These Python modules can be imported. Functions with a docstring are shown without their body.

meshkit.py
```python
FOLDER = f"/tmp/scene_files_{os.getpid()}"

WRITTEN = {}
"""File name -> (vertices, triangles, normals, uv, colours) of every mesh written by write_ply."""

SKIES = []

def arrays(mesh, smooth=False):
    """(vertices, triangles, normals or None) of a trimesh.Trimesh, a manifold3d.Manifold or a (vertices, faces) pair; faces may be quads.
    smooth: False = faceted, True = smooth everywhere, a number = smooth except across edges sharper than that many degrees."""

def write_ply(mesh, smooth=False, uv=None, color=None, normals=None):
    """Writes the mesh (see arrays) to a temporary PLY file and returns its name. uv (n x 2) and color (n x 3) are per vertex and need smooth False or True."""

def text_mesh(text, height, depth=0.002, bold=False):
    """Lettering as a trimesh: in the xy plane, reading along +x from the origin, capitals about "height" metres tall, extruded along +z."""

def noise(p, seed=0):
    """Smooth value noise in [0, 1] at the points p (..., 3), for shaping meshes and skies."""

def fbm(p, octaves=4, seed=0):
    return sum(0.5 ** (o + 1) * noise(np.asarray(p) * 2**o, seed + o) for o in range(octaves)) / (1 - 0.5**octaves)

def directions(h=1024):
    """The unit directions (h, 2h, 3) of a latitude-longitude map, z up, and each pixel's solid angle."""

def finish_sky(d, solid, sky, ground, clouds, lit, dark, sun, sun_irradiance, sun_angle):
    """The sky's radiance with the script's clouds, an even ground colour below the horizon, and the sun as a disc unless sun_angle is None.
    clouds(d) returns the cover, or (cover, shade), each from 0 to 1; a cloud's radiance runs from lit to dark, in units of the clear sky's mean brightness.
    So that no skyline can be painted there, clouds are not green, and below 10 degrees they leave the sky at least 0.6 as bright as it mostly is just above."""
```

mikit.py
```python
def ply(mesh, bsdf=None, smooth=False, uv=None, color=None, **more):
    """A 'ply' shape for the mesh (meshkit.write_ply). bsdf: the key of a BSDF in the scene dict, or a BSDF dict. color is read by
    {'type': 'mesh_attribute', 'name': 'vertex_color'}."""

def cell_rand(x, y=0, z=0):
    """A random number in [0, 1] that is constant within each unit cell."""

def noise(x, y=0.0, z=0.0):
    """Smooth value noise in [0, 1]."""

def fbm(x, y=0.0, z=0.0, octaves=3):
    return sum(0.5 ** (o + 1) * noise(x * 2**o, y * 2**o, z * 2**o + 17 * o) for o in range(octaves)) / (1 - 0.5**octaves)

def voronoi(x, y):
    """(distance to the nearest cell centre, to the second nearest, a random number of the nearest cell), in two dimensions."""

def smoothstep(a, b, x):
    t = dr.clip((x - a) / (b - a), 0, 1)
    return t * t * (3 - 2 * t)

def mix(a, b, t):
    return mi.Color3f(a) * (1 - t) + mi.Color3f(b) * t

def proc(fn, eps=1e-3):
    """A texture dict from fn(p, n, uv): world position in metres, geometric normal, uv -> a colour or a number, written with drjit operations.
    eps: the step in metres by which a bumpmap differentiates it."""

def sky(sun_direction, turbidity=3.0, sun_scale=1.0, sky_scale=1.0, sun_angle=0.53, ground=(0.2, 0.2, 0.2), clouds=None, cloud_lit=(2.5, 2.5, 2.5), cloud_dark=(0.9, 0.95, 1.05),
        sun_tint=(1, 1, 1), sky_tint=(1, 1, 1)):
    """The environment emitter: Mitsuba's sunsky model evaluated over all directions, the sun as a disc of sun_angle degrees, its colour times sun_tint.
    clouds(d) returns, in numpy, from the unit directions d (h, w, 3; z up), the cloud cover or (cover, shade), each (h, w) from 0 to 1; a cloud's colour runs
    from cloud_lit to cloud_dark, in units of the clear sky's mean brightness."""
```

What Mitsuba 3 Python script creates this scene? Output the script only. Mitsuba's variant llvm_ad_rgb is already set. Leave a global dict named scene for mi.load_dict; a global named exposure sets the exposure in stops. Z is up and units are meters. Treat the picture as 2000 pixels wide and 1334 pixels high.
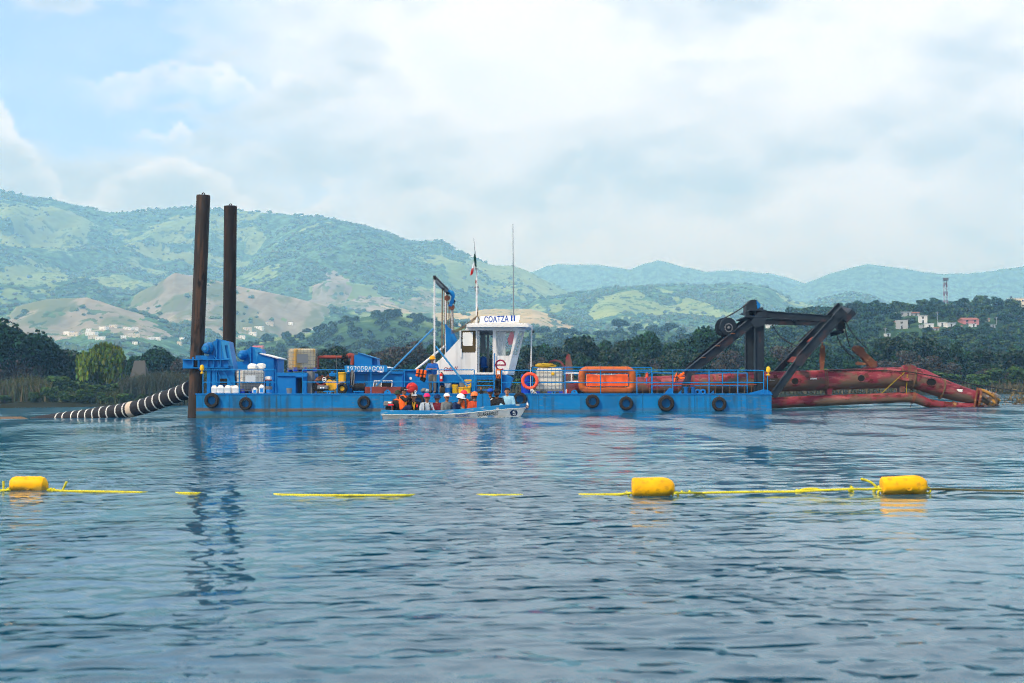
import math, random
import numpy as np, trimesh, mitsuba as mi, drjit as dr, mikit, meshkit
import manifold3d as m3
from shapely.geometry import Polygon, LineString
from shapely import affinity
from mikit import proc, noise, fbm, mix, smoothstep

T = mi.ScalarTransform4f
scene, labels = {'type': 'scene'}, {}
rng = np.random.default_rng(7)

# ---------------------------------------------------------------- camera, sky, exposure
FOC, H_EYE, ROLL = 2778.0, 0.82, 0.0135           # focal length in photo pixels (2000 wide), eye height, roll
PITCH = math.atan(107.0 / FOC)
FWD = np.array([0, math.cos(PITCH), math.sin(PITCH)])
_up = np.array([math.sin(ROLL), 0, math.cos(ROLL)])
RGT = np.cross(FWD, _up); RGT /= np.linalg.norm(RGT)
UPV = np.cross(RGT, FWD)
EYE = np.array([0, 0, H_EYE])
HAZE = [0.000135, 0.000200, 0.000265]
scene['air'] = {'type': 'homogeneous', 'albedo': {'type': 'rgb', 'value': [.62, .87, 1.0]}, 'sigma_t': {'type': 'rgb', 'value': HAZE}}
scene['camera'] = {'type': 'thinlens', 'fov': math.degrees(2 * math.atan(1000 / FOC)), 'fov_axis': 'x',
                   'aperture_radius': 0.005, 'focus_distance': 66.0, 'near_clip': 0.5, 'far_clip': 40000.0,
                   'to_world': T().look_at(origin=EYE.tolist(), target=(EYE + FWD).tolist(), up=_up.tolist()),
                   'medium': {'type': 'ref', 'id': 'air'}}
exposure = 2.85


def cloud_map(d):
    az = np.degrees(np.arctan2(d[..., 0], d[..., 1])); el = np.degrees(np.arcsin(np.clip(d[..., 2], -1, 1)))
    q = d[..., :2] / (0.22 + d[..., 2:3])                                                   # a layer overhead, drawn out towards the horizon
    q = np.concatenate([q, 0 * q[..., :1]], -1)
    w = np.stack([meshkit.fbm(q * 2.1 + 5, 4, 51), meshkit.fbm(q * 2.1 + 17, 4, 52), 0 * az], -1) - .5
    n1 = meshkit.fbm(q * 1.3 + .5 * w + 11.3, 6, 3); n2 = meshkit.fbm(d * [7, 7, 15] + .6 * w + 3.1, 7, 9); n3 = meshkit.fbm(d * [20, 20, 40] + 1.2 * w + 40.1, 6, 21)
    g = lambda a, e, sa, se: np.exp(-((az - a) / sa) ** 2 - ((el - e) / se) ** 2)
    # broken overcast: openings of blue high on the left and overhead, a cumulus bank at the left, one bright sunlit patch
    gap = 1.45 * g(-16.2, 12.0, 4.8, 2.9) + 1.0 * g(-18, 16.0, 6, 2.2) + .7 * g(-13, 10.2, 3, 2.2) + .65 * g(-9.4, 8.6, 2.6, 1.4) + .5 * g(-26, 13, 4, 5)
    gap = gap + smoothstep_np(.43, .56, n1) * smoothstep_np(16.5, 25, el) * .9
    edge = smoothstep_np(.50, .66, n2 * .70 + n3 * .40)
    cover = np.clip(1.0 - gap * (1.15 - 1.0 * edge) + .25 * (n3 - .5) - .25 * smoothstep_np(.52, .66, 1 - n2) * smoothstep_np(4, -8, az), 0.22, 1)
    top = 7.6 + 1.1 * np.sin(az * .9 + 1) + 7 * (n2 - .5) + 4.0 * (n3 - .5) + np.clip((-17.5 - az) * 1.5, 0, 4)   # height of the cumulus tops
    bank = smoothstep_np(.0, .35, top - el) * smoothstep_np(-4, -8, az)
    cover = np.maximum(cover, bank)
    n4 = 1 - np.abs(2 * meshkit.fbm(d * [34, 34, 60] + 1.5 * w + 70.2, 5, 33) - 1)                 # billows
    shade = .47 + 1.35 * (n1 - .5) * smoothstep_np(3, 9, el) + 1.5 * (n2 - .5) + 1.9 * (n3 - .5) - .55 * (n4 - .8)
    shade = shade - 1.05 * g(-.6, 13.8, 3.6, 3.8) - .45 * g(-7, 15.5, 5, 3.5) - .42 * g(13.5, 12.6, 3.6, 2.2) - .22 * g(4, 6.6, 9, 1.2)
    shade = shade + .30 * g(4.5, 9.4, 8, 1.6) + .26 * g(15.5, 9.2, 5, 1.2) + .22 * g(8, 15, 4, 2) + .2 * g(-18, 5.2, 6, 1.6)
    shade = shade - .95 * bank * np.exp(-np.maximum(top - el, 0) / .9) * smoothstep_np(.40, .55, n3 + .04) + .12 * bank
    # heaped cumulus tops one behind the other, sunlit along their upper edge, low in the sky
    for k, (h0, am, lo, hi) in enumerate(((12.2, 1.0, -17, -6), (10.2, 1.4, -15, -3), (8.2, 1.6, -11, 6), (6.6, 1.4, -9, 20), (5.0, 1.2, -2, 22))):
        m1 = meshkit.fbm(np.stack([az * .30, el * .16 + 9 * k, 0 * az], -1), 3, 80 + k); m2 = meshkit.fbm(np.stack([az * 1.1, el * 1.3, 0 * az + 5 * k], -1) + .8 * w, 5, 90 + k)
        tk = h0 + am * 5 * (m1 - .5) + 3.2 * (m2 - .5); a = smoothstep_np(.0, .30, tk - el) * smoothstep_np(lo - 2, lo + 2, az) * smoothstep_np(hi + 3, hi - 3, az) * smoothstep_np(.40, .56, m1 + .06)
        fade = np.exp(-np.maximum(tk - el, 0) / 1.1); soft = np.where(az > 4, .5, 1.0)
        shade = shade - soft * a * fade * (.30 + .9 * (m2 - .40)); cover = np.maximum(cover, np.minimum(1, 1.2 * a * fade))
    return cover, np.clip(shade, 0, 1)


def smoothstep_np(a, b, x):
    t = np.clip((x - a) / (b - a), 0, 1)
    return t * t * (3 - 2 * t)


SUN = np.array([-0.55, -0.55, 0.78])
scene['sky'] = mikit.sky(SUN.tolist(), turbidity=3, sun_scale=0.50, sky_scale=1.0, sun_angle=11, clouds=cloud_map,
                         cloud_lit=(2.00, 2.08, 2.18), cloud_dark=(1.08, 1.30, 1.53), sky_tint=(.82, .90, 1.06), sun_tint=(.96, 1, 1))

# ---------------------------------------------------------------- helpers
def ray(px, py):
    d = FWD + (px - 1000) / FOC * RGT - (py - 667) / FOC * UPV
    return d


def at_depth(px, py, depth):
    """The point seen at a photo pixel, DEPTH metres forward (along +y)."""
    d = ray(px, py)
    return EYE + d * (depth / d[1])


def on_water(px, py, z=0.0):
    d = ray(px, py)
    return EYE + d * ((z - H_EYE) / d[2])


def numbered(key):
    if key not in scene and key not in _roots:
        return key
    i = 1
    while f'{key}_{i:03d}' in scene or f'{key}_{i:03d}' in _roots:
        i += 1
    return f'{key}_{i:03d}'


_roots = set()


def thing(name, label, cat, group=None):
    key = numbered(name); _roots.add(key)
    labels[key] = {'label': label, 'category': cat}
    if group:
        labels[key]['group'] = group
    return key


def put(name, mesh, bsdf, parent=None, smooth=False, label=None, M=None, **kw):
    key = numbered((parent + '__' if parent else '') + name)
    if isinstance(mesh, (list, tuple)):
        mesh = cat(mesh)
    if M is not None:
        mesh = mesh.copy(); mesh.apply_transform(M)
    scene[key] = mikit.ply(mesh, bsdf, smooth, **kw)
    if label:
        labels[key] = {'label': label}
    return key


def tag(key, label, cat, group=None, kind=None):
    labels[key] = {'label': label, 'category': cat}
    if group: labels[key]['group'] = group
    if kind: labels[key]['kind'] = kind
    return key


def cat(ms):
    return trimesh.util.concatenate([m for m in ms if m is not None and len(m.faces)])


def tm(man):
    m = man.to_mesh()
    return trimesh.Trimesh(m.vert_properties[:, :3], m.tri_verts, process=False)


def man(mesh):
    return m3.Manifold(m3.Mesh(np.asarray(mesh.vertices, np.float32), np.asarray(mesh.faces, np.uint32)))


def box(x0, x1, y0, y1, z0, z1, bevel=0.0):
    if bevel:
        b = min(bevel, .45 * min(abs(x1 - x0), abs(y1 - y0), abs(z1 - z0)))
        pts = []
        for x in (x0, x1):
            for y in (y0, y1):
                for z in (z0, z1):
                    sx, sy, sz = (b if x == x0 else -b), (b if y == y0 else -b), (b if z == z0 else -b)
                    pts += [(x, y + sy, z + sz), (x + sx, y, z + sz), (x + sx, y + sy, z)]
        return trimesh.convex.convex_hull(np.array(pts))
    m = trimesh.creation.box((x1 - x0, y1 - y0, z1 - z0)); m.apply_translation(((x0 + x1) / 2, (y0 + y1) / 2, (z0 + z1) / 2))
    return m


def tube(pts, r, n=8, cap=True, flat=None):
    """A round bar along a polyline; r may vary per point."""
    p = np.asarray(pts, float); r = np.broadcast_to(np.asarray(r, float), (len(p),))
    t = np.gradient(p, axis=0); t /= np.linalg.norm(t, axis=1, keepdims=True) + 1e-12
    ref = np.array([0, 0, 1.0]) if abs(t[0][2]) < .9 else np.array([0, 1.0, 0])
    a = np.cross(t[0], ref); a /= np.linalg.norm(a); A = []
    for k in range(len(p)):
        a = a - t[k] * (a @ t[k]); a /= np.linalg.norm(a); A.append(a)
    A = np.array(A); B = np.cross(t, A); ang = np.arange(n) * 2 * np.pi / n + np.pi / n
    v = p[:, None] + r[:, None, None] * (np.cos(ang)[None, :, None] * A[:, None] + np.sin(ang)[None, :, None] * B[:, None])
    f = []
    for i in range(len(p) - 1):
        for j in range(n):
            k = (j + 1) % n
            f += [(i * n + j, i * n + k, (i + 1) * n + k), (i * n + j, (i + 1) * n + k, (i + 1) * n + j)]
    v = v.reshape(-1, 3)
    if cap:
        c0, c1 = len(v), len(v) + 1
        v = np.vstack([v, p[0], p[-1]])
        for j in range(n):
            k = (j + 1) % n; e = (len(p) - 1) * n
            f += [(c0, k, j), (c1, e + j, e + k)]
    return trimesh.Trimesh(v, np.array(f), process=False)


def smooth_line(pts, n=40):
    p = np.asarray(pts, float); s = np.r_[0, np.cumsum(np.linalg.norm(np.diff(p, axis=0), axis=1))]
    from scipy.interpolate import PchipInterpolator
    q = np.linspace(0, s[-1], n)
    return np.stack([PchipInterpolator(s, p[:, k])(q) for k in range(p.shape[1])], 1)


def bar(p0, p1, w, h=None, up=(0, 0, 1)):
    """A rectangular bar from p0 to p1, w across, h along up."""
    p0, p1 = np.asarray(p0, float), np.asarray(p1, float); h = h or w
    d = p1 - p0; L = np.linalg.norm(d); d /= L
    up = np.asarray(up, float)
    if abs(d @ up) > .98: up = np.array([0, 1.0, 0]) if abs(d[1]) < .9 else np.array([1.0, 0, 0])
    s = np.cross(d, up); s /= np.linalg.norm(s); u = np.cross(s, d)
    m = trimesh.creation.box((L, w, h)); Mx = np.eye(4); Mx[:3, 0], Mx[:3, 1], Mx[:3, 2], Mx[:3, 3] = d, s, u, (p0 + p1) / 2
    m.apply_transform(Mx); return m


def prism(poly, v0, v1, holes=()):
    """A plate traced in the (u, z) plane, from depth v0 to v1."""
    pg = poly if isinstance(poly, Polygon) else Polygon(poly, holes)
    if not pg.is_valid: pg = pg.buffer(0)
    m = trimesh.creation.extrude_polygon(pg, abs(v1 - v0), engine='earcut')
    x, y, z = m.vertices.T.copy()
    m.vertices = np.stack([x, min(v0, v1) + z, y], 1); m.invert()
    return m


def torus(R, r, n=36, k=12, axis=1, sx=1.0, sz=1.0):
    a, b = np.meshgrid(np.arange(n) * 2 * np.pi / n, np.arange(k) * 2 * np.pi / k, indexing='ij')
    x, z, y = (R + r * np.cos(b)) * np.cos(a) * sx, (R + r * np.cos(b)) * np.sin(a) * sz, r * np.sin(b)
    v = np.stack([x, y, z] if axis == 1 else [y, x, z] if axis == 0 else [x, z, y], -1).reshape(-1, 3)
    f = []
    for i in range(n):
        for j in range(k):
            q = [i * k + j, ((i + 1) % n) * k + j, ((i + 1) % n) * k + (j + 1) % k, i * k + (j + 1) % k]
            f += [(q[0], q[1], q[2]), (q[0], q[2], q[3])]
    m = trimesh.Trimesh(v, np.array(f), process=False); m.fix_normals(); return m


def lathe(prof, n=24, axis='z'):
    """(radius, height) profile about an axis; closed by points on it."""
    m = trimesh.creation.revolve(np.array(prof, float), sections=n)
    if axis == 'y': m.vertices = np.stack([m.vertices[:, 0], m.vertices[:, 2], -m.vertices[:, 1]], 1)
    if axis == 'x': m.vertices = np.stack([m.vertices[:, 2], m.vertices[:, 0], m.vertices[:, 1]], 1)
    return m


def moved(m, t=(0, 0, 0), s=None, rz=0, ry=0, rx=0):
    m = m.copy()
    if s is not None: m.apply_transform(np.diag([*np.broadcast_to(s, 3), 1.0]))
    for ang, ax in ((rx, [1, 0, 0]), (ry, [0, 1, 0]), (rz, [0, 0, 1])):
        if ang: m.apply_transform(trimesh.transformations.rotation_matrix(ang, ax))
    m.apply_translation(t); return m


def ball(r=1.0, sub=2, s=(1, 1, 1), t=(0, 0, 0)):
    return moved(trimesh.creation.icosphere(sub, r), t, s)


def text_uz(text, height, depth=.01, bold=False, fit=None, skew=0.0):
    """Lettering standing in the (u, z) plane, facing the viewer (-v), from the origin."""
    m = meshkit.text_mesh(text, height, depth, bold)
    v = m.vertices.copy()
    if fit: v[:, 0] *= fit / (v[:, 0].max() - v[:, 0].min())
    m.vertices = np.stack([v[:, 0] + skew * v[:, 1], -v[:, 2], v[:, 1]], 1)
    return m


# ---------------------------------------------------------------- materials
def plain(key, col, rough=.6, spec=.18, **kw):
    scene[key] = {'type': 'twosided', 'b': {'type': 'principled', 'base_color': col if isinstance(col, dict) else {'type': 'rgb', 'value': list(col)}, 'roughness': rough, 'specular': spec, **kw}}
    return key
# ---------------------------------------------------------------- water
def build_water():
    y = np.r_[-60, -30, -14, -6, -2, 0, 1.5, 2.5, 3.2 * (330 / 3.2) ** (np.arange(990) / 989)]; R, C = len(y), 490
    k = np.linspace(-1, 1, C)[None]; core = np.abs(k) <= .82; yy = np.maximum(y, 3.0)[:, None]
    X = np.where(core, k / .82 * .43 * yy, np.sign(k) * (.43 * yy + (np.abs(k) - .82) / .18 * (.22 * yy + 26) * ((np.abs(k) - .82) / .18) ** .6))
    Y = np.broadcast_to(y[:, None], X.shape); sp = np.maximum(np.abs(np.gradient(y))[:, None], np.abs(np.gradient(X, axis=1)))
    r = np.random.default_rng(5); Z = np.zeros_like(X); Dx = np.zeros_like(X); Dy = np.zeros_like(X)
    # patches of wind: where it blows the ripples are steeper
    gust = .55 + .9 * meshkit.fbm(np.stack([X * .05, Y * .035, 0 * X], -1), 3, 4)
    gust2 = .6 + .8 * meshkit.fbm(np.stack([X * .22, Y * .16, 0 * X + 5], -1), 3, 8)
    for k in range(60):
        lam = 0.10 * (1.8 / 0.10) ** (k / 59) * r.uniform(.93, 1.07)
        th = r.normal(math.radians(-96), math.radians(52 if lam < .5 else 34 if lam < 1.2 else 24)); kx, ky = math.cos(th), math.sin(th)
        slope = .0105 * (1.28 if lam < .45 else .55)
        amp = slope * lam / (2 * math.pi)
        w = np.clip(lam / (2.6 * sp) - .6, 0, 1)
        ph = 2 * math.pi / lam * (kx * X + ky * Y) + r.uniform(0, 7) + 1.3 * meshkit.noise(np.stack([X * .4 / max(lam, .4), Y * .4 / max(lam, .4), 0 * X + k], -1), k)
        g = gust2 * gust if lam < 1 else gust
        sn = np.sin(ph); Z += amp * w * g * ((np.exp(1.3 * (sn - 1)) - .38) * 1.75 if lam < .8 else sn); c = 1.0 * amp * w * g * np.cos(ph); Dx += kx * c; Dy += ky * c
    v = np.stack([X + Dx, Y + Dy, Z], -1).reshape(-1, 3)
    i, j = np.meshgrid(np.arange(R - 1), np.arange(C - 1), indexing='ij'); q = i * C + j
    f = np.vstack([np.stack([q, q + 1, q + C + 1], -1).reshape(-1, 3), np.stack([q, q + C + 1, q + C], -1).reshape(-1, 3)])
    return trimesh.Trimesh(v, f, process=False)


def ripple(p, n, uv):
    x, y = p.x + .25 * noise(p.x * 1.3, p.y * 1.3, 4.0), p.y + .25 * noise(p.x * 1.1, p.y * 1.7, 9.0)
    r = lambda a, b, o: 1 - dr.abs(2 * noise(x * a + y * .3, y * b - x * .35, o) - 1)
    h = r(3.0, 4.4, 0.0) + .50 * r(6.6, 9.0, 3.0) + .22 * noise(x * 15.0, y * 19.0, 9.0)
    return h * (.25 + 1.2 * smoothstep(.25, .75, fbm(p.x * .16, p.y * .10, 2.0, 2))) * (.15 + 1.9 * smoothstep(.30, .70, noise(p.x * .85 + .4 * noise(p.x * .3, p.y * .3), p.y * .26, 5.0)))


scene['water_surface'] = {'type': 'bumpmap', 'scale': 0.0054, 't': proc(ripple, eps=.012),
                          'b': {'type': 'principled', 'base_color': {'type': 'rgb', 'value': [.002, .052, .098]}, 'roughness': .045, 'eta': 1.333, 'spec_trans': 0.0}}
put('water', build_water(), 'water_surface', smooth=True)
labels['water'] = {'label': 'rippled blue grey lake water', 'kind': 'structure'}

# ---------------------------------------------------------------- terrain: hills as ridges with their own distance
RIDGES = [  # crest as (photo x, photo y), distance, where its front slope starts, back depth, exponent of the front slope
    ('far', [(700, 560), (900, 548), (1040, 531), (1065, 520), (1090, 515), (1180, 518), (1230, 526), (1260, 513), (1285, 508), (1310, 513), (1340, 522), (1375, 530), (1440, 527), (1520, 540), (1572, 562), (1700, 590), (2200, 640)], 7800, 5400, 2200, 1.1),
    ('far2', [(1300, 580), (1376, 531), (1440, 528), (1500, 533), (1540, 541), (1572, 553), (1640, 580), (1800, 600)], 9300, 7000, 1800, 1.1),
    ('far3', [(1480, 590), (1572, 553), (1620, 534), (1660, 524), (1695, 516), (1720, 518), (1760, 523), (1835, 534), (1870, 533), (1900, 533), (1960, 525), (2010, 518), (2200, 505), (2500, 540)], 6900, 5000, 2000, 1.1),
    ('main', [(-600, 420), (-300, 380), (-120, 362), (0, 372), (60, 383), (120, 393), (180, 407), (215, 415), (260, 413), (310, 409), (380, 405), (460, 410), (550, 417), (620, 422), (660, 430), (740, 452), (800, 470), (845, 470), (862, 470), (885, 485), (930, 506), (960, 517), (1000, 518), (1030, 529), (1080, 554), (1120, 576), (1150, 588), (1250, 640), (1400, 700)], 4800, 2300, 2500, .85),
    ('spur', [(-300, 560), (-100, 545), (60, 560), (100, 551), (150, 544), (190, 549), (215, 572), (240, 600), (280, 600), (330, 580), (420, 590), (520, 620)], 3100, 2300, 500, .8),
    ('spur2', [(560, 600), (600, 562), (640, 546), (700, 552), (740, 558), (780, 572), (820, 597), (850, 612)], 3500, 2900, 500, .8),
    ('mid', [(900, 640), (1000, 604), (1100, 577), (1180, 563), (1250, 559), (1330, 557), (1450, 553), (1500, 562), (1550, 587), (1580, 592), (1620, 580), (1660, 573), (1700, 579), (1740, 600), (1900, 612), (2300, 640)], 4000, 1300, 1500, .9),
    ('brown', [(-300, 590), (-100, 605), (10, 602), (90, 584), (170, 581), (220, 596), (280, 614), (330, 632), (400, 650), (480, 668)], 2300, 1500, 420, .75),
    ('brown2', [(120, 640), (230, 592), (300, 556), (340, 533), (380, 537), (460, 557), (540, 573), (600, 587), (650, 602), (760, 612), (900, 612), (950, 603), (1040, 603), (1100, 622), (1180, 645)], 2650, 1700, 450, .8),
    ('knoll', [(200, 730), (380, 700), (480, 676), (560, 656), (620, 648), (690, 622), (750, 613), (800, 621), (850, 632), (900, 640), (1000, 648), (1060, 648), (1100, 650), (1180, 655), (1250, 645), (1300, 648), (1360, 656), (1500, 660), (1650, 700)], 1450, 600, 350, .9),
    ('town_hill', [(1250, 690), (1420, 655), (1500, 628), (1560, 615), (1640, 606), (1700, 608), (1760, 611), (1840, 603), (1920, 598), (2000, 602), (2150, 600), (2400, 640)], 880, 380, 260, .9)]
_rd = []
for nm, pts, D, y0, back, ex in RIDGES:
    P = np.array([at_depth(px, py, D) for px, py in pts])
    _rd.append((nm, P[:, 0] / P[:, 1], P[:, 2], D, y0, back, ex))


def shore_y(x):
    return 252 + .10 * np.clip(x, -60, 120) + 5 * np.sin(x * .043 + 1) + 3 * np.sin(x * .11)


def terrain_z(x, y, rough=True):
    x, y = np.broadcast_arrays(np.asarray(x, float), np.asarray(y, float)); t = x / np.maximum(y, 1)
    s = y - shore_y(x)
    z = np.where(s > 0, 1.3 * (1 - np.exp(-np.maximum(s, 0) / 2.5)) + .006 * np.maximum(s, 0), np.maximum(s, -40) * .25)
    base = np.clip((y - 300) / 900, 0, 1) * 6 + np.clip((y - 1000) / 3000, 0, 1) * 30
    z = z + np.where(s > 0, base, 0)
    for nm, tt, zz, D, y0, back, ex in _rd:
        wob = 1 + .10 * (meshkit.fbm(np.stack([t * 9 + hash_(nm), y * 0 + .5, y * 0], -1), 3, 2) - .5)
        crest = np.interp(t, tt, zz, left=-60, right=-60) 
        Dw = D * wob; a = np.clip((y - y0) / (Dw - y0), 0, 1); b = np.clip((y - Dw) / back, 0, 1)
        sh = np.where(y <= Dw, a ** (1.3 * ex) * (1 - .12 * np.sin(a * math.pi)), 1 - smoothstep_np(0, 1, b) * .8)
        # gullies and spurs that run down the front slope
        if rough:
            gl = meshkit.fbm(np.stack([x / (.075 * D) + 5 * hash_(nm), y / (.22 * D), 0 * x], -1), 4, 31) - .5
            sh = sh * (1 + .55 * gl * np.minimum(1, 4 * (1 - a)) * a * (y <= Dw) * 2.0)
        z = np.maximum(z, np.where(y > y0, crest * Dw / D * sh, -99))
    if rough:
        z = z + np.where(s > 60, (meshkit.fbm(np.stack([x / 60, y / 60, 0 * x], -1), 3, 77) - .5) * np.clip(y / 900, 0, 6), 0)
    return z


def hash_(s):
    return (sum(ord(c) * (i + 3) for i, c in enumerate(s)) % 97) / 9.7


def hit_terrain(px, py, y0=256.0, y1=11000.0):
    d = ray(px, py); ys = y0 * (y1 / y0) ** (np.arange(900) / 899)
    P = EYE + d[None] * (ys / d[1])[:, None]
    g = terrain_z(P[:, 0], P[:, 1]) >= P[:, 2]
    k = int(np.argmax(g)) if g.any() else len(ys) - 1
    lo, hi = ys[max(k - 1, 0)], ys[k]
    for _ in range(14):
        m = (lo + hi) / 2; Q = EYE + d * (m / d[1])
        if terrain_z(Q[0], Q[1]) >= Q[2]: hi = m
        else: lo = m
    return EYE + d * (hi / d[1])


def hit_near(px, py, y0, ymax):
    """As hit_terrain, sliding down the picture until the ground found is nearer than ymax."""
    for k in range(40):
        g = hit_terrain(px, py + k * .7, y0)
        if g[1] < ymax: return g
    return g


NA, NR = 600, 540
_y = 236.0 * (11200 / 236.0) ** (np.linspace(0, 1, NR) ** 1.0); _t = np.linspace(-.60, .60, NA)
YY, TT = np.meshgrid(_y, _t, indexing='ij'); XX = TT * YY
ZZ = terrain_z(XX, YY)

# open fields on the hills, where they lie (centre and size taken from what is seen), as (px, py, rx, ry, kind)
GRASS, DRY, TAN = 1, 2, 3
FIELDS = [(80, 480, 60, 16, 1), (105, 470, 40, 30, 1), (330, 470, 70, 12, 1), (300, 490, 60, 14, 1), (250, 550, 40, 9, 1), (60, 545, 60, 16, 1), (420, 510, 60, 12, 1), (360, 500, 50, 10, 1),
          (110, 412, 30, 9, 1), (60, 420, 40, 14, 1), (500, 470, 22, 22, 1), (690, 575, 75, 24, 1), (760, 590, 50, 10, 1), (640, 560, 30, 18, 1),
          (980, 530, 60, 16, 1), (1030, 545, 60, 16, 1), (950, 560, 70, 14, 1), (1060, 570, 60, 12, 1), (900, 520, 26, 14, 1), (1090, 578, 40, 10, 1),
          (1230, 573, 34, 8, 1), (1292, 566, 16, 8, 1), (1190, 585, 24, 7, 1), (1240, 600, 70, 14, 1), (1330, 605, 70, 12, 1), (1390, 615, 40, 10, 1), (1180, 605, 30, 12, 1), (1560, 596, 40, 5, 1),
          (110, 602, 120, 26, 2), (20, 625, 60, 30, 2), (180, 625, 90, 26, 2), (270, 640, 60, 18, 2), (360, 540, 60, 16, 2), (450, 560, 60, 22, 2), (520, 590, 80, 24, 2), (600, 600, 50, 14, 2), (500, 620, 90, 22, 2), (560, 640, 90, 12, 2), (440, 630, 60, 24, 2), (300, 560, 40, 20, 2), (390, 600, 60, 20, 2), (340, 620, 60, 16, 2),
          (640, 595, 40, 6, 2), (720, 605, 60, 5, 2), (820, 607, 50, 6, 2), (560, 580, 40, 10, 2),
          (980, 608, 70, 9, 3), (1040, 618, 60, 12, 3), (920, 612, 40, 10, 3), (1090, 632, 40, 8, 3), (780, 606, 40, 5, 3), (880, 620, 40, 7, 3)]
FW = []
for (cx, cy, rx, ry, kd) in FIELDS:
    c = hit_terrain(cx, cy, 1000); lo = hit_terrain(cx, cy + ry, 1000); hi = hit_terrain(cx, cy - ry, 1000)
    FW.append((c[0], c[1], rx / FOC * c[1], max(abs(lo[1] - c[1]), abs(hi[1] - c[1]) * .6, 25.0), kd))
    FW[-1] = FW[-1][:3] + (min(FW[-1][3], 330.0), kd)


def cover_of(x, y):
    """0 where the hills are wooded, else the kind of field, with ragged edges."""
    n = meshkit.fbm(np.stack([x / 160, y / 160, 0 * x], -1), 4, 5) - .5; n2 = meshkit.fbm(np.stack([x / 45, y / 45, 0 * x], -1), 3, 15) - .5
    out = np.zeros(np.shape(x), int)
    for (cx, cy, rx, ry, kd) in FW:
        q = np.hypot((x - cx) / rx, (y - cy) / ry) + 1.1 * n + .7 * n2
        out[(q < .95) & (y > 1550)] = kd
    return out


COV = cover_of(XX, YY)
nA = meshkit.fbm(np.stack([XX / 220, YY / 220, 0 * XX], -1), 5, 61)
open_ = smoothstep_np(.54, .72, nA) * (COV == 0) * (YY > 1400) * (YY < 5300) * .7
# what grows where: u = wood 0 to grass 1, v = green 0, dry 1, tan 2
GU = np.where(COV == 0, open_, 1.0); GV = np.where(COV == 2, 1.0, np.where(COV == 3, 2.0, 0.0))


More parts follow.
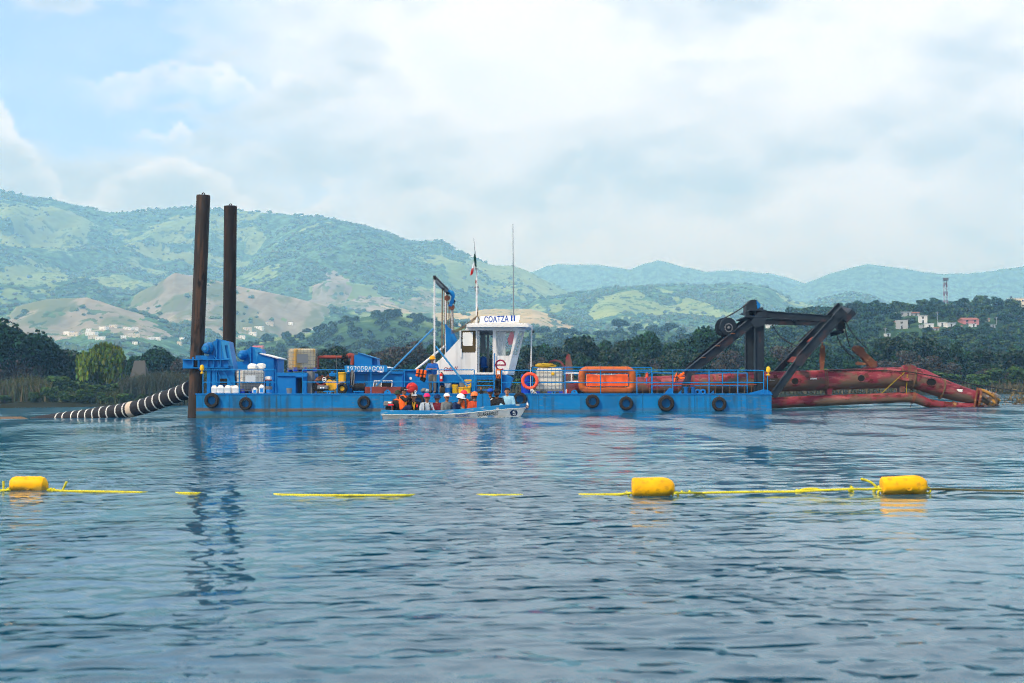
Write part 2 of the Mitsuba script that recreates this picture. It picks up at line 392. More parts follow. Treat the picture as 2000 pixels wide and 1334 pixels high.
def hill_col(p, n, uv):
    big = fbm(p.x / 95 + 3, p.y / 140, 1.0, 3); mid = fbm(p.x / 21, p.y / 30, p.z / 30, 3); fine = fbm(p.x / 6.5, p.y / 9, p.z / 9, 2)
    wood = mix([.026, .070, .034], [.062, .132, .050], smoothstep(.30, .72, mid)) * (.55 + .9 * fine)
    grass = mix([.100, .178, .058], [.195, .245, .088], big) * (.72 + .56 * mid)
    dry = mix([.170, .158, .114], [.250, .222, .162], big) * (.70 + .5 * mid + .16 * fine)
    dry = mix(dry, [.10, .125, .055], 0.9 * smoothstep(.50, .66, fbm(p.x / 60 + 9, p.y / 120, 4.0, 4)))
    dry = mix(dry, [.135, .115, .090], .35 * smoothstep(.06, .01, dr.abs(fbm(p.x / 45, p.y / 260, 8.0, 3) - .5)) * smoothstep(.45, .6, big))
    tan = mix([.36, .27, .15], [.27, .24, .11], big) * (.75 + .5 * mid)
    g = uv.x + 1.1 * (mid - .5) * 4 * uv.x * (1 - uv.x)
    field = mix(mix(grass, dry, smoothstep(.25, .75, uv.y)), tan, smoothstep(1.25, 1.75, uv.y))
    shrub = smoothstep(.60, .68, fbm(p.x / 11 + 30, p.y / 16, 2.0, 2)) * smoothstep(.45, .60, fbm(p.x / 130, p.y / 180, 6.0, 2))
    c = mix(wood, field, smoothstep(.30, .62, g) * (1 - .85 * shrub))
    c = c * (.45 + .55 * smoothstep(1000.0, 1900.0, p.y))                                   # ground colour darkened on the near hills
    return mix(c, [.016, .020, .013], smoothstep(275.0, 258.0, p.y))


i_, j_ = np.meshgrid(np.arange(NR - 1), np.arange(NA - 1), indexing='ij'); q_ = i_ * NA + j_
tf = np.vstack([np.stack([q_, q_ + 1, q_ + NA + 1], -1).reshape(-1, 3), np.stack([q_, q_ + NA + 1, q_ + NA], -1).reshape(-1, 3)])
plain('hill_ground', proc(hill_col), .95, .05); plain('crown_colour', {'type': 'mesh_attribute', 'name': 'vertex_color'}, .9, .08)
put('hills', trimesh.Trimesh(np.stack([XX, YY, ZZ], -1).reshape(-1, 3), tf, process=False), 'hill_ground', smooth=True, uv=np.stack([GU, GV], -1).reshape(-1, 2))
labels['hills'] = {'label': 'green hills with fields beyond the lake', 'kind': 'structure'}

# the haze: one box of air round everything
scene['haze'] = {'type': 'cube', 'to_world': T().translate([0, 5500, 425]).scale([8200, 6200, 437]), 'bsdf': {'type': 'null'}, 'interior': {'type': 'ref', 'id': 'air'}}
labels['haze'] = {'label': 'thin blue haze over the lake and hills', 'kind': 'stuff'}
# ---------------------------------------------------------------- the dredger's own frame: u along the hull, v away from the viewer, z up from the deck
YAW = math.radians(1.5)
EU = np.array([math.cos(YAW), -math.sin(YAW), -ROLL]); EU /= np.linalg.norm(EU)
EV = np.array([math.sin(YAW), math.cos(YAW), 0.0])
EZ = np.cross(EU, EV)
ORG = at_depth(945, 769, 66.0)
MD = np.eye(4); MD[:3, 0], MD[:3, 1], MD[:3, 2], MD[:3, 3] = EU, EV, EZ, ORG


def L(px, py, v=0.0):
    d = ray(px, py); s = ((ORG - EYE) @ EV + v) / (d @ EV)
    q = EYE + d * s - ORG
    return float(q @ EU), float(q @ EZ)


def P3(px, py, v=0.0):
    u, z = L(px, py, v); return (u, v, z)


def U(px, v=0.0): return L(px, 769, v)[0]
def Z(py, v=0.0, px=945): return L(px, py, v)[1]


def plate(poly, v0, v1, holes=()):
    return prism([L(x, y, v0) for x, y in poly], v0, v1, [[L(x, y, v0) for x, y in h] for h in holes])


def bx(px0, px1, py0, py1, v0, v1, bevel=.012):
    (u0, z1), (u1, z0) = L(px0, py0, v0), L(px1, py1, v0)
    return box(u0, u1, v0, v1, z0, z1, bevel)


def rod(a, b, r, va=0.0, vb=None, n=8):
    return tube([P3(*a, va), P3(*b, va if vb is None else vb)], r, n)


def dput(name, mesh, bsdf, parent='dredger', smooth=False, **kw):
    return put(name, mesh, bsdf, parent, smooth, M=MD, **kw)


def dz(p):                     # height above the deck line, for stains on the hull
    return (p.x - float(ORG[0])) * float(EZ[0]) + (p.y - float(ORG[1])) * float(EZ[1]) + (p.z - float(ORG[2])) * float(EZ[2])


# ---------------------------------------------------------------- materials of the dredger
def hull_col(p, n, uv):
    z = dz(p); x = p.x
    c = mix([.001, .150, .41], [.003, .180, .46], fbm(x * .6, z * 1.5, p.y * .5))
    c = mix(c, [.006, .10, .26], .55 * smoothstep(.55, .75, fbm(x * 2.3, z * .9, 4.0)))
    low = smoothstep(-.60, -.95, z + .18 * (noise(x * .9, 1.0) - .5))
    c = mix(c, [.012, .15, .29], low * .75)
    band = smoothstep(.12, .03, dr.abs(z + .775 + .10 * (noise(x * .35, 7.0) - .5))) * smoothstep(.25, .55, fbm(x * .8, z * 5.0, 2.0) + .25 * smoothstep(2.0, -6.0, x))
    c = mix(c, [.115, .090, .062], band * .95 * (.22 + .78 * smoothstep(5.0, 0.0, x)))
    slime = smoothstep(-.86, -1.12, z + .16 * (fbm(x * 1.7, z * 2.0) - .5))
    c = mix(c, [.048, .080, .070], slime * .9)
    drip = smoothstep(.48, .66, noise(x * 9.0, z * .5)) * smoothstep(.35, .65, fbm(x * .9, 3.0, 5.0)) * smoothstep(0.0, -.2, z)
    c = mix(c, [.020, .07, .12], drip * (.42 + .55 * smoothstep(2.6, .5, dr.abs(x + 9.6))))
    run = smoothstep(.62, .74, noise(x * 6.0 + 31, z * .35)) * smoothstep(.42, .62, fbm(x * .5 + 8, 1.0, 3.0)) * smoothstep(.0, -.25, z)
    c = mix(c, [.030, .055, .070], run * .40)
    sc = smoothstep(.66, .72, fbm(x * 3.1, z * 26.0, 6.0, 4)) * smoothstep(.45, .6, fbm(x * .7, z * 2, 12.0))
    c = mix(c, [.10, .16, .22], sc * .7)
    seam = smoothstep(.018, .006, dr.abs((x / 2.4 - dr.floor(x / 2.4)) - .5))
    return mix(c, [.006, .07, .18], seam * .6)


def blue_col(p, n, uv):
    a = fbm(p.x * 1.3, p.y * 1.3, p.z * 1.3)
    c = mix([.002, .115, .38], [.005, .175, .48], a)
    st = smoothstep(.60, .78, noise(p.x * 11 + p.y * 11, p.z * .9)) * smoothstep(.40, .70, fbm(p.x * 1.1, p.z * 1.3, 9.0))
    return mix(c, [.03, .06, .10], st * .45)


def white_col(p, n, uv):
    st = smoothstep(.55, .80, noise(p.x * 10 + p.y * 10, p.z * .7)) * smoothstep(.35, .70, fbm(p.x * .9, p.z * 1.2, 3.0))
    return mix(mix([.70, .71, .71], [.63, .64, .64], fbm(p.x * 1.5, p.z * 1.5, p.y)), [.42, .40, .36], st * .28)


def black_col(p, n, uv):
    a = fbm(p.x * 1.7, p.y * 1.7, p.z * 1.7, 4)
    c = mix([.010, .017, .027], [.024, .038, .056], a)
    return mix(c, [.070, .030, .026], .38 * smoothstep(.55, .70, fbm(p.x * 2.6 + 7, p.y * 2.6, p.z * 1.2, 4)))


def spud_col(p, n, uv):
    c = mix([.016, .014, .014], [.044, .036, .033], fbm(p.x * 3, p.y * 3, p.z * .5, 4))
    s = smoothstep(.52, .70, fbm(p.x * 7.0 - p.z * .27 + 2.0, p.y * 2, p.z * .42, 4))
    c = mix(c, [.11, .056, .032], s * .6)
    c = c * (1 - .45 * smoothstep(70.0, 71.0, p.y))                    # the far pile is coloured darker all over
    return mix(c, [.012, .011, .012], smoothstep(.60, .72, fbm(p.x * 5, p.y * 5, p.z * 1.1 + 5)))


def ladder_col(p, n, uv):
    c = mix([.155, .018, .034], [.235, .040, .058], fbm(p.x * 1.2, p.y, p.z * 1.2, 4))
    c = mix(c, [.36, .12, .12], .55 * smoothstep(.50, .70, fbm(p.x * 2.3 + 4, p.y * 4, p.z * 6.0, 4)))
    c = mix(c, [.085, .022, .018], .9 * smoothstep(.56, .66, fbm(p.x * 5.0 + 9, p.y * 5, p.z * 5.0, 4)))
    c = mix(c, [.13, .075, .05], .7 * smoothstep(.55, .72, noise(p.x * 7, p.z * .8)) * smoothstep(.4, .6, fbm(p.x * .8, 2.0, 7.0)))
    mud = smoothstep(.44, .66, fbm(p.x * 1.6, p.y * 1.6, p.z * 2.2, 4) - .26 * n.z + .03)
    return mix(c, [.125, .092, .068], mud * .95)


def rust_col(p, n, uv):
    return mix(mix([.21, .085, .050], [.12, .048, .032], fbm(p.x * 4, p.y * 4, p.z * 4)), [.30, .17, .075], smoothstep(.60, .75, fbm(p.x * 6 + 3, p.y * 6, p.z * 6)))


def tote_col(p, n, uv):
    return mix([.70, .69, .64], [.60, .57, .48], fbm(p.x * 3, p.y * 3, p.z * 2))


def tote_yellow_col(p, n, uv):
    return mix([.56, .50, .36], [.50, .30, .07], smoothstep(.42, .62, fbm(p.x * 5.5, p.y * 5.5, p.z * .8)))


def buoy_col(p, n, uv):
    c = mix([.86, .46, .004], [.74, .36, .006], smoothstep(.35, .75, fbm(p.x * 9, p.y * 9, p.z * 9)))
    c = mix(c, [.52, .27, .02], .7 * smoothstep(.60, .74, fbm(p.x * 26 + 5, p.y * 26, p.z * 26, 3)))
    return mix(c, [.22, .17, .05], .75 * smoothstep(.045, .012, p.z + .03 * (noise(p.x * 14, p.y * 14) - .5)))


for k_, fn_, ro_ in (('buoy_yellow', buoy_col, .5), ('hull_paint', hull_col, .42), ('blue_paint', blue_col, .40), ('white_paint', white_col, .40), ('black_steel', black_col, .55), ('spud_steel', spud_col, .6),
                     ('ladder_paint', ladder_col, .6), ('rust', rust_col, .85), ('tote_plastic', tote_col, .5), ('tote_stained', tote_yellow_col, .55)):
    plain(k_, proc(fn_), ro_)
for k_, c_, ro_ in (('rail_blue', [.005, .18, .48], .4), ('trim_and_lit_blue', [.03, .22, .47], .4), ('rubber', [.022, .022, .023], .75), ('hose_black', [.018, .020, .026], .6), ('hose_band', [.62, .62, .60], .6),
                    ('hose_band_stained', [.50, .42, .34], .7), ('dark', [.012, .013, .015], .7), ('grey_steel', [.16, .17, .18], .5), ('cage_steel', [.20, .215, .225], .45), ('white_plastic', [.76, .77, .75], .45), ('yellow_paint', [.72, .40, .025], .45),
                    ('orange_float', [.47, .115, .030], .6), ('orange_tarp', [.86, .115, .025], .5), ('orange_vest', [.92, .14, .02], .6), ('red_paint', [.62, .035, .03], .4), ('red_brown', [.23, .050, .040], .7), ('rope_white', [.66, .66, .62], .8),
                    ('rope_yellow', [.62, .47, .04], .8), ('rope_mustard', [.40, .27, .03], .9), ('cable', [.030, .028, .028], .6), ('wire_brown', [.14, .095, .055], .8), ('blue_plastic', [.010, .055, .45], .4), ('label_blue', [.02, .24, .66], .5), ('maroon', [.25, .012, .05], .5), ('sign_blue', [.008, .10, .42], .5), ('letter_blue', [.004, .055, .30], .6), ('sign_white', [.80, .81, .80], .45),
                    ('gold', [.80, .46, .02], .5), ('pink', [.75, .10, .16], .6), ('interior_dark', [.05, .06, .07], .8), ('lifering', [.83, .10, .05], .45), ('tan_recess', [.075, .058, .030], .7), ('paper', [.74, .76, .74], .7), ('curtain', [.40, .47, .50], .8), ('flag_green', [.01, .07, .06], .8), ('yellow_rust', [.34, .18, .045], .8), ('mud_brown', [.12, .09, .065], .9)):
    plain(k_, c_, ro_)
scene['pane'] = {'type': 'thindielectric', 'int_ior': 1.5}

_roots.add('dredger'); labels['dredger'] = {'label': 'long blue dredger with white wheelhouse, steel gantry and railings moored on the lake', 'category': 'dredger'}

# ---------------------------------------------------------------- hull
W = 8.2
u0, u1, uw = U(383), U(1507), U(1112, 2.6)
hull_poly = Polygon([(u0, 0), (u1, 0), (u1, 2.6), (uw, 2.6), (uw, 5.6), (u1, 5.6), (u1, W), (u0, W)])
h_ = trimesh.creation.extrude_polygon(hull_poly, 2.0, engine='earcut'); h_.apply_translation((0, 0, -2.0))
dput('hull', h_, 'hull_paint')
lip = cat([box(u0 - .03, u1 + .03, -.035, .06, -.055, .012, .01), box(u0 - .035, u0 + .05, .05, W, -.05, .010)])
dput('hull__deck_lip', lip, 'blue_paint')
for px in (757, 1122):                                     # lifting eyes on the deck edge
    m = plate([(px - 7, 768.5), (px - 6.4, 765), (px - 3, 761.6), (px + 1.6, 761.2), (px + 5, 764), (px + 6.6, 768.5)], .02, .07, holes=[[(px - 1.2, 764), (px + 1.2, 764), (px + 1.2, 766.2), (px - 1.2, 766.2)]])
    dput('lifting_eye', m, 'rail_blue')
for px in (640, 1081):                                     # mooring cleats
    c = L(px, 769)[0]
    dput('cleat', [box(c - .09, c - .03, .28, .36, 0, .10), box(c + .03, c + .09, .28, .36, 0, .10), tube([(c - .26, .32, .11), (c - .1, .32, .105), (c + .1, .32, .105), (c + .26, .32, .11)], [.02, .035, .035, .02])], 'rail_blue')
dput('bow_bulwark', plate([(1463, 771), (1463, 767.5), (1490, 760.8), (1500, 761.2), (1506.5, 766), (1506.5, 771)], .10, .16), 'blue_paint')
for a in ((1296, 770, 1313, 757), (1322, 770, 1331, 759), (1386, 770, 1394, 758)):
    dput('gusset', plate([(a[0], a[1]), (a[0] + 12, a[3]), (a[2], a[3] + 2), (a[2], a[1])], 1.2, 1.28), 'blue_paint')
for px in (1339.5, 1353.5):
    dput('bollard', [moved(lathe([(0, 0), (.085, 0), (.085, .26), (.11, .27), (.11, .32), (0, .32)], 14), (U(px, .8), .8, 0))], 'blue_paint', smooth=35)
for px in (1362.5, 1373):
    dput('fairlead', moved(torus(.10, .05, 16, 8), (U(px, .7), .7, .08)), 'blue_paint', smooth=True)

# ---------------------------------------------------------------- railings
RAIL = 'dredger__railing'
def rails(posts, ptop, pmid, v, foot=769.5, r=.024, ends=True):
    for px in posts:
        dput('post', rod((px, foot), (px, ptop), r, v), 'rail_blue', RAIL)
    for py in (ptop, pmid):
        p = np.array([P3(px, py, v) for px in posts]); p[:, 2] += rng.normal(0, .006, len(p))
        dput('rail', tube(p, r), 'rail_blue', RAIL)
rails([396.5, 467.5, 539], 722.6, 746.5, .08)
rails([591, 658.4, 724.6, 790, 857.5, 926.5], 722.4, 746.3, .08)
rails([979.5, 1036, 1103.5, 1173, 1244, 1314, 1385, 1441, 1491.5], 723, 747, .08)
dput('post', rod((1499, 770), (1499, 728), .024, .08), 'rail_blue', RAIL)
rails([1040, 1104, 1190, 1272.5], 717.6, 727, 2.5)
rails([1274, 1345, 1411, 1459.5], 728.7, 753.5, 2.5)
rails([1050, 1130, 1250], 731, 750, 7.9)
# low guard along the well: a red bar on brown stanchions
dput('guard_rail', tube([P3(1230, 751.3, 2.3), P3(1478, 751.2, 2.3)], .022), 'red_brown', RAIL)
for px in np.arange(1255, 1475, 14.2):
    dput('stanchion', rod((px, 770), (px, 751.3), .016, 2.3), 'wire_brown', RAIL)

# ---------------------------------------------------------------- spud carriages at the stern
def carriage(name, x0, y0, s, v, lab):
    """x0, y0: photo position of the beam's left end; s: size against the near carriage; v: depth."""
    q = lambda px, py: (x0 + (px - 356) * s, y0 + (py - 702) * s)
    K = f'dredger__{name}'
    pl = lambda poly, a, b, holes=(): plate([q(*p) for p in poly], v + a, v + b, [[q(*p) for p in h] for h in holes])
    def bb(a, b, c, d, va, vb): (xa, ya), (xb, yb) = q(a, c), q(b, d); return bx(xa, xb, ya, yb, v + va, v + vb)
    # keeper beam round the spud: two flanges, webs and stiffeners
    dput('beam', [bb(356, 447, 701.4, 703.4, -.28, 1.15), bb(356, 447, 717.8, 719.6, -.28, 1.15), bb(357, 377, 703.4, 717.8, -.10, -.04), bb(386.5, 446, 703.4, 717.8, -.12, -.06),
                  bb(375.6, 377.2, 703.4, 717.8, -.26, -.10), bb(386, 387.6, 703.4, 717.8, -.26, -.12), bb(357, 446, 703.4, 717.8, .98, 1.04)], 'blue_paint', K)
    for px in (388, 404, 417, 430):
        dput('stiffener', bb(px, px + 1.4, 703.4, 717.8, -.26, -.12), 'blue_paint', K)
    dput('top_box', [bb(382, 417.5, 694.4, 701.4, -.15, .8), bb(375, 384, 697.5, 701.4, -.1, .2)], 'blue_paint', K)
    dput('gusset', pl([(383, 719.6), (396, 728.5), (398, 728.5), (398, 719.6)], -.06, -.02), 'blue_paint', K)
    # tapered tower with a slotted raking face
    dput('tower', pl([(422.5, 663.4), (424, 662), (436, 664.6), (447, 667.6), (456, 719.6), (461, 769), (443.5, 769), (443.5, 751), (429, 751), (429, 769), (404, 769), (404, 719.6), (420, 703), (422.5, 690)], -.02, .95), 'blue_paint', K)
    dput('tower_rib', pl([(421.6, 663), (424, 661.6), (424, 769), (421.6, 769)], -.12, -.02), 'blue_paint', K)
    dput('column', [bb(404, 411, 719.6, 769, -.12, -.02), bb(414, 421, 719.6, 769, -.10, -.02)], 'blue_paint', K)
    dput('face_plate', pl([(431.8, 666), (446.5, 668), (455.4, 715), (440.5, 713.8)], -.10, -.02, holes=[[(438.4, 674.3), (444.5, 674.5), (449.2, 700), (443.1, 699.3)]]), 'trim_and_lit_blue', K)  # lighter blue puts the light on the raking face into its colour
    dput('brace', [tube([P3(*q(417.5, 694.5), v - .14), P3(*q(451, 748.5), v - .14)], .035, 4), tube([P3(*q(417.8, 700), v - .13), P3(*q(430, 739), v - .13)], .02, 4)], 'blue_paint', K)
    dput('opening', bb(429.3, 443.2, 739.5, 750.6, -.035, -.021), 'dark', K)
    # hydraulic motor lying across the top, end cap towards the viewer's left
    c0, c1 = np.array(P3(*q(400.2, 680.8), v - .42)), np.array(P3(*q(414, 679.8), v + .55)); d = c1 - c0
    rr = [0, 5.2, 6.9, 7.2, 9.5, 10.2, 11.4, 11.4, 10.4, 10.4, 11.4, 11.4, 10.4, 10.4, 11.6, 11.6, 0]; ss = [-.03, -.02, .0, .20, .24, .36, .38, .46, .47, .55, .56, .64, .65, .75, .76, 1.0, 1.01]
    dput('motor', tube([c0 + d * k for k in ss], np.maximum(np.array(rr), .02) * .0243 * s, 20), 'blue_paint', K, smooth=40)
    dput('motor__hub', tube([c0 - d * .05, c0 - d * .01], .085 * s, 14), 'trim_and_lit_blue', K, smooth=40)
    dput('motor_bracket', pl([(408, 694.5), (411, 672), (417, 667), (424, 664), (424, 694.5)], .05, .6), 'blue_paint', K)
    return K
carriage('spud_carriage', 356, 702, 1.0, 1.0, 'near')
carriage('far_spud_carriage', 429, 713, .90, 7.6, 'far')
dput('far_spud_carriage__walkway', bx(455, 490, 714, 724, 6.0, 6.3), 'blue_paint')
# warning lamps: a yellow cage on a short stem
for px, py, v in ((394.5, 719, .05), (1500.6, 722.5, .05)):
    t = thing('warning_lamp', 'yellow warning lamp on the stern railing beside the near spud' if px < 500 else 'yellow warning lamp on the bow end of the railing', 'lamp')
    u, z = L(px, py, v)
    put('lens', moved(lathe([(0, -.10), (.085, -.10), (.105, -.02), (.09, .09), (.05, .15), (0, .16)], 14), (u, v, z)), 'gold', t, 35, M=MD)
    put('stem', tube([(u, v, z - .22), (u, v, z - .09)], .035, 8), 'gold', t, M=MD)
    put('base', moved(lathe([(0, 0), (.09, 0), (.09, .05), (0, .05)], 12), (u, v, z - .25)), 'gold', t, M=MD)

# the spuds themselves: heavy steel piles
for (bx_, by_), (tx_, ty_), w, v, lab in (((379.5, 830), (397.2, 381.5), 26.4, 1.22, 'nearer, taller rust streaked steel spud pile standing at the stern'), ((446.6, 790), (450.2, 402.5), 24.6, 7.6, 'farther, darker spud pile rising behind the blue tower')):
    t = thing('spud_pile', lab, 'steel pile')
    a, b = np.array(P3(bx_, by_, v)), np.array(P3(tx_, ty_, v)); d = (b - a) / np.linalg.norm(b - a); r = w * .0243 * (66 + v) / 66 / 2
    put('pile', tube([a - d * 3, a, a + (b - a) * .3, a + (b - a) * .6, b - d * .03, b], [r, r, r, r, r, r * .97], 32), 'spud_steel', t, 40, M=MD)
    put('lifting_ring', moved(torus(.055, .022, 18, 8), b + d * .06), 'dark', t, True, M=MD)
    holes = (.045, .135) if v < 2 else (.3,)
    for h in holes:
        c = a + (b - a) * h; put('pin_hole', moved(lathe([(0, 0), (.045, 0), (.045, .02), (0, .02)], 12, 'y'), c + [.10, -math.sqrt(r * r - .01) + .005, 0]), 'dark', t, M=MD)

# ---------------------------------------------------------------- deck houses
EH = 'dredger__pump_shed'
dput('wall', plate([(501.7, 697), (506, 690.8), (534.5, 698.8), (534.5, 769), (501.7, 769)], 5.0, 7.2), 'blue_paint', EH)
dput('side_wall', plate([(534.5, 699.4), (542, 700.6), (542, 769), (534.5, 769)], 5.25, 7.0), 'blue_paint', EH)
dput('roof', plate([(506, 690.8), (508.5, 689.6), (544, 699.2), (543.4, 701)], 4.9, 7.3), 'white_paint', EH)
DH = 'dredger__stern_house'
dput('wall', [bx(541.6, 577.6, 735, 769, 1.5, 4.5), bx(591, 599, 735, 769, 1.5, 4.5), bx(577.6, 591, 735, 738.2, 1.5, 4.5)], 'blue_paint', DH)
dput('roof_beam', [bx(541, 600, 728, 735, 1.42, 4.6), bx(577, 599.5, 732.4, 737, 1.36, 1.43)], 'blue_paint', DH)
dput('doorway', bx(577.6, 591, 738.2, 769, 3.6, 3.7), 'dark', DH)
dput('equipment_cabinet', bx(599.4, 610, 725, 769, 1.7, 2.4), 'grey_steel')
MH = 'dredger__engine_house'
dput('wall', [bx(676, 787, 730.5, 769, 1.7, 5.8), bx(787.6, 846, 724, 769, 2.3, 5.6)], 'blue_paint', MH)
dput('roof_edge', [bx(674.5, 788, 725.5, 730.6, 1.6, 5.9), bx(788, 846, 722, 725, 2.2, 5.7)], 'blue_paint', MH)
dput('wall_seam', bx(785.4, 787, 731, 769, 1.66, 1.70, 0), 'sign_blue', MH)
dput('window', [bx(745.6, 765, 743.6, 769, 1.66, 1.70, 0)], 'dark', MH)
dput('window', plate([(729.6, 755.4), (731.4, 744.2), (744, 744.2), (744, 755.4)], 1.66, 1.70), 'grey_steel', MH)
dput('window_frame', [plate([(728, 755.6), (730.4, 743), (767, 742.8), (765.6, 755.6), (764.2, 755.6), (765.4, 744.4), (731.6, 744.4), (729.4, 755.6)], 1.61, 1.66), plate([(743.6, 755.6), (744.4, 744.4), (746, 744.4), (745, 755.6)], 1.615, 1.66), rod((735.4, 743), (735.4, 755), .014, 1.63)], 'sign_white', MH)
dput('exhaust_box', plate([(691.8, 714), (691.8, 693), (699.2, 692.6), (699.5, 689.4), (726.4, 697.8), (726.4, 714)], 2.0, 3.6), 'blue_paint', MH)
dput('exhaust_box__side', plate([(726.4, 698.4), (735.8, 701), (737.7, 714), (726.4, 714)], 2.3, 3.4), 'blue_paint', MH)
dput('exhaust_box__roof', plate([(699, 689), (699.5, 688.2), (736.5, 699.6), (736.2, 700.8)], 1.92, 3.7), 'trim_and_lit_blue', MH)
dput('name_board', plate([(672.8, 714.2), (754.5, 713.4), (756, 718), (756, 726), (674, 726.4)], 1.35, 1.42), 'rail_blue', MH)
u_, z_ = L(676.4, 725.6, 1.35); t_ = text_uz('1970DRAGON', .245, .02, False, fit=L(748.5, 725, 1.35)[0] - u_)
dput('name_board__lettering', moved(t_, (u_, 1.348, z_)), 'sign_white', MH)
dput('roof_hatch', [bx(755.5, 764, 716.5, 719.2, 2.0, 3.0), bx(740, 748, 725.6, 727.4, 1.3, 1.35)], 'sign_white', MH)
dput('bulkhead_lamp', moved(lathe([(0, 0), (.07, 0), (.06, .06), (0, .08)], 12, 'y'), (*L(802, 739, 2.28)[:1], 2.28, L(802, 739, 2.28)[1])), 'sign_white', MH)
t = 'dredger__skid'
dput('skid', bx(712.6, 783.6, 755.6, 768.6, .75, 1.35), 'red_brown')

# exhaust and slurry pipework above the engines
pts = smooth_line([P3(620.4, 721, 3.0), P3(620.4, 702, 3.0), P3(621.5, 698.4, 3.0), P3(625, 697.4, 3.0), P3(640, 697.4, 3.0), P3(668, 697.6, 3.0)], 26)
dput('pipework', tube(pts, .072, 12), 'red_brown', smooth=40)
dput('pipework__sleeve', tube([P3(632, 697.4, 3.0), P3(658, 697.6, 3.0)], .086, 14), 'red_brown', smooth=40)
for px in (668, 672.5, 677):
    dput('pipework__flange', tube([P3(px, 698.5, 3.0), P3(px + 2.6, 699, 3.0)], .17, 16), 'dark', smooth=40)
dput('pipework__elbow', tube(smooth_line([P3(679, 699, 3.0), P3(684, 694, 3.0), P3(688.6, 695, 3.0), P3(689.6, 701, 3.0), P3(688, 713, 3.0)], 18), [.13] * 4 + [.12] * 14, 14), 'red_brown', smooth=40)
dput('pipework__stay', rod((657.6, 726), (657.6, 694.5), .012, 2.8), 'grey_steel')
dput('pipework__valve', [ball(.12, 1, t=P3(676, 705, 2.9)), bx(673, 680, 706, 712, 2.9, 3.1)], 'dark')

# ---------------------------------------------------------------- machinery on the open deck, by the engine house
t = thing('compressor', 'yellow compressor with a dark wheel behind the railing', 'compressor')
u, z = L(667, 746, .9)
put('body', [bx(661, 672.4, 729.5, 751, .9, 1.5, .03), bx(662.4, 671, 751, 762, .95, 1.4, .03)], 'yellow_paint', t, M=MD)
put('hood', [bx(660, 673, 726.8, 730, .85, 1.55, .02)], 'yellow_paint', t, M=MD)
put('wheel', moved(torus(.19, .075, 22, 10), (U(668, .8), .8, Z(758.5, .8))), 'rubber', t, True, M=MD)
put('hub', moved(lathe([(0, 0), (.12, 0), (.12, .06), (0, .08)], 14, 'y'), (U(668, .8), .83, Z(758.5, .8))), 'yellow_paint', t, M=MD)
t = thing('deck_engine', 'rusty deck engine with yellow flywheels and a tangle of pipes', 'engine')
put('block', [bx(612, 640, 744, 764, 1.5, 2.4, .03), bx(616, 636, 737, 745, 1.6, 2.2, .03)], 'dark', t, M=MD)
for px, py, rr in ((642, 748, .17), (650.5, 752, .21), (644, 757, .13)):
    put('flywheel', moved(lathe([(0, 0), (rr, 0), (rr, .12), (rr * .8, .13), (rr * .75, .09), (.06, .09), (.05, .16), (0, .16)], 18, 'y'), (U(px, 1.1), 1.25, Z(py, 1.1))), 'yellow_paint', t, 35, M=MD)
for k in range(13):
    a, b = np.array([612 + 30 * rng.random(), 727 + 18 * rng.random()]), np.array([614 + 38 * rng.random(), 732 + 26 * rng.random()])
    put('pipe', tube(smooth_line([P3(*a, 1.3), P3(*((a + b) / 2 + rng.normal(0, 4, 2)), 1.25 + .4 * rng.random()), P3(*b, 1.5)], 9), .022 + .018 * rng.random(), 7), ['rust', 'red_brown', 'dark', 'wire_brown'][k % 4], t, 50, M=MD)
put('air_intake', [bx(642.5, 655.5, 728.5, 735.6, 1.3, 1.9, .03), bx(646, 650, 725, 729, 1.4, 1.6)], 'blue_paint', t, M=MD)
put('battery_box', bx(619.5, 640, 752.8, 760, .9, 1.3, .02), 'grey_steel', t, M=MD)
for px in (626.6, 631.6):
    put('battery_box__filler_cap', moved(ball(.045, 1), (U(px, .88), .88, Z(757.6, .88))), 'sign_white', t, M=MD)
put('valve_wheel', [moved(torus(.09, .015, 18, 6), (U(633, 1.0), 1.0, Z(741, 1.0))), bx(630, 636.5, 740.2, 741.8, 1.0, 1.03)], 'sign_white', t, M=MD)
t = thing('winch_motor', 'black winch motor on a blue stand below the name board', 'winch')
put('drum', tube([P3(690.5, 757, 1.0), P3(712.5, 757, 1.0)], .205, 18), 'dark', t, 40, M=MD)
put('drum_flange', [tube([P3(689, 757, 1.0), P3(690.6, 757, 1.0)], .26, 20), tube([P3(711.6, 757, 1.0), P3(713, 757, 1.0)], .25, 20)], 'black_steel', t, 40, M=MD)
put('stand', [bx(690, 711, 763.5, 766, .75, 1.3), bx(706.5, 710.5, 766, 769, .8, 1.2), bx(691, 694, 766, 769, .8, 1.2)], 'rail_blue', t, M=MD)
t = thing('hose_bundle', 'grey hose bundle hanging over the railing near the winch', 'hose')
for k in range(6):
    x = 684.5 + k * 1.5
    put('hose', tube(smooth_line([P3(686 + .6 * k, 723.5, .0), P3(x, 733, -.02), P3(x + 1.2 * math.sin(k), 745 + 2 * (k % 3), .0), P3(687.5 + .4 * k, 754, .03)], 14), .022, 7), 'cage_steel' if k % 2 else 'dark', t, 50, M=MD)
put('hose_end', moved(torus(.09, .03, 20, 8), (U(687, .0), .02, Z(753.5))), 'dark', t, True, M=MD)
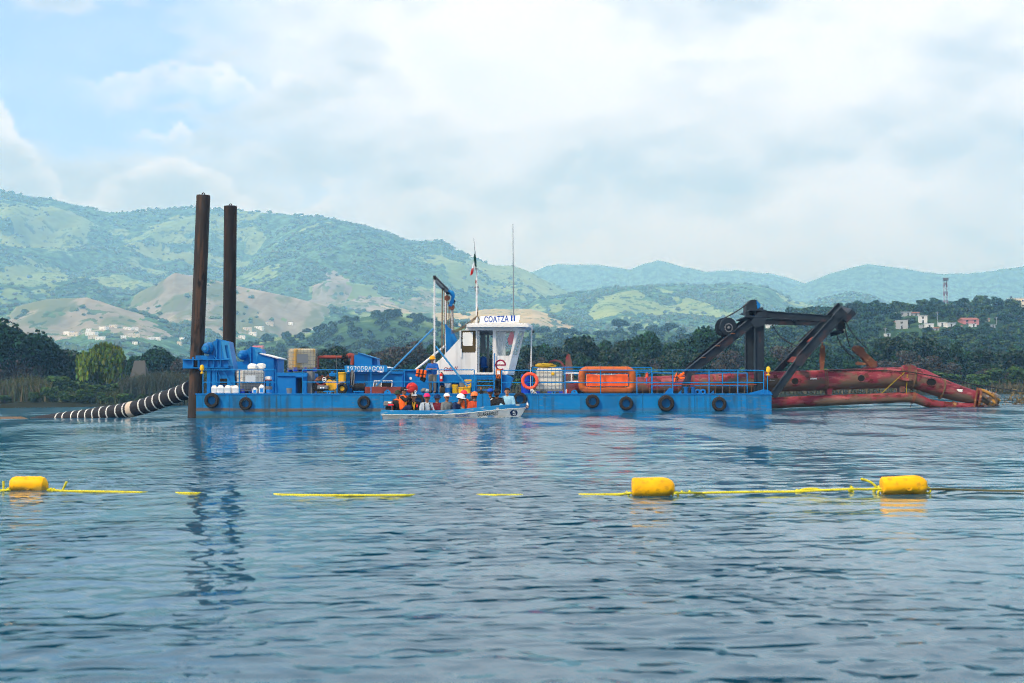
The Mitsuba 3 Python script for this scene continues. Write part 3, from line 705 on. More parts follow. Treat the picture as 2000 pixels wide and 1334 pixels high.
# ---------------------------------------------------------------- wheelhouse
WH = 'dredger__wheelhouse'
V0, V1 = 2.0, 4.6
side = [(897.8, 645.5), (1013.6, 640), (991, 731.5), (849.7, 731.5), (849.7, 709.5), (860, 701.5), (897.8, 661)]
win_l = [(900.8, 645.6), (929.3, 645.6), (929.3, 686), (927, 688.8), (903, 688.8), (900.8, 686)]
door = [(932.3, 645.2), (962.6, 645.2), (962.6, 727.6), (932.3, 727.6)]
win_r = [(970, 646.2), (1004, 645.8), (1005.8, 648), (996.4, 692.4), (993.6, 694.8), (971.5, 694.8), (969.6, 692.6), (968.4, 648)]
dput('near_wall', plate(side, V0, V0 + .06, [win_l, door, win_r]), 'white_paint', WH)
dput('far_wall', plate(side, V1 - .06, V1, [win_l, win_r, [(932.3, 655), (962.6, 655), (962.6, 700), (932.3, 700)]]), 'white_paint', WH)
# raked front in three facets, each a frame round a pane
def quad3(a, b, c, d, th=.05):
    """A slab whose outer face is a, b, c, d."""
    p = np.array([a, b, c, d], float); n = np.cross(p[1] - p[0], p[3] - p[0]); n /= np.linalg.norm(n)
    return trimesh.convex.convex_hull(np.vstack([p, p - n * th]))
uT, zT = L(1013.6, 640, V0); uB, zB = L(991, 731.5, V0); bul = .27
def front(s, k):               # k: height share 0 (bottom) to 1 (top); s: across, 0 near to 3 far
    vv = [V0, V0 + .85, V1 - .85, V1][s]; x = uB + (uT - uB) * k + (bul if s in (1, 2) else 0.0)
    return np.array([x, vv, zB + (zT - zB) * k])
for s in range(3):
    for a, b in ((0, .42), (.93, 1.0)):
        dput('front_panel', quad3(front(s, a), front(s + 1, a), front(s + 1, b), front(s, b)), 'white_paint', WH)
    f = lambda w, k: front(s, k) * (1 - w) + front(s + 1, k) * w
    for w0, w1 in ((0, .09), (.91, 1)):
        dput('mullion', quad3(f(w0, .42), f(w1, .42), f(w1, .93), f(w0, .93)), 'white_paint', WH)
    g_ = trimesh.Trimesh(np.array([f(.09, .42), f(.91, .42), f(.91, .93), f(.09, .93)]) - [.025, 0, 0], [[0, 1, 2], [0, 2, 3]], process=False)
    dput('front_window', g_, 'pane', WH)
dput('notice_board', quad3(front(0, .03) + [.02, .06, 0], front(1, .03) + [.02, -.06, 0], front(1, .36) + [.02, -.06, 0], front(0, .36) + [.02, .06, 0], .02), 'paper', WH)
back_u = L(897.8, 661, V0)[0]
dput('rear_wall', quad3((back_u, V1, L(0, 0, V0)[1] * 0 + Z(661, V0)), (back_u, V0, Z(661, V0)), (back_u, V0, Z(645.5, V0)), (back_u, V1, Z(645.5, V0))), 'white_paint', WH)
sl = [P3(897.8, 661, V0), P3(860, 701.5, V0), P3(849.7, 709.5, V0)]
for a, b in zip(sl[:-1], sl[1:]):
    dput('rear_slope', quad3((b[0], V1, b[2]), (b[0], V0, b[2]), (a[0], V0, a[2]), (a[0], V1, a[2])), 'white_paint', WH)
ru0, ru1 = L(911, 639.6, V0 - .42)[0], L(1037, 637, V0 - .42)[0]
zr0, zr1 = Z(639.5, V0 - .42, 911), Z(633.4, V0 - .42, 911)
rp = Polygon([(ru0, V0 - .42), (ru1 - .12, V0 - .42), (ru1 + .06, V0 + .5), (ru1 + .06, V1 + .2), (ru0, V1 + .2)])
rm = trimesh.creation.extrude_polygon(rp, .13, engine='earcut'); rm.apply_translation((0, 0, zr1 - .13))
dput('roof', rm, 'white_paint', WH)
rm2 = trimesh.creation.extrude_polygon(rp.buffer(-.10), .05, engine='earcut'); rm2.apply_translation((0, 0, zr1 + .002))
dput('roof_cap', rm2, 'white_paint', WH)
dput('roof_skirt', plate([(908, 645.4), (911, 639.9), (1013.6, 638.4), (1013, 641.4), (1000, 641.5), (897.8, 645.4)], V0 - .012, V0 + .05), 'white_paint', WH)
dput('added_dark_lining', [bx(899, 931, 648, 727, V1 - .10, V1 - .065), bx(963, 968, 645, 727, V1 - .10, V1 - .065), bx(931, 963, 700, 727, V1 - .10, V1 - .065), plate([(968, 694), (1003, 694), (994, 727), (968, 727)], V1 - .10, V1 - .065)], 'grey_steel', WH)  # added dark panels that make the cabin look dim through its panes
dput('ceiling', bx(900, 1010, 645.5, 647, V0 + .08, V1 - .08), 'grey_steel', WH)
dput('floor', bx(898, 990, 727.6, 731.5, V0 + .06, V1 - .06), 'grey_steel', WH)
dput('skirt', [plate([(849.7, 731.5), (991, 731.5), (1001, 737), (990, 769), (979, 769), (979, 741), (927, 741), (927, 769), (921, 769), (921, 747), (849.7, 747)], V0 + .01, V1 - .02), plate([(984, 733), (1001.5, 737), (991, 769), (979, 769)], V0 - .02, V0 + .01)], 'blue_paint', WH)
dput('skirt_panel', bx(846, 921, 747, 769, V0 + .9, V1 - .1), 'hull_paint', WH)
dput('window', plate([(901.4, 646.2), (928.8, 646.2), (928.8, 688), (901.4, 688)], V0 + .035, V0 + .05), 'tan_recess', WH)
dput('window_paper', plate([(904, 649.4), (923.2, 648.6), (923.6, 660), (922.8, 675.4), (909, 675.8), (904.2, 674.8), (903.6, 662)], V0 + .015, V0 + .034), 'paper', WH)
dput('window_latch', [rod((899.2, 646), (899.2, 680), .02, V0 - .03), rod((900.6, 681), (900.6, 698), .045, V0 - .04)], 'white_plastic', WH)
dput('door_frame', [bx(929.6, 932.4, 644, 728.6, V0 - .02, V0 + .08), bx(962.4, 964.8, 644, 728.6, V0 - .02, V0 + .08), bx(929.6, 964.8, 642.6, 645.2, V0 - .02, V0 + .08), bx(928, 964.8, 728.2, 731.6, V0 - .10, V0 + .08)], 'white_paint', WH)
dput('sliding_door', [bx(933.6, 936.2, 645.4, 727.6, V0 + .09, V0 + .12)], 'white_paint', WH)
g_ = trimesh.Trimesh([P3(968.4, 645.8, V0 + .04), P3(1005.8, 645.8, V0 + .04), P3(994, 694.8, V0 + .04), P3(969.6, 694.8, V0 + .04)], [[0, 1, 2], [0, 2, 3]], process=False)
dput('side_window', g_, 'pane', WH)
dput('curtain', [tube([P3(970 + 1.7 * k, 646, V0 + .32), P3(970 + 1.65 * k, 695, V0 + .32)], .024, 6) for k in range(11)], 'curtain', WH)
dput('red_sheet', plate([(991, 664), (996, 650), (1002, 646), (1004, 655), (1001, 672), (994, 674)], V0 + .5, V0 + .53), 'pink', WH)
dput('control_desk', bx(966, 992, 700, 727, V0 + .6, V1 - .5), 'interior_dark', WH)
dput('operator_chair', [bx(938, 950, 696, 716, 3.0, 3.5, .08), bx(938, 953, 714, 719, 2.9, 3.5, .05), rod((945, 719), (945, 728), .05, 3.2)], 'sign_blue', WH)
dput('interior_cabinet', [bx(950.5, 955, 652, 727, 4.2, 4.5), bx(938, 948, 650, 690, 4.3, 4.5)], 'curtain', WH)
# emblem: a ring with a bar, open at the lower right
cx_, cz_ = L(977.6, 712.8, V0)
ang = np.radians(np.linspace(0, 303, 40)); R_ = 9.3 * .0245
arc = Polygon([((R_ + .036) * math.cos(a) + cx_, (R_ + .036) * math.sin(a) + cz_) for a in ang] + [((R_ - .036) * math.cos(a) + cx_, (R_ - .036) * math.sin(a) + cz_) for a in ang[::-1]])
dput('emblem', [prism(arc, V0 - .012, V0 - .002), box(cx_ - R_ - .05, cx_ + R_ + .03, V0 - .0135, V0 - .002, cz_ - .036, cz_ + .026)], 'maroon', WH)
u_, z_ = L(866, 724.6, V0)
dput('script_name', moved(text_uz('Coatza', .20, .008, True, fit=.44, skew=.35), (u_, V0 - .003, z_)), 'maroon', WH)
dput('script_number', cat([bar((L(887.6 + 3.4 * k_, 724, V0)[0], V0 - .006, z_ + .05), (L(887.6 + 3.4 * k_, 724, V0)[0] + .06, V0 - .006, z_ + .22), .004, .035, (1, 0, 0)) for k_ in (0, 1)]), 'maroon', WH)
dput('name_sign', plate([(938.4, 617.4), (1015.8, 616.1), (1013.4, 629.6), (936.8, 631)], 2.55, 2.60), 'sign_white', WH)
u_, z_ = L(945.2, 629.2, 2.55); fw = L(999, 628, 2.55)[0] - u_
m_ = moved(text_uz('COATZA', .275, .012, True, fit=L(992.6, 628, 2.55)[0] - u_), (u_, 2.549, z_)); m2_ = cat([box(a_ - .038, a_ + .038, 2.537, 2.549, z_ + .02, z_ + .30, 0) for a_ in (L(999.4, 628, 2.55)[0], L(1004.6, 628, 2.55)[0])])
sh_ = lambda m: m.apply_transform(np.array([[1, 0, 0, 0], [0, 1, 0, 0], [.022, 0, 1, -.022 * u_], [0, 0, 0, 1]]))
dput('name_sign__lettering', [sh_(m_), sh_(m2_)], 'letter_blue', WH)
dput('awning_post', rod((1038.4, 638), (1037.2, 717), .032, V0 + .4), 'white_paint', WH)
dput('hand_rail', rod((965.4, 690), (965.4, 733), .03, V0 - .12), 'rail_blue', WH)
dput('roof_lamp', [ball(.07, 1, t=P3(1041, 648, V0 + .6)), rod((1037, 641), (1041, 648), .02, V0 + .6)], 'dark', WH)
for py in (735, 745.5, 753, 761.8):
    dput('step', rod((929.5, py), (965.5, py), .026, V0 - .5), 'rail_blue', WH)
for px in (929.5, 965):
    dput('step_rail', bx(px - 1.2, px + 1.2, 733.5, 769, V0 - .56, V0 - .44), 'rail_blue', WH)
dput('life_box', [bx(968.6, 978.6, 720.8, 740, V0 - .30, V0 - .06, .03)], 'orange_float', WH, label='orange box below the emblem')
dput('life_box__notice', bx(970.4, 976.6, 724, 731, V0 - .306, V0 - .298), 'paper', WH)

t = thing('dark_gap_box', 'added dark box standing for the shaded gap by the steps', 'bag'); hb = bx(967, 979.4, 740.6, 763, V0 - .34, V0 - .06, .06).subdivide().subdivide(); hb.vertices += .03 * (meshkit.noise(hb.vertices * 7) - .5)[:, None]  # made-up dark body in place of the shaded gap below the cabin
put('body', hb, 'dark', t, 50, M=MD); put('strap', [rod((969, 741), (972, 733), .02, V0 - .3), rod((977, 741), (974, 733), .02, V0 - .3)], 'dark', t, M=MD)  # the straps are made up along with it
# mast, flagpole and aerials
t = 'dredger__mast'
v = 2.9
dput('pole', tube([P3(931.2, 633, v), P3(931.2, 560, v), P3(930.8, 526, v)], [.048, .046, .032], 12), 'white_paint', t)
dput('band', rod((930, 547.5), (930, 553.5), .05, v, n=12), 'red_brown', t)
dput('crossbar', [rod((924.5, 525.6), (935, 525.2), .022, v), rod((926, 561.5), (935.5, 560.6), .045, v), rod((927.5, 566), (935, 572), .035, v)], 'grey_steel', t)
dput('flag_staff', tube([P3(930, 528, v - .05), P3(928, 493, v - .05), P3(925.2, 464.4, v - .05)], [.016, .014, .006]), 'cable', t)
dput('stay_foot', [rod((931.2, 616), (936.4, 633), .02, v), rod((931.2, 616), (928, 633), .02, v)], 'white_paint', t)
for k in range(3):
    dput('lead', tube(smooth_line([P3(933.4, 600, v - .05), P3(933.2 - .4 * k, 614, v - .05), P3(922 + k, 624 + 1.6 * k, v), P3(900, 640 + 2 * k, v - .2), P3(882, 646 + 2.5 * k, v - .6)], 24), .020, 6), 'wire_brown', t)
dput('lead', tube(smooth_line([P3(932, 616, v - .05), P3(935.6, 624, v - .05), P3(934, 631, v - .05), P3(937, 633, v - .05)], 12), .02, 6), 'wire_brown', t)
dput('whip_aerial', tube([P3(1003, 616, 3.2), P3(1002.4, 520, 3.2), P3(1001.8, 437, 3.2)], [.028, .022, .013], 8), 'cage_steel', 'dredger')
t = thing('flag', 'limp green white and red flag wrapped round the mast top', 'flag')
def cloth(rows, v, sway=.05):
    """Hanging cloth: rows of (photo x left, x right, y)."""
    top, n = [], 7
    for k, (xa, xb, py) in enumerate(rows):
        for j in range(n):
            px = xa + (xb - xa) * j / (n - 1); u, z = L(px, py, v); top.append((u, v + sway * math.sin(2.2 * j + .8 * k), z))
    f = [(r * n + j, r * n + j + 1, (r + 1) * n + j + 1) for r in range(len(rows) - 1) for j in range(n - 1)] + [(r * n + j, (r + 1) * n + j + 1, (r + 1) * n + j) for r in range(len(rows) - 1) for j in range(n - 1)]
    a = trimesh.Trimesh(np.array(top), f, process=False); b = a.copy(); b.apply_translation((0, .012, 0)); b.invert()
    return cat([a, b])
put('hoist_band', cloth([(926.8, 928.4, 494), (925, 929.6, 502), (925.4, 930.6, 510), (926, 930.4, 517), (928.6, 931.4, 521)], 2.8), 'flag_green', t, True, M=MD)
put('middle_band', cloth([(925, 927.6, 511), (923, 928, 518), (922, 928.6, 524), (921.4, 926.4, 530)], 2.78), 'sign_white', t, True, M=MD)
put('fly_band', cloth([(921.6, 925, 524), (919.8, 925.2, 528.6), (918.8, 923.6, 534), (918.4, 920.4, 538)], 2.76), 'red_paint', t, True, M=MD)

# ---------------------------------------------------------------- monorail hoist over the middle of the deck
HO = 'dredger__hoist_frame'
vn, vf = .75, 7.7
dput('post', rod((848.7, 769), (848.7, 543), .042, vn, n=12), 'white_paint', HO)
dput('post', rod((869.4, 769), (870.2, 563), .042, vf, n=12), 'white_paint', HO)
zt = P3(848.5, 540.5, vn); zf = P3(876.5, 568, vf + .5)
dput('monorail', [bar(zt, zf, .16, .045), bar(np.array(zt) - [0, 0, .17], np.array(zf) - [0, 0, .17], .16, .045), bar(np.array(zt) - [0, 0, .085], np.array(zf) - [0, 0, .085], .03, .15)], 'grey_steel', HO)
dput('rail_end', bx(846.4, 851, 537.8, 546.2, vn - .1, vn + .05), 'dark', HO)
dput('brace', rod((734.5, 754), (846.4, 641.5), .042, vn - .3, vn - .05, 10), 'trim_and_lit_blue', HO)
dput('brace', rod((912.5, 755), (851, 676), .042, .45, vn - .05, 10), 'trim_and_lit_blue', HO)
dput('brace', rod((811, 722.5), (877, 669), .052, 4.0, 7.2, 10), 'white_paint', HO)
dput('kingpost', [plate([(866.4, 633), (871, 633), (893, 664), (889, 669)], 5.0, 5.25), plate([(869, 634), (884, 645), (893, 663), (880, 690), (872, 690)], 5.3, 5.4)], 'blue_paint', HO)
dput('kingpost', [rod((884.6, 690), (882.6, 570), .05, 6.5)], 'white_paint', HO)
hoist_cols = ['red_brown', 'rail_blue', 'dark']
for k, (px, py, v, c) in enumerate(((873.6, 582, 5.8, 'rust'), (882.6, 600, 6.4, 'rust'))):
    dput('pulley', [moved(torus(.10, .05, 18, 8), P3(px, py, v)), moved(ball(.06, 1), P3(px, py, v))], c, HO)
dput('chain_hoist', [tube(smooth_line([P3(875, 569, 6.0), P3(881.5, 572, 6.0), P3(885, 578, 6.0), P3(883, 588, 6.0), P3(879.5, 596, 6.0)], 16), [.10, .10, .10, .13, .13, .12, .10, .10, .08, .08, .08, .10, .11, .10, .08, .06], 8), bx(875.5, 883.5, 594, 598.5, 5.9, 6.1, .04)], 'rail_blue', HO)
dput('chain_hoist__hook_block', [ball(.10, 1, t=P3(885.6, 588.5, 6.1)), rod((885, 590), (888, 594), .03, 6.1)], 'dark', HO)
for (a, b, py0, py1, v, r) in ((863.6, 862.4, 562, 700, 4.6, .022), (865, 864.5, 562, 700, 4.7, .015), (868, 868.6, 566, 700, 4.9, .018), (872.4, 871.8, 584, 660, 5.8, .022), (874.6, 876.6, 585, 640, 5.8, .016), (876, 880.8, 590, 640, 6.0, .02), (881, 880.6, 602, 643, 6.4, .014), (883, 883, 602, 643, 6.4, .014), (885, 885.6, 602, 643, 6.4, .014)):
    dput('wire', rod((a, py0), (b, py1), r, v, n=6), 'wire_brown', HO)
dput('trolley', [bx(863, 868, 560, 566, 4.6, 4.9, .03), bx(871, 877, 570, 575, 5.7, 6.0, .03)], 'dark', HO)

# ---------------------------------------------------------------- bow gantry
GA = 'dredger__gantry'
vg0, vg1 = 2.75, 5.45
def beam(a, b, va, vb, w, h, name='beam', col='black_steel', up=(0, 0, 1)):
    p0, p1 = np.array(P3(*a, va)), np.array(P3(*b, vb)); d = (p1 - p0) / np.linalg.norm(p1 - p0)
    upv = np.array(up, float); s = np.cross(d, upv)
    if np.linalg.norm(s) < .1: s = np.array([0, 1.0, 0])
    s /= np.linalg.norm(s); n = np.cross(s, d); fl = .035
    parts = [bar(p0 + n * (h / 2 - fl / 2), p1 + n * (h / 2 - fl / 2), w, fl, n), bar(p0 - n * (h / 2 - fl / 2), p1 - n * (h / 2 - fl / 2), w, fl, n), bar(p0, p1, w * .55, h - 2 * fl, n)]
    return dput(name, parts, col, GA)
beam((1482.5, 769), (1482.5, 606), vg0, vg0, .42, .44, 'leg', up=(1, 0, 0))
beam((1463.5, 769), (1463, 612), vg1, vg1, .42, .42, 'leg', up=(1, 0, 0))
dput('head', plate([(1458, 613), (1458, 594.4), (1467, 585.3), (1477.4, 585.3), (1484.6, 593.6), (1484.6, 607)], 3.5, 4.7), 'black_steel', GA)
dput('head__side_plate', plate([(1477.6, 586.6), (1484.8, 594), (1484.8, 604), (1479, 602)], 3.44, 3.49), 'blue_paint', GA)
dput('collar', [plate([(1466, 629), (1480, 611), (1497, 605.6), (1497.5, 621), (1492, 636), (1476, 640)], vg0 - .28, vg0 - .24), bx(1464, 1497, 604.6, 607.4, vg0 - .3, vg1 + .3), bx(1455, 1497, 617.6, 620.2, vg0 - .3, vg1 + .25)], 'black_steel', GA)
dput('collar__lug', [bx(1483, 1491, 600.4, 606, 3.1, 3.3), bx(1456, 1464, 608, 620, 3.0, 3.3)], 'black_steel', GA)
beam((1468.5, 628), (1338, 733), vg0, vg0 - .35, .34, .40, 'stay')
beam((1459, 624), (1342, 722), vg1, vg1 + .2, .30, .34, 'stay')
dput('stay_shoe', [plate([(1328, 769), (1333, 748), (1346, 722), (1352, 728), (1345, 769)], 2.3, 2.42)], 'black_steel', GA)
for a in ((1374, 705), (1402, 682), (1432, 658)):
    dput('stay_cleat', bx(a[0] - 4, a[0] + 4, a[1] - 7.5, a[1] - 5.6, vg0 - .45, vg0 - .15), 'rust', GA)
beam((1494, 614), (1637, 624), vg0 + .1, vg0 + .15, .30, .33, 'top_beam')
beam((1494, 628), (1612, 631), vg1, vg1, .30, .28, 'top_beam')
for k in range(2):
    dput('top_beam_tie', rod((1549 + 3 * k, 617.5), (1549 + 3 * k, 629), .04, vg0, vg1), 'black_steel', GA)
# raking hoist frame at the bow
beam((1509, 774), (1562, 702), vg0 - .1, vg0 - .1, .30, .33, 'hoist_leg')
beam((1562, 702), (1648, 606), vg0 - .1, vg0 - .1, .34, .44, 'hoist_leg')
beam((1514, 729), (1543, 700), vg1 - .2, vg1 - .2, .30, .28, 'hoist_leg')
beam((1543, 700), (1641, 596), vg1 - .2, vg1 - .2, .32, .34, 'hoist_leg')
dput('crosshead', [quad3(P3(1664, 604, vg0 - .3), P3(1640, 596.4, vg1), P3(1622, 612, vg1), P3(1646, 622, vg0 - .3), .30)], 'black_steel', GA)
dput('cross_plate', [quad3(P3(1602, 652, vg0 - .1), P3(1583, 660, vg1 - .2), P3(1574, 668, vg1 - .2), P3(1592, 663, vg0 - .1), .05), quad3(P3(1567, 696, vg0 - .1), P3(1546, 697, vg1 - .2), P3(1536, 706, vg1 - .2), P3(1556, 708, vg0 - .1), .05)], 'red_brown', GA)
dput('gusset', plate([(1552, 712), (1556, 697), (1568, 690), (1577, 700), (1566, 716)], vg0 - .32, vg0 - .28), 'black_steel', GA)
dput('sheave_pin', tube([P3(1622, 653, 3.4), P3(1648, 645.6, 3.2)], .11, 14), 'black_steel', GA, smooth=40)
dput('sheave_cheek', [plate([(1634, 634), (1648, 622), (1652, 640), (1640, 650)], 3.3, 3.36), plate([(1630, 634), (1644, 622), (1648, 640), (1636, 650)], 4.4, 4.46)], 'black_steel', GA)
dput('leg_pin', moved(lathe([(0, 0), (.16, 0), (.14, .05), (0, .06)], 16, 'y'), (*L(1637, 615, vg0 - .4)[:1], vg0 - .34, L(1637, 615, vg0 - .4)[1])), 'black_steel', GA)
# drum of the ladder winch, leaning on the stay
c = P3(1417.6, 639, vg0 + .3)
dput('winch_drum', [moved(lathe([(0, -.30), (.44, -.30), (.46, -.26), (.46, -.22), (.30, -.20), (.28, .18), (.46, .20), (.46, .26), (0, .26)], 28, 'y'), c, rz=.35)], 'black_steel', GA, smooth=30)
dput('winch_drum__hub', [moved(lathe([(.17, 0), (.22, 0), (.20, .05), (.14, .06)], 16, 'y'), (c[0] + .1, c[1] - .30, c[2] - .04), rz=.35), ball(.07, 1, (1, .6, 1), (c[0] + .1, c[1] - .33, c[2] - .04))], 'grey_steel', GA)
for a, b, va, vb, sag in (((1414, 621.4), (1458, 594.6), 3.1, 3.6, 2), ((1508, 634), (1562, 678), 3.2, 3.4, 8), ((1646, 628), (1660, 678), 3.2, 3.6, 0), ((1650, 626), (1696, 682), 3.2, 3.7, 5), ((1634, 653), (1671, 700), 3.4, 3.7, 7), ((1586, 642), (1560, 668), 5.0, 5.0, 0)):
    m = (np.array(a) + b) / 2 + [-sag * .3, sag]
    dput('wire', tube(smooth_line([P3(*a, va), P3(*m, (va + vb) / 2), P3(*b, vb)], 14), .028, 6), 'cable', GA)

# ---------------------------------------------------------------- the ladder: boom, suction pipe and cutter (a thing of its own, hinged at the bow)
t = LD = thing('dredging_ladder', 'muddy red tubular dredging ladder with suction pipe and rusty cutter head beyond the bow', 'dredging arm')
def lput(name, mesh, bsdf, **kw): return put(name, mesh, bsdf, LD, M=MD, **kw)
vl = 4.1
cl = [(1180, 756.5, 17), (1300, 752.5, 18.6), (1400, 749.5, 19.4), (1500, 745.5, 20), (1600, 743, 20), (1700, 738.8, 20.2), (1772, 737.4, 20.4), (1792, 739.6, 21.4), (1818, 749.5, 20.2), (1850, 761.6, 17.6), (1885, 771.6, 14.6), (1911, 778.6, 13.4)]
sc = lambda px: .0251
pp = np.array([P3(x, y, vl) for x, y, r in cl]); rr = np.array([r * .0252 for _, _, r in cl])
q = smooth_line(np.column_stack([pp, rr]), 46)
lput('boom', tube(q[:, :3], q[:, 3], 32), 'ladder_paint', smooth=40)
for px, py, rx_, rz_ in ((1553, 745, 7.2, 7.2), (1682, 739, 7.0, 7.0), (1818.6, 746.6, 9.8, 7.4)):
    u, z = L(px, py, vl - .5)
    yb = vl - .47
    ring = moved(torus(rx_ * .0248, .022, 24, 8, sx=1, sz=rz_ / rx_), (u, yb - .045, z)); lput('hand_hole', ring, 'ladder_paint', smooth=True)
    lput('hand_hole_dark_disc', moved(lathe([(0, 0), (rx_ * .0248, 0), (rx_ * .0248, .04), (0, .04)], 24, 'y'), (0, 0, 0), s=(1, 1, rz_ / rx_)).apply_translation((u, yb - .062, z)), 'dark')  # dark disc stands for the shade inside an open hole
for px, py, w in ((1589, 741, 7), (1589 - 80.5, 744.6, 6.4), (1874, 763, 6.4)):
    lput('label_plate', bx(px - w, px + w, py - 3, py + 3, vl - .50 - (.0 if px < 1800 else -.10), vl - .46 - (.0 if px < 1800 else -.10), .03), 'rope_white')
for px, top in ((1620, 753), (1762, 748)):
    lput('bracket', plate([(px - 6.5, top), (px + 6.5, top), (px + 4.5, top + 18), (px - 3.6, top + 18)], vl - .30, vl + .3), 'ladder_paint')
for a, b, v in (((1571, 726), (1569, 762), vl), ((1609, 723), (1610, 763), vl), ((1613, 723), (1614, 763), vl), ((1786, 716), (1780, 760), vl), ((1844, 740), (1835, 778), vl)):
    c0 = np.array(P3(*a, v)); c1 = np.array(P3(*b, v)); m = (c0 + c1) / 2; d = c0 - c1; hgt = np.linalg.norm(d)
    ax = np.cross(d / hgt, [0, 1, 0]); tor = torus(hgt / 2 + .015, .035 if a[0] > 1700 else .022, 26, 8, axis=0)
    lput('rope_wrap', moved(tor, m, ry=math.atan2(d[0], d[2])), 'wire_brown', smooth=True)
lput('cover_disc', moved(lathe([(0, 0), (.58, 0), (.60, .05), (.56, .10), (0, .12)], 26), P3(1765, 733, vl - .1), rx=.55, ry=.1), 'ladder_paint', smooth=30)
lput('crown_plate', plate([(1766, 722), (1768, 713), (1779, 711.6), (1790, 716), (1793, 733), (1784, 735), (1772, 727)], vl - .45, vl + .3), 'ladder_paint')
lput('hoist_link', [plate([(1667, 683), (1668, 677), (1674, 674.6), (1687, 679), (1689, 686), (1712, 707), (1712, 715), (1706, 719), (1699, 716), (1683, 697), (1671, 688)], vl - .22, vl + .22)], 'rust')
for px, py in ((1668.6, 680.5), (1682, 693), (1706, 711.5)):
    lput('link_pin', moved(lathe([(0, 0), (.11, 0), (.11, .05), (.05, .06), (.04, .03), (0, .03)], 16, 'y'), (*L(px, py, vl - .28)[:1], vl - .26, L(px, py, vl - .28)[1])), 'rust')
lput('link_lug', plate([(1683, 722), (1694, 715), (1700, 713), (1707, 704), (1713, 706), (1714, 714), (1710, 722)], vl - .14, vl + .14), 'ladder_paint')
lput('small_link', plate([(1672, 708), (1675, 706), (1692, 709), (1692, 713), (1675, 713), (1671, 711)], vl - .35, vl - .25), 'rust')
lput('hanging_block', [plate([(1603, 680), (1606, 673), (1611, 676), (1612, 692), (1609, 722), (1603, 722), (1602, 700)], vl - .1, vl + .12), rod((1606, 668), (1606, 676), .03, vl)], 'rust')
# suction pipe below the boom
sp = [(1480, 788.5, 11), (1600, 783, 10.6), (1700, 779, 10), (1774, 776.4, 10), (1786, 777.4, 10), (1812, 787, 8.6), (1850, 792, 7.2), (1892, 793.5, 6.2), (1925, 795, 5.6)]
pp = np.array([P3(x, y, vl - .15) for x, y, r in sp]); q = smooth_line(np.column_stack([pp, [r * .0252 for _, _, r in sp]]), 40)
lput('suction_pipe', tube(q[:, :3], q[:, 3], 24), 'ladder_paint', smooth=40)
for px, py in ((1783, 777), (1862, 792.5)):
    c0 = np.array(P3(px, py, vl - .15)); lput('pipe_clamp', tube([c0 - [.07, 0, -.02], c0 + [.07, 0, -.02]], .285 if px < 1800 else .21, 20), 'rust', smooth=40)
lput('pipe_clamp__tail', tube([P3(1781, 785, vl - .4), P3(1777, 797, vl - .42)], .02, 6), 'cable')
# cutter head: ring, hub and spiral blades with teeth
ax0, ax1 = np.array(P3(1908, 777.6, vl)), np.array(P3(1951, 783.5, vl)); dx = (ax1 - ax0) / np.linalg.norm(ax1 - ax0)
lput('cutter_ring', moved(torus(.44, .07, 30, 10, axis=0), ax0 + dx * .05, ry=.16, s=None), 'rust', smooth=True)
lput('cutter_ring_arm', rod((1910, 757), (1903, 796), .05, vl - .42), 'rust')
lput('cutter_hub', tube([ax0 - dx * .3, ax0 + dx * .3, ax0 + dx * .75, ax1], [.33, .31, .26, .14], 18), 'mud_brown', smooth=40)
e1 = np.cross(dx, [0, 1, 0]); e1 /= np.linalg.norm(e1); e2 = np.cross(dx, e1)
for k in range(6):
    pts = []
    for s in np.linspace(0, 1, 9):
        a = k * math.pi / 3 + 1.5 * s; rad = .43 * (1 - .42 * s ** 1.6)
        pts.append(ax0 + dx * (.06 + 1.02 * s) + rad * (math.cos(a) * e1 + math.sin(a) * e2))
    lput('cutter_blade', tube(np.array(pts), [.06, .07, .075, .075, .07, .065, .06, .05, .03], 6), ['yellow_rust', 'mud_brown', 'grey_steel'][k % 3], smooth=50)
    for j in (2, 4, 6):
        o = pts[j] - (ax0 + dx * (.06 + 1.02 * j / 8)); o /= np.linalg.norm(o)
        lput('cutter_tooth', tube([pts[j] + o * .02, pts[j] + o * .15 + dx * .06], [.045, .012], 6), ['rust', 'cage_steel'][(k + j // 2) % 2])
for k in range(9):                                              # weed caught on the head
    a = np.array(P3(1930 + 20 * rng.random(), 770 + 14 * rng.random(), vl - .35)); lput('caught_weed', tube([a, a + [.05, -.08, -.15 - .1 * rng.random()], a + [.12 * rng.normal(), -.1, -.38]], [.02, .016, .006], 5), 'mud_brown')
for k in range(16):                                             # broken teeth and clods packed between the blades
    s_ = rng.uniform(.05, .13); b = trimesh.creation.icosphere(1, 1.0); b.vertices = b.vertices * (s_ * rng.uniform(.6, 1.4, 3)) * (1 + .5 * (rng.random((len(b.vertices), 1)) - .5)); a_ = rng.uniform(0, 6.28); f_ = rng.uniform(.1, 1.0)
    lput('cutter_lump', moved(b, ax0 + dx * f_ * .95 + (.44 - .20 * f_) * (math.cos(a_) * e1 + math.sin(a_) * e2)), ['rust', 'mud_brown', 'yellow_rust', 'cage_steel', 'dark'][k % 5])
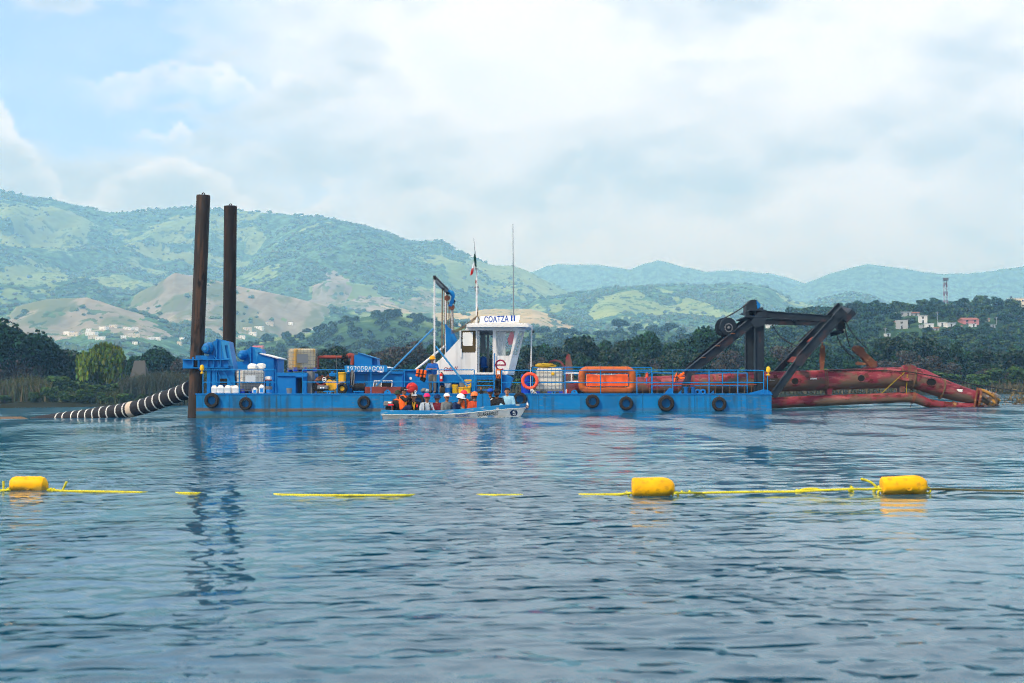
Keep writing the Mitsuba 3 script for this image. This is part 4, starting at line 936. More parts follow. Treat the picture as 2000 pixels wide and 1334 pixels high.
# root of the ladder between the pontoons: trunnion plates and hose elbow
lput('trunnion_plate', plate([(1097, 769), (1103, 735), (1105, 699), (1107, 692.5), (1110, 690.8), (1113.6, 693), (1116.6, 706), (1120, 727), (1124, 769)], 3.0, 3.12, holes=[[(1108.8, 694), (1111.2, 694), (1111.2, 696.6), (1108.8, 696.6)]]), 'ladder_paint')
lput('trunnion_plate', plate([(1097, 769), (1103, 735), (1105, 699), (1107, 692.5), (1110, 690.8), (1113.6, 693), (1116.6, 706), (1120, 727), (1124, 769)], 5.1, 5.22), 'ladder_paint')
lput('hose_elbow', tube(smooth_line([P3(1070, 716, 3.6), P3(1074, 708, 3.6), P3(1083, 704.8, 3.6), P3(1092, 706.6, 3.6), P3(1099, 713, 3.6), P3(1104, 724, 3.6)], 22), .065, 12), 'ladder_paint', smooth=40)
lput('root_body', tube([P3(1112, 757, vl), P3(1180, 756.5, vl)], [.36, .44], 24), 'ladder_paint', smooth=40)
for pts in ([(1768, 726), (1745, 747), (1722, 768)], [(1772, 731), (1771, 752), (1770, 770)]):
    lput('lashing', tube([P3(*p, vl - .52) for p in pts], .016, 6), 'rope_mustard')
lput('side_wire', tube(smooth_line([P3(1610, 724, vl - .3), P3(1690, 723, vl - .4), P3(1768, 726, vl - .55), P3(1840, 738, vl - .7), P3(1920, 754, vl), P3(2000, 765, 8.0), P3(2040, 769, 14)], 40), .024, 6), 'cable')

# ---------------------------------------------------------------- tyres hung along the side as fenders
TY = [(413.7, 782.0, 14.6, 'tyre fender at the stern end, leftmost of those on the hull'), (479.6, 788.3, 12.6, 'tyre fender below the white jugs, second from the stern'), (710.8, 785.7, 12.5, 'tyre fender on the hull below the name board'), (816, 783, 12.6, 'tyre fender on the hull behind the man in the white cap'),
      (1015.5, 779.6, 13.2, 'tyre fender on the hull just beyond the bow of the passenger boat'), (1157.3, 783.7, 13.2, 'tyre fender on the hull under the left half of the orange life float'), (1223, 787.9, 13.4, 'tyre fender on the hull under the right end of the orange life float'), (1301, 787.6, 15.6, 'largest tyre fender, on the hull below the orange life jacket on the rail'), (1404.5, 789.2, 14, 'tyre fender nearest the bow end of the hull')]
for px, py, r, lab in TY:
    t = thing('tyre_fender', lab, 'tyre', 'tyre fenders along the dredger hull'); R = r * .0243; w = R * .30
    prof = [(R * .55, -w * .7), (R * .62, -w), (R * .86, -w), (R * .97, -w * .55), (R, 0), (R * .97, w * .55), (R * .86, w), (R * .62, w), (R * .55, w * .7), (R * .60, 0), (R * .55, -w * .7)]
    u, z = L(px, py, -.1)
    put('casing', moved(lathe(prof, 30, 'y'), (u, -w - .01, z), ry=rng.random()), 'rubber', t, 50, M=MD)
    put('bead', moved(torus(R * .585, .012, 24, 6), (u, -w * 2 - .0, z)), 'hose_black', t, True, M=MD)
    put('lanyard', tube([(u, -w * .8, z + R * .58), (u + .01, -w * .4, z + R), (u, -.02, -.02)], .012, 6), 'wire_brown', t, M=MD)

# ---------------------------------------------------------------- bulk containers in wire cages
def tote(label, px, py, v, rot, plastic, w=1.18, d=.98, h=1.14, fluid=None, plate_at=None, plate_col='paper', group=None):
    t = thing('bulk_container', label, 'container'); u, z = L(px, py, v)
    G = MD @ trimesh.transformations.translation_matrix((u, v, z)) @ trimesh.transformations.rotation_matrix(rot, [0, 0, 1])
    g = lambda n, m, b, **k: put(n, m, b, t, M=G, **k)
    g('tank', box(-w / 2 + .035, w / 2 - .035, -d / 2 + .035, d / 2 - .035, .15, h - .02, .07), plastic)
    if fluid: g('fluid_level', box(-w / 2 + .031, w / 2 - .031, -d / 2 + .031, d / 2 - .031, .17, .15 + .38 * h, .05), fluid)
    bars, r = [], .0095
    zs = np.linspace(.16, h, 6)
    for zz in zs:
        bars += [tube([(-w / 2, s * d / 2, zz), (w / 2, s * d / 2, zz)], r, 6) for s in (-1, 1)] + [tube([(s * w / 2, -d / 2, zz), (s * w / 2, d / 2, zz)], r, 6) for s in (-1, 1)]
    for x in np.linspace(-w / 2, w / 2, 8): bars += [tube([(x, s * d / 2, .13), (x, s * d / 2, h)], r, 6) for s in (-1, 1)]
    for y in np.linspace(-d / 2, d / 2, 7): bars += [tube([(s * w / 2, y, .13), (s * w / 2, y, h)], r, 6) for s in (-1, 1)]
    k = g('cage', cat(bars), 'cage_steel'); labels[k] = {'kind': 'stuff'}
    g('pallet', [box(-w / 2, w / 2, -d / 2, d / 2, .11, .14), box(-w / 2, w / 2, -d / 2, -d / 2 + .08, .0, .02), box(-w / 2, w / 2, d / 2 - .08, d / 2, .0, .02)], 'grey_steel')
    for x in (-w / 2 + .10, 0, w / 2 - .10):
        for y in (-d / 2 + .09, d / 2 - .09): g('pallet_foot', box(x - .09, x + .09, y - .085, y + .085, .02, .11 if rot == 0 else .20, .01), 'blue_plastic')
    g('filler_cap', moved(lathe([(0, 0), (.12, 0), (.12, .05), (0, .06)], 16), (0, 0, h - .02)), 'dark')
    if plate_at:
        x0, x1, z0, z1 = plate_at; g('label_plate', box(x0, x1, -d / 2 - .016, -d / 2 - .010, z0, z1), plate_col)
    return t
tote('stained yellow bulk container raised on the stern house roof', 590, 726.5, 2.9, .50, 'tote_stained', plate_at=(-.44, .12, .42, .86), plate_col='mirror_plate' if False else 'trim_grey' if False else 'cage_steel')
tote('grey bulk container half full, behind the railing near the white jugs', 487, 768.6, 1.25, .55, 'tote_plastic', fluid='grey_steel', plate_at=(-.38, .12, .5, .86))
tote('white bulk container beside the lifebuoy, yellow rope on top', 1073, 768.8, .75, 0.0, 'tote_plastic', w=1.27, h=1.19)
k = 'bulk_container_002'; u, z = L(1079.5, 730.2, .22)
put('sticker', moved(lathe([(0, 0), (.075, 0), (.075, .006), (0, .006)], 16, 'y'), (u, .245, z)), 'gold', k, M=MD)
t = thing('rope_coil', 'mustard rope heaped on top of the white bulk container', 'rope')
for j in range(10):
    a0 = rng.random() * 6; cu, cz = L(1068 + rng.normal(0, 3), 715.5 - .45 * j, .75)
    pts = [(cu + (.24 + .15 * rng.random()) * math.cos(a0 + s), .75 + .28 * math.sin(a0 + s), cz + .03 * math.sin(3 * s)) for s in np.linspace(0, 5.2, 20)]
    put('turn', tube(pts, .022, 6), 'rope_mustard', t, 60, M=MD)
put('rag', trimesh.Trimesh(ball(1, 2).vertices * [.36, .2, .10] * (1 + .25 * rng.random((162, 1))) + [L(1062, 714, .75)[0], .7, L(1062, 714, .75)[1]], ball(1, 2).faces, process=False), 'rope_mustard', t, True, M=MD)

# ---------------------------------------------------------------- jugs, buckets and odds and ends on deck
def jug(label, px, py, v, w, h, col='white_plastic', lab=None, tilt=0.0, group=None, turn=0.0):
    t = thing('jug', label, 'jug', group); u, z = L(px, py, v); d = w * .8
    G = MD @ trimesh.transformations.translation_matrix((u, v, z)) @ trimesh.transformations.rotation_matrix(turn, [0, 0, 1]) @ trimesh.transformations.rotation_matrix(tilt, [0, 1, 0])
    sh = trimesh.convex.convex_hull(np.vstack([box(-w / 2, w / 2, -d / 2, d / 2, 0, h * .78, .04).vertices, box(-w * .28, w * .28, -d * .28, d * .28, 0, h * .9).vertices]))
    put('body', sh, col, t, M=G)
    put('cap', moved(lathe([(0, 0), (w * .14, 0), (w * .14, h * .09), (0, h * .09)], 12), (w * .16, 0, h * .89)), 'rope_white', t, M=G)
    put('handle', tube(smooth_line([(-w * .34, 0, h * .78), (-w * .2, 0, h * .95), (0, 0, h * .96), (w * .04, 0, h * .88)], 10), w * .06, 6), col, t, 50, M=G)
    if lab: put('sticker', box(-w * .3, w * .3, -d / 2 - .006, -d / 2 - .001, h * .12, h * .58), lab, t, M=G)
for px, w, lab in ((418.4, .26, 'white jug, first of four from the stern post'), (431, .33, 'widest white jug, second of four by the stern tower'), (445, .31, 'third white jug from the stern post, under the tower'), (460.4, .29, 'white jug beside the grey bulk container, fourth from the stern')):
    jug(lab, px, 768.6, .45, w, .40, group='white jugs in a row by the stern railing', turn=.1)
jug('white jug behind the gap between the third and fourth jugs', 453.6, 768.6, .95, .3, .38, 'rope_white')
jug('small jug with blue label under the bulk container rail, left of two', 498, 768.6, .4, .22, .29, lab='label_blue')
jug('taller white jug with blue label right of the grey container', 511.4, 768.6, .4, .26, .42, lab='label_blue')
jug('white jug standing on top of the grey bulk container', 493.4, 721, 1.1, .42, .27)
jug('white jug lying on its side on top of the grey container', 503, 716, 1.3, .28, .40, tilt=1.5)
def bucket(label, px, py, v, r, h, col, band=None, lid=None, cat_='bucket'):
    t = thing('bucket', label, cat_); u, z = L(px, py, v)
    put('body', moved(lathe([(0, 0), (r * .86, 0), (r * .97, h * .8), (r * 1.04, h * .82), (r * 1.05, h), (r * .96, h), (r * .93, h * .9), (0, h * .88)], 20), (u, v, z)), col, t, 40, M=MD)
    put('handle', tube(smooth_line([(u - r * 1.03, v, z + h * .9), (u - r * .8, v - r * .8, z + h * .6), (u + r * .8, v - r * .8, z + h * .6), (u + r * 1.03, v, z + h * .9)], 12), .010, 5), 'cage_steel', t, M=MD)
    if band: put('band', moved(lathe([(r * .90, h * .1), (r * .965, h * .55), (r * .99, h * .55), (r * .93, h * .1), (r * .90, h * .1)], 20), (u, v, z)), band, t, 40, M=MD)
    if lid: put('lid', moved(lathe([(0, h), (r * 1.08, h), (r * 1.08, h + .03), (0, h + .04)], 20), (u, v, z)), lid, t, 40, M=MD)
bucket('grey bucket with blue label by the pump shed', 525.5, 768.6, .5, .145, .34, 'grey_steel', 'label_blue')
bucket('grey pot standing before the stern house door', 565, 768.6, .7, .13, .26, 'cage_steel')
bucket('white bucket with blue lower half behind the rail', 874.6, 768.6, 1.2, .15, .48, 'white_plastic', 'label_blue')
bucket('grimy ochre keg right of the white and blue bucket', 888.6, 768.6, 1.1, .15, .42, 'gold', lid='dark', cat_='keg')
t = thing('plastic_crate', 'yellow crate behind the white hard hat, left of two', 'crate'); put('body', bx(895.6, 905.6, 756.6, 768.6, 1.0, 1.4, .02), 'gold', t, M=MD); put('rim', bx(895, 906.2, 756, 758, .97, 1.43, .01), 'yellow_paint', t, M=MD)
t = thing('plastic_crate', 'yellow crate under the tall yellow canister', 'crate'); put('body', bx(906.8, 918, 757.6, 769, .9, 1.4, .02), 'gold', t, M=MD); put('rim', bx(906.2, 918.6, 757, 758.8, .87, 1.43, .01), 'yellow_paint', t, M=MD)
t = thing('canister', 'tall yellow canister with printed label by the steps', 'canister'); put('body', bx(907.8, 920, 742.4, 757.4, 1.1, 1.4, .03), 'gold', t, M=MD); put('lid', bx(907, 920.8, 741.4, 745, 1.08, 1.42, .02), 'yellow_paint', t, M=MD); put('label_sheet', [bx(911, 917.6, 748, 750, 1.09, 1.1, 0), bx(911, 917.6, 751.6, 753, 1.09, 1.1, 0)], 'sign_blue', t, M=MD)
t = thing('grey_box', 'dark grey box on the yellow crates', 'box'); put('body', bx(896.6, 907, 745.6, 756.4, 1.1, 1.5, .03), 'grey_steel', t, M=MD); put('lid', bx(896, 907.6, 744.6, 747, 1.08, 1.52, .02), 'dark', t, M=MD)
t = thing('toolbox', 'small white box with red base on the ledge by the pump shed', 'box'); put('body', bx(517.6, 528, 735.4, 741.6, 1.2, 1.5, .02), 'white_plastic', t, M=MD); put('base', bx(516, 529, 741.6, 743.4, 1.15, 1.55, .01), 'red_brown', t, M=MD)
put('stand', [bx(517, 518.6, 743.4, 769, 1.2, 1.3), bx(526, 527.6, 743.4, 769, 1.2, 1.3)], 'dark', t, M=MD)
t = thing('sack', 'grey sack and scraps lying beside the standing man', 'sack')
for k, (px, py, r) in enumerate(((828, 763, .14), (834, 764, .12), (841, 764.5, .10))):
    b = ball(1, 2); put('lump', trimesh.Trimesh(b.vertices * [r, r, r * .8] * (1 + .2 * rng.random((162, 1))) + [U(px, 1.2), 1.2, Z(py, 1.2)], b.faces, process=False), ['grey_steel', 'curtain', 'dark'][k], t, True, M=MD)
t = thing('toolbag', 'brown tool bag behind the rail post left of the bucket', 'bag')
b = ball(1, 2); put('body', trimesh.Trimesh(b.vertices * [.17, .14, .19] * (1 + .15 * rng.random((162, 1))) + [U(864, 1.2), 1.2, Z(761, 1.2)], b.faces, process=False), 'wire_brown', t, True, M=MD)
put('flap', bx(861, 867.5, 752.6, 757, 1.05, 1.35, .04), 'dark', t, M=MD)
t = thing('ball_fender', 'big red ball fender on the deck edge', 'fender'); u, z = L(804.8, 758.4, .5)
put('ball', ball(.272, 3, t=(u, .5, z)), 'red_paint', t, True, M=MD); put('eye', [moved(torus(.04, .018, 14, 6), (u + .18, .26, z - .16))], 'white_plastic', t, True, M=MD)
t = thing('fire_extinguisher', 'red fire extinguisher under the script lettering', 'extinguisher'); u, z = L(862, 745, 1.9)
put('cylinder', moved(lathe([(0, 0), (.07, 0), (.075, .03), (.075, .33), (.05, .38), (.02, .40), (0, .40)], 16), (u, 1.9, z)), 'red_paint', t, 40, M=MD)
put('valve', [box(u - .05, u + .05, 1.88, 1.92, z + .40, z + .44, .01)], 'dark', t, M=MD); put('hose', tube(smooth_line([(u + .03, 1.88, z + .42), (u + .10, 1.85, z + .3), (u + .07, 1.83, z + .1)], 10), .012, 6), 'dark', t, M=MD)
put('sticker', box(u - .05, u + .05, 1.822, 1.826, z + .12, z + .26), 'paper', t, M=MD)
t = thing('lifebuoy', 'orange lifebuoy with white rope hung on the rail', 'lifebuoy'); u, z = L(1035, 744.2, .0)
put('ring', moved(torus(.335, .075, 40, 12), (u, -.03, z)), 'lifering', t, True, M=MD)
for a in (.6, 2.2, 3.9, 5.5):
    put('band', moved(torus(.079, .012, 14, 6, axis=0), (0, 0, .335)).apply_transform(trimesh.transformations.rotation_matrix(a, [0, 1, 0])).apply_translation((u, -.03, z)), 'red_paint', t, True, M=MD)
for k in range(4):
    put('rope_tail', tube(smooth_line([(u + .02 * k, -.06, z - .30), (u + .04 + .05 * k, -.10, z - .45), (u + .08 + .08 * k, -.08, z - .58)], 8), .014, 5), 'rope_white', t, M=MD)
put('hanger', tube([(u + .03, -.05, z + .62), (u + .03, -.06, z - .3)], .012, 5), 'rope_white', t, M=MD)
t = thing('blue_drum', 'blue drum behind the lifebuoy', 'drum'); u, z = L(1028.5, 769, .8)
put('body', moved(lathe([(0, 0), (.24, 0), (.25, .02), (.25, .28), (.262, .29), (.262, .31), (.25, .32), (.25, .58), (.262, .59), (.262, .61), (.25, .62), (.25, .88), (0, .88)], 24), (u, .8, z)), 'blue_plastic', t, 40, M=MD)
put('rim', moved(torus(.25, .015, 24, 6, axis=2), (u, .8, z + .88)), 'blue_paint', t, True, M=MD)
t = thing('white_canister', 'small white and red canister at the foot of the trunnion', 'canister'); put('body', bx(1103.4, 1107.6, 760, 769.4, .5, .7, .02), 'white_plastic', t, M=MD); put('red_side', bx(1107.6, 1109.6, 761, 769, .5, .7, .01), 'red_paint', t, M=MD)
t = thing('white_pipe_rack', 'white pipe rack on deck left of the orange float', 'rack'); 
for a, b in (((1102, 729.4), (1130, 729)), ((1116.4, 729), (1116.4, 745)), ((1104, 745.4), (1130, 745.2))):
    put('pipe', rod(a, b, .035, 1.3), 'white_plastic', t, M=MD)
# the life float: a fat rounded ring, netted, with a folded tarpaulin in the middle
t = thing('life_float', 'orange rectangular life float standing against the rail', 'life float')
ua, za = L(1129.6, 768.4, .45); ub, zb_ = L(1241.4, 715.8, .45); rt = .155
rr_ = Polygon([(ua, za), (ub, za), (ub, zb_), (ua, zb_)]).buffer(-.40).buffer(.40 - rt); ring = np.array(rr_.exterior.coords)[:-1]
s = np.linspace(0, 1, 121)[:-1]; ln = LineString(np.vstack([ring, ring[:1]])); path = np.array([ln.interpolate(k, normalized=True).coords[0] for k in s])
def loop_tube(path, v, r, k=14):
    p = np.column_stack([path[:, 0], np.full(len(path), v), path[:, 1]]); tg = np.roll(p, -1, 0) - np.roll(p, 1, 0); tg /= np.linalg.norm(tg, axis=1, keepdims=True)
    nrm = np.cross(tg, [0, 1, 0]); a = np.arange(k) * 2 * np.pi / k; n = len(p)
    vv = p[:, None] + r * (np.cos(a)[None, :, None] * nrm[:, None] + np.sin(a)[None, :, None] * np.array([0, 1, 0]))
    f = []
    for i in range(n):
        for j in range(k):
            q = [i * k + j, ((i + 1) % n) * k + j, ((i + 1) % n) * k + (j + 1) % k, i * k + (j + 1) % k]; f += [(q[0], q[1], q[2]), (q[0], q[2], q[3])]
    m = trimesh.Trimesh(vv.reshape(-1, 3), f, process=False); m.fix_normals(); return m
put('ring', loop_tube(path, .45, rt), 'orange_float', t, True, M=MD)
for k in range(0, 120, 12):
    c = path[k]; tg = path[(k + 1) % 120] - path[k - 1]; m = torus(rt + .006, .012, 18, 6, axis=0)
    put('lashing_band', moved(m, (c[0], .45, c[1]), ry=-math.atan2(tg[1], tg[0])), 'red_brown', t, True, M=MD)
nx, nz = 44, 10; U_, Z_ = np.meshgrid(np.linspace(L(1145, 743, .5)[0], L(1226, 743, .5)[0], nx), np.linspace(Z(754, .5), Z(732, .5), nz), indexing='ij')
fold = .05 * meshkit.fbm(np.stack([U_ * 2.6 + Z_ * 1.2, Z_ * 3, 0 * U_], -1), 3, 4) + .05 * np.abs(np.sin(U_ * 3.1 + 2.2 * Z_)) + .02 * np.sin(U_ * 14)
i2, j2 = np.meshgrid(np.arange(nx - 1), np.arange(nz - 1), indexing='ij'); qq = i2 * nz + j2
tf2 = np.vstack([np.stack([qq, qq + nz, qq + nz + 1], -1).reshape(-1, 3), np.stack([qq, qq + nz + 1, qq + 1], -1).reshape(-1, 3)])
Zs = Z_ + .03 * np.sin(U_ * 4 + 1) * (Z_ > Z(735, .5)) 
fr = trimesh.Trimesh(np.stack([U_, .36 - fold, Zs], -1).reshape(-1, 3), tf2, process=False); bk = trimesh.Trimesh(np.stack([U_, .46 + .3 * fold, Zs], -1).reshape(-1, 3), tf2[:, ::-1], process=False)
put('tarpaulin', [fr, bk], 'orange_tarp', t, True, M=MD)
inner = np.array(rr_.buffer(-rt - .06).exterior.coords)
put('net_rope', tube(np.column_stack([inner[:, 0], np.full(len(inner), .42), inner[:, 1]])[::2], .014, 5, cap=False), 'rope_white', t, M=MD)
for px in np.linspace(1152, 1222, 6):
    put('net_rope', tube([P3(px, 727.5, .44), P3(px + rng.normal(), 733, .40)], .016, 5), 'rope_white', t, M=MD)
    put('net_rope', tube([P3(px, 753, .42), P3(px + rng.normal(), 758, .44)], .014, 5), 'rope_white', t, M=MD)
# red light on a stem behind the second rail
t = thing('signal_light', 'small red signal light on a stem behind the far rail', 'lamp'); u, z = L(1263.6, 733, 2.6)
put('lens', moved(lathe([(0, -.11), (.07, -.10), (.07, .10), (0, .13)], 12), (u, 2.6, z), ry=.1), 'lifering', t, 40, M=MD); put('stem', rod((1263, 751), (1263.4, 737), .02, 2.6), 'rail_blue', t, M=MD); put('cage', moved(torus(.10, .012, 16, 6), (u + .05, 2.6, z)), 'rail_blue', t, True, M=MD)
# life jackets hung over the rail
def jacket(label, px, py, v, tilt, w=.46, h=.52, n=3):
    t = thing('life_jacket', label, 'life jacket'); u, z = L(px, py, v)
    G = MD @ trimesh.transformations.translation_matrix((u, v, z)) @ trimesh.transformations.rotation_matrix(tilt, [0, 1, 0])
    for k in range(n):
        x0 = -w / 2 + k * w / n; pb = box(x0 + .01, x0 + w / n - .01, -.06 - .01 * k, .05, -h / 2, h / 2, .04).subdivide().subdivide(); pb.vertices += .018 * (meshkit.noise(pb.vertices * 9 + k) - .5)[:, None]
        put('panel', pb, 'orange_vest', t, 50, M=G)
    for x in (-w * .17, w * .18): put('strap', box(x - .018, x + .018, -.092, -.07, -h / 2 - .02, h / 2 + .02), 'dark', t, M=G)
    put('belt', box(-w / 2 - .01, w / 2 + .01, -.095, -.074, -.05, -.01), 'dark', t, M=G)
jacket('orange life jacket held over the rail beside the standing man', 822.6, 729.4, .0, .16, .50, .36)
t = thing('shoulder_bag', 'black bag hanging below the orange life jacket', 'bag'); put('body', moved(box(-.13, .13, -.05, .05, -.10, .10, .03), (U(826, .05), .05, Z(740.4, .05)), ry=.45), 'dark', t, M=MD); put('strap', tube([P3(822, 738, .03), P3(825, 728, .12), P3(829, 738, .03)], .012, 5), 'dark', t, M=MD)
jacket('orange life jacket tied in a knot on the rail near the bow', 1322.5, 736.5, .02, .25, .22, .40, 2)
put('sleeve', [tube([P3(1324, 735, .0), P3(1331, 732, -.02), P3(1336.4, 728.4, 0)], [.08, .07, .05], 8), tube([P3(1325, 739, .0), P3(1332, 738.6, -.02), P3(1337.4, 738, 0)], [.07, .06, .04], 8), tube([P3(1320, 740, .0), P3(1317.5, 746, -.01)], [.06, .03], 8)], 'orange_vest', 'life_jacket_001', M=MD)

# ---------------------------------------------------------------- floating discharge hose from the stern
t = thing('discharge_hose', 'thick black floating hose with white bands running off the stern', 'hose')
hp = [(372, 760, 16.2), (345, 771.5, 16), (320, 780, 15.8), (295, 789, 15.6), (270, 796.5, 15.0), (245, 801.5, 14.6), (220, 806, 14.4), (200, 808, 14.4), (180, 812, 14.2), (160, 814.6, 14), (140, 817, 14), (120, 819.6, 14), (98, 822.4, 13.6), (80, 824.8, 13.2), (64, 827.6, 13)]
dep = lambda px: 70.2 + (372 - px) * .018
hw = np.array([at_depth(px, py, dep(px)) for px, py, _ in hp]); hr = np.array([r * dep(px) / FOC for px, _, r in hp])
q = smooth_line(np.column_stack([hw, hr]), 90); put('tube', tube(q[:, :3], q[:, 3], 28), 'hose_black', t, 45)
from_px = lambda px: at_depth(px, np.interp(px, [h[0] for h in hp][::-1], [h[1] for h in hp][::-1]), dep(px))
for k, px in enumerate((368, 354, 339, 324, 309, 294, 280, 249, 234, 219, 205, 191, 176, 162, 148, 133, 117)):
    c = from_px(px); i = int(np.argmin(np.abs(q[:, 0] - c[0]))); i = min(max(i, 1), 88); d = q[i + 1, :3] - q[i - 1, :3]; d /= np.linalg.norm(d); w = .036 if px > 110 else .12
    put('band', tube([q[i, :3] - d * w, q[i, :3] + d * w], q[i, 3] + .007, 28), 'hose_band', t, 45)
c = from_px(260); i = int(np.argmin(np.abs(q[:, 0] - c[0]))); d = q[i + 1, :3] - q[i - 1, :3]; d /= np.linalg.norm(d)
put('wide_band', tube([q[i, :3] - d * .17, q[i, :3] + d * .17], q[i, 3] + .014, 28), 'hose_band_stained', t, 45)
a, b = on_water(-40, 817.5), on_water(60, 817.5); 
kk = put('floating_pipe', tube([a + [0, 0, -.06], b + [-.5, 0, -.04], b + [0, 0, -.14]], [.15, .15, .10], 16), 'mud_brown', None, 40)
tag(kk, 'low brown pipe floating at the far left', 'pipe')
# ---------------------------------------------------------------- people
_ico = trimesh.creation.icosphere(1, 1.0).vertices
def limb(*js):
    """A chain of joints (x, y, z, r), each bone the hull of the balls at its ends."""
    out = []
    for a, b in zip(js[:-1], js[1:]):
        out.append(m3.Manifold.hull_points(np.vstack([_ico * a[3] + a[:3], _ico * b[3] + b[:3]]).astype(np.float64)))
    return out


def fuse(parts, res=.04, it=6):
    m = m3.Manifold.batch_boolean(parts, m3.OpType.Add) if len(parts) > 1 else parts[0]
    m = tm(m.refine_to_length(res)); m.merge_vertices()
    trimesh.smoothing.filter_taubin(m, .5, -.53, it); return m


SKIN = {}
for k_, c_ in (('skin_brown', [.27, .125, .072]), ('skin_dark', [.15, .070, .045]), ('skin_tan', [.36, .18, .11]),
               ('cloth_black', [.014, .015, .018]), ('cloth_navy', [.008, .022, .075]), ('cloth_maroon', [.12, .012, .025]), ('cloth_greyblue', [.33, .40, .48]), ('cloth_grey', [.15, .17, .18]), ('cloth_lightblue', [.24, .46, .60]),
               ('cloth_blue', [.010, .085, .36]), ('cloth_khaki', [.20, .185, .155]), ('cloth_red', [.46, .065, .025]), ('cloth_olive', [.030, .045, .030]), ('cloth_pink', [.80, .03, .16]), ('cloth_white', [.78, .78, .76]), ('hair', [.012, .010, .009]), ('hat_blue', [.01, .08, .45]), ('hard_orange', [.80, .19, .05]), ('hard_yellow', [.85, .36, .01]), ('hard_white', [.82, .84, .85]), ('hard_red', [.75, .03, .05])):
    plain(k_, c_, .35 if k_.startswith('hard') else .75)


def person(label, G, seated=True, arms=None, head_turn=0.0, head_nod=0.0, lean=0.0, skin='skin_brown', top='cloth_black', sleeve=1.0, bottom='cloth_navy', vest=None, hat=None, hat_col=None, hat_peak=None, beard=False, extra=None, group='people in the passenger boat'):
    """A person whose own frame looks along -y, origin at the hip; G places it. arms: (elbow, wrist) for the left-hand and right-hand side of the picture."""
    t = thing('person', label, 'person', group)
    hip, chest, neck = np.array([0, 0, .06]), np.array([0, -.30 * lean, .36]), np.array([0, -.50 * lean, .545])
    head = np.array([0, -.62 * lean - .02, .70]); sh = .185
    arms = arms or (((-.25, -.06, .20), (-.12, -.27, .10)), ((.25, -.06, .20), (.12, -.27, .10)))
    J = lambda p, r: (*p, r)
    torso = limb(J(hip + [-.07, 0, 0], .125), J(chest + [-.06, 0, 0], .135)) + limb(J(hip + [.07, 0, 0], .125), J(chest + [.06, 0, 0], .135)) + limb(J(chest + [-.11, 0, .09], .085), J(chest + [.11, 0, .09], .085)) + limb(J(chest + [0, 0, .06], .12), J(neck, .058))
    legs = []
    for s in (-1, 1):
        h = (s * .095, 0, .0)
        k, a, f = ((s * .13, -.33, .09), (s * .12, -.24, -.27), (s * .13, -.36, -.30)) if seated else ((s * .10, -.02, -.42), (s * .115, .02, -.83), (s * .135, -.13, -.87))
        legs.append((h, k, a, f))
    bones = list(torso) + limb(J(neck, .056), J(head - [0, 0, .06], .054))
    R_ = trimesh.transformations.rotation_matrix(head_turn, [0, 0, 1])[:3, :3] @ trimesh.transformations.rotation_matrix(head_nod, [1, 0, 0])[:3, :3]
    hd = lambda p: R_ @ np.array(p) + head
    bones += limb(J(hd((0, .012, .035)), .098), J(hd((0, -.022, -.06)), .068)) + limb(J(hd((0, -.095, .012)), .014), J(hd((0, -.116, -.022)), .017)) + limb(J(hd((-.097, .01, -.005)), .022), J(hd((-.097, .015, -.03)), .016)) + limb(J(hd((.097, .01, -.005)), .022), J(hd((.097, .015, -.03)), .016)) + limb(J(hd((0, -.05, -.085)), .035), J(hd((0, -.075, -.09)), .026))
    shirt, sleeves = [], []
    for s, (el, wr) in zip((-1, 1), arms):
        S, E, Wp = chest + [s * sh, 0, .10], np.array(el, float), np.array(wr, float)
        bones += limb(J(S, .066), J(E, .046), J(Wp, .033))
        d = (Wp - E) / np.linalg.norm(Wp - E); side = np.cross(d, [0, 0, 1.0]); side /= np.linalg.norm(side) + 1e-9; nz = np.cross(side, d)
        palm = Wp + d * .055; bones += limb(J(Wp, .031), J(palm + side * .018, .026)) + limb(J(Wp, .031), J(palm - side * .018, .026))
        for q, ln in zip((-.030, -.010, .010, .030), (.060, .074, .070, .052)):
            b = palm + side * q + d * .012; bones += limb(J(b, .0105), J(b + d * ln * .55 - nz * .010, .0095), J(b + d * ln - nz * .034, .0085))
        b = Wp + d * .03 - side * .028 * s; bones += limb(J(b, .013), J(b + d * .030 - side * s * .025, .011), J(b + d * .055 - side * s * .028 - nz * .012, .009))
        cut = E + (Wp - E) * max(0, 2 * sleeve - 1) if sleeve > .5 else S + (E - S) * 2 * sleeve
        sleeves += limb(J(S, .084), J(E, .066), J(E + (Wp - E) * (2 * sleeve - 1), .053)) if sleeve > .5 else limb(J(S, .088), J(cut, .076))
    for h, k, a, f in legs: bones += limb(J(h, .095), J(k, .062), J(a, .042), J(f, .034))
    put('body', fuse(bones, .035, 4), skin, t, True, M=G)
    shirt = limb(J(hip + [-.07, 0, -.02], .145), J(chest + [-.065, 0, 0], .157)) + limb(J(hip + [.07, 0, -.02], .145), J(chest + [.065, 0, 0], .157)) + limb(J(chest + [-.12, 0, .085], .105), J(chest + [.12, 0, .085], .105)) + limb(J(chest + [0, 0, .05], .13), J(neck - [0, 0, .02], .072))
    sm = fuse(shirt + sleeves, .045, 5); sm.vertices += .012 * (meshkit.noise(sm.vertices * 14) - .5)[:, None]
    put('shirt', sm, top, t, True, M=G)
    tr = []
    for h, k, a, f in legs: tr += limb(J(h, .118), J(k, .086), J(np.array(a) + (np.array(k) - a) * .08, .068))
    tr += limb(J(hip + [-.06, 0, -.03], .135), J(hip + [.06, 0, -.03], .135)); put('trousers', fuse(tr, .05, 4), bottom, t, True, M=G)
    for h, k, a, f in legs: put('shoe', fuse(limb(J(np.array(a) - [0, 0, .03], .05), J(f, .046)), .04, 2), 'dark', t, True, M=G)
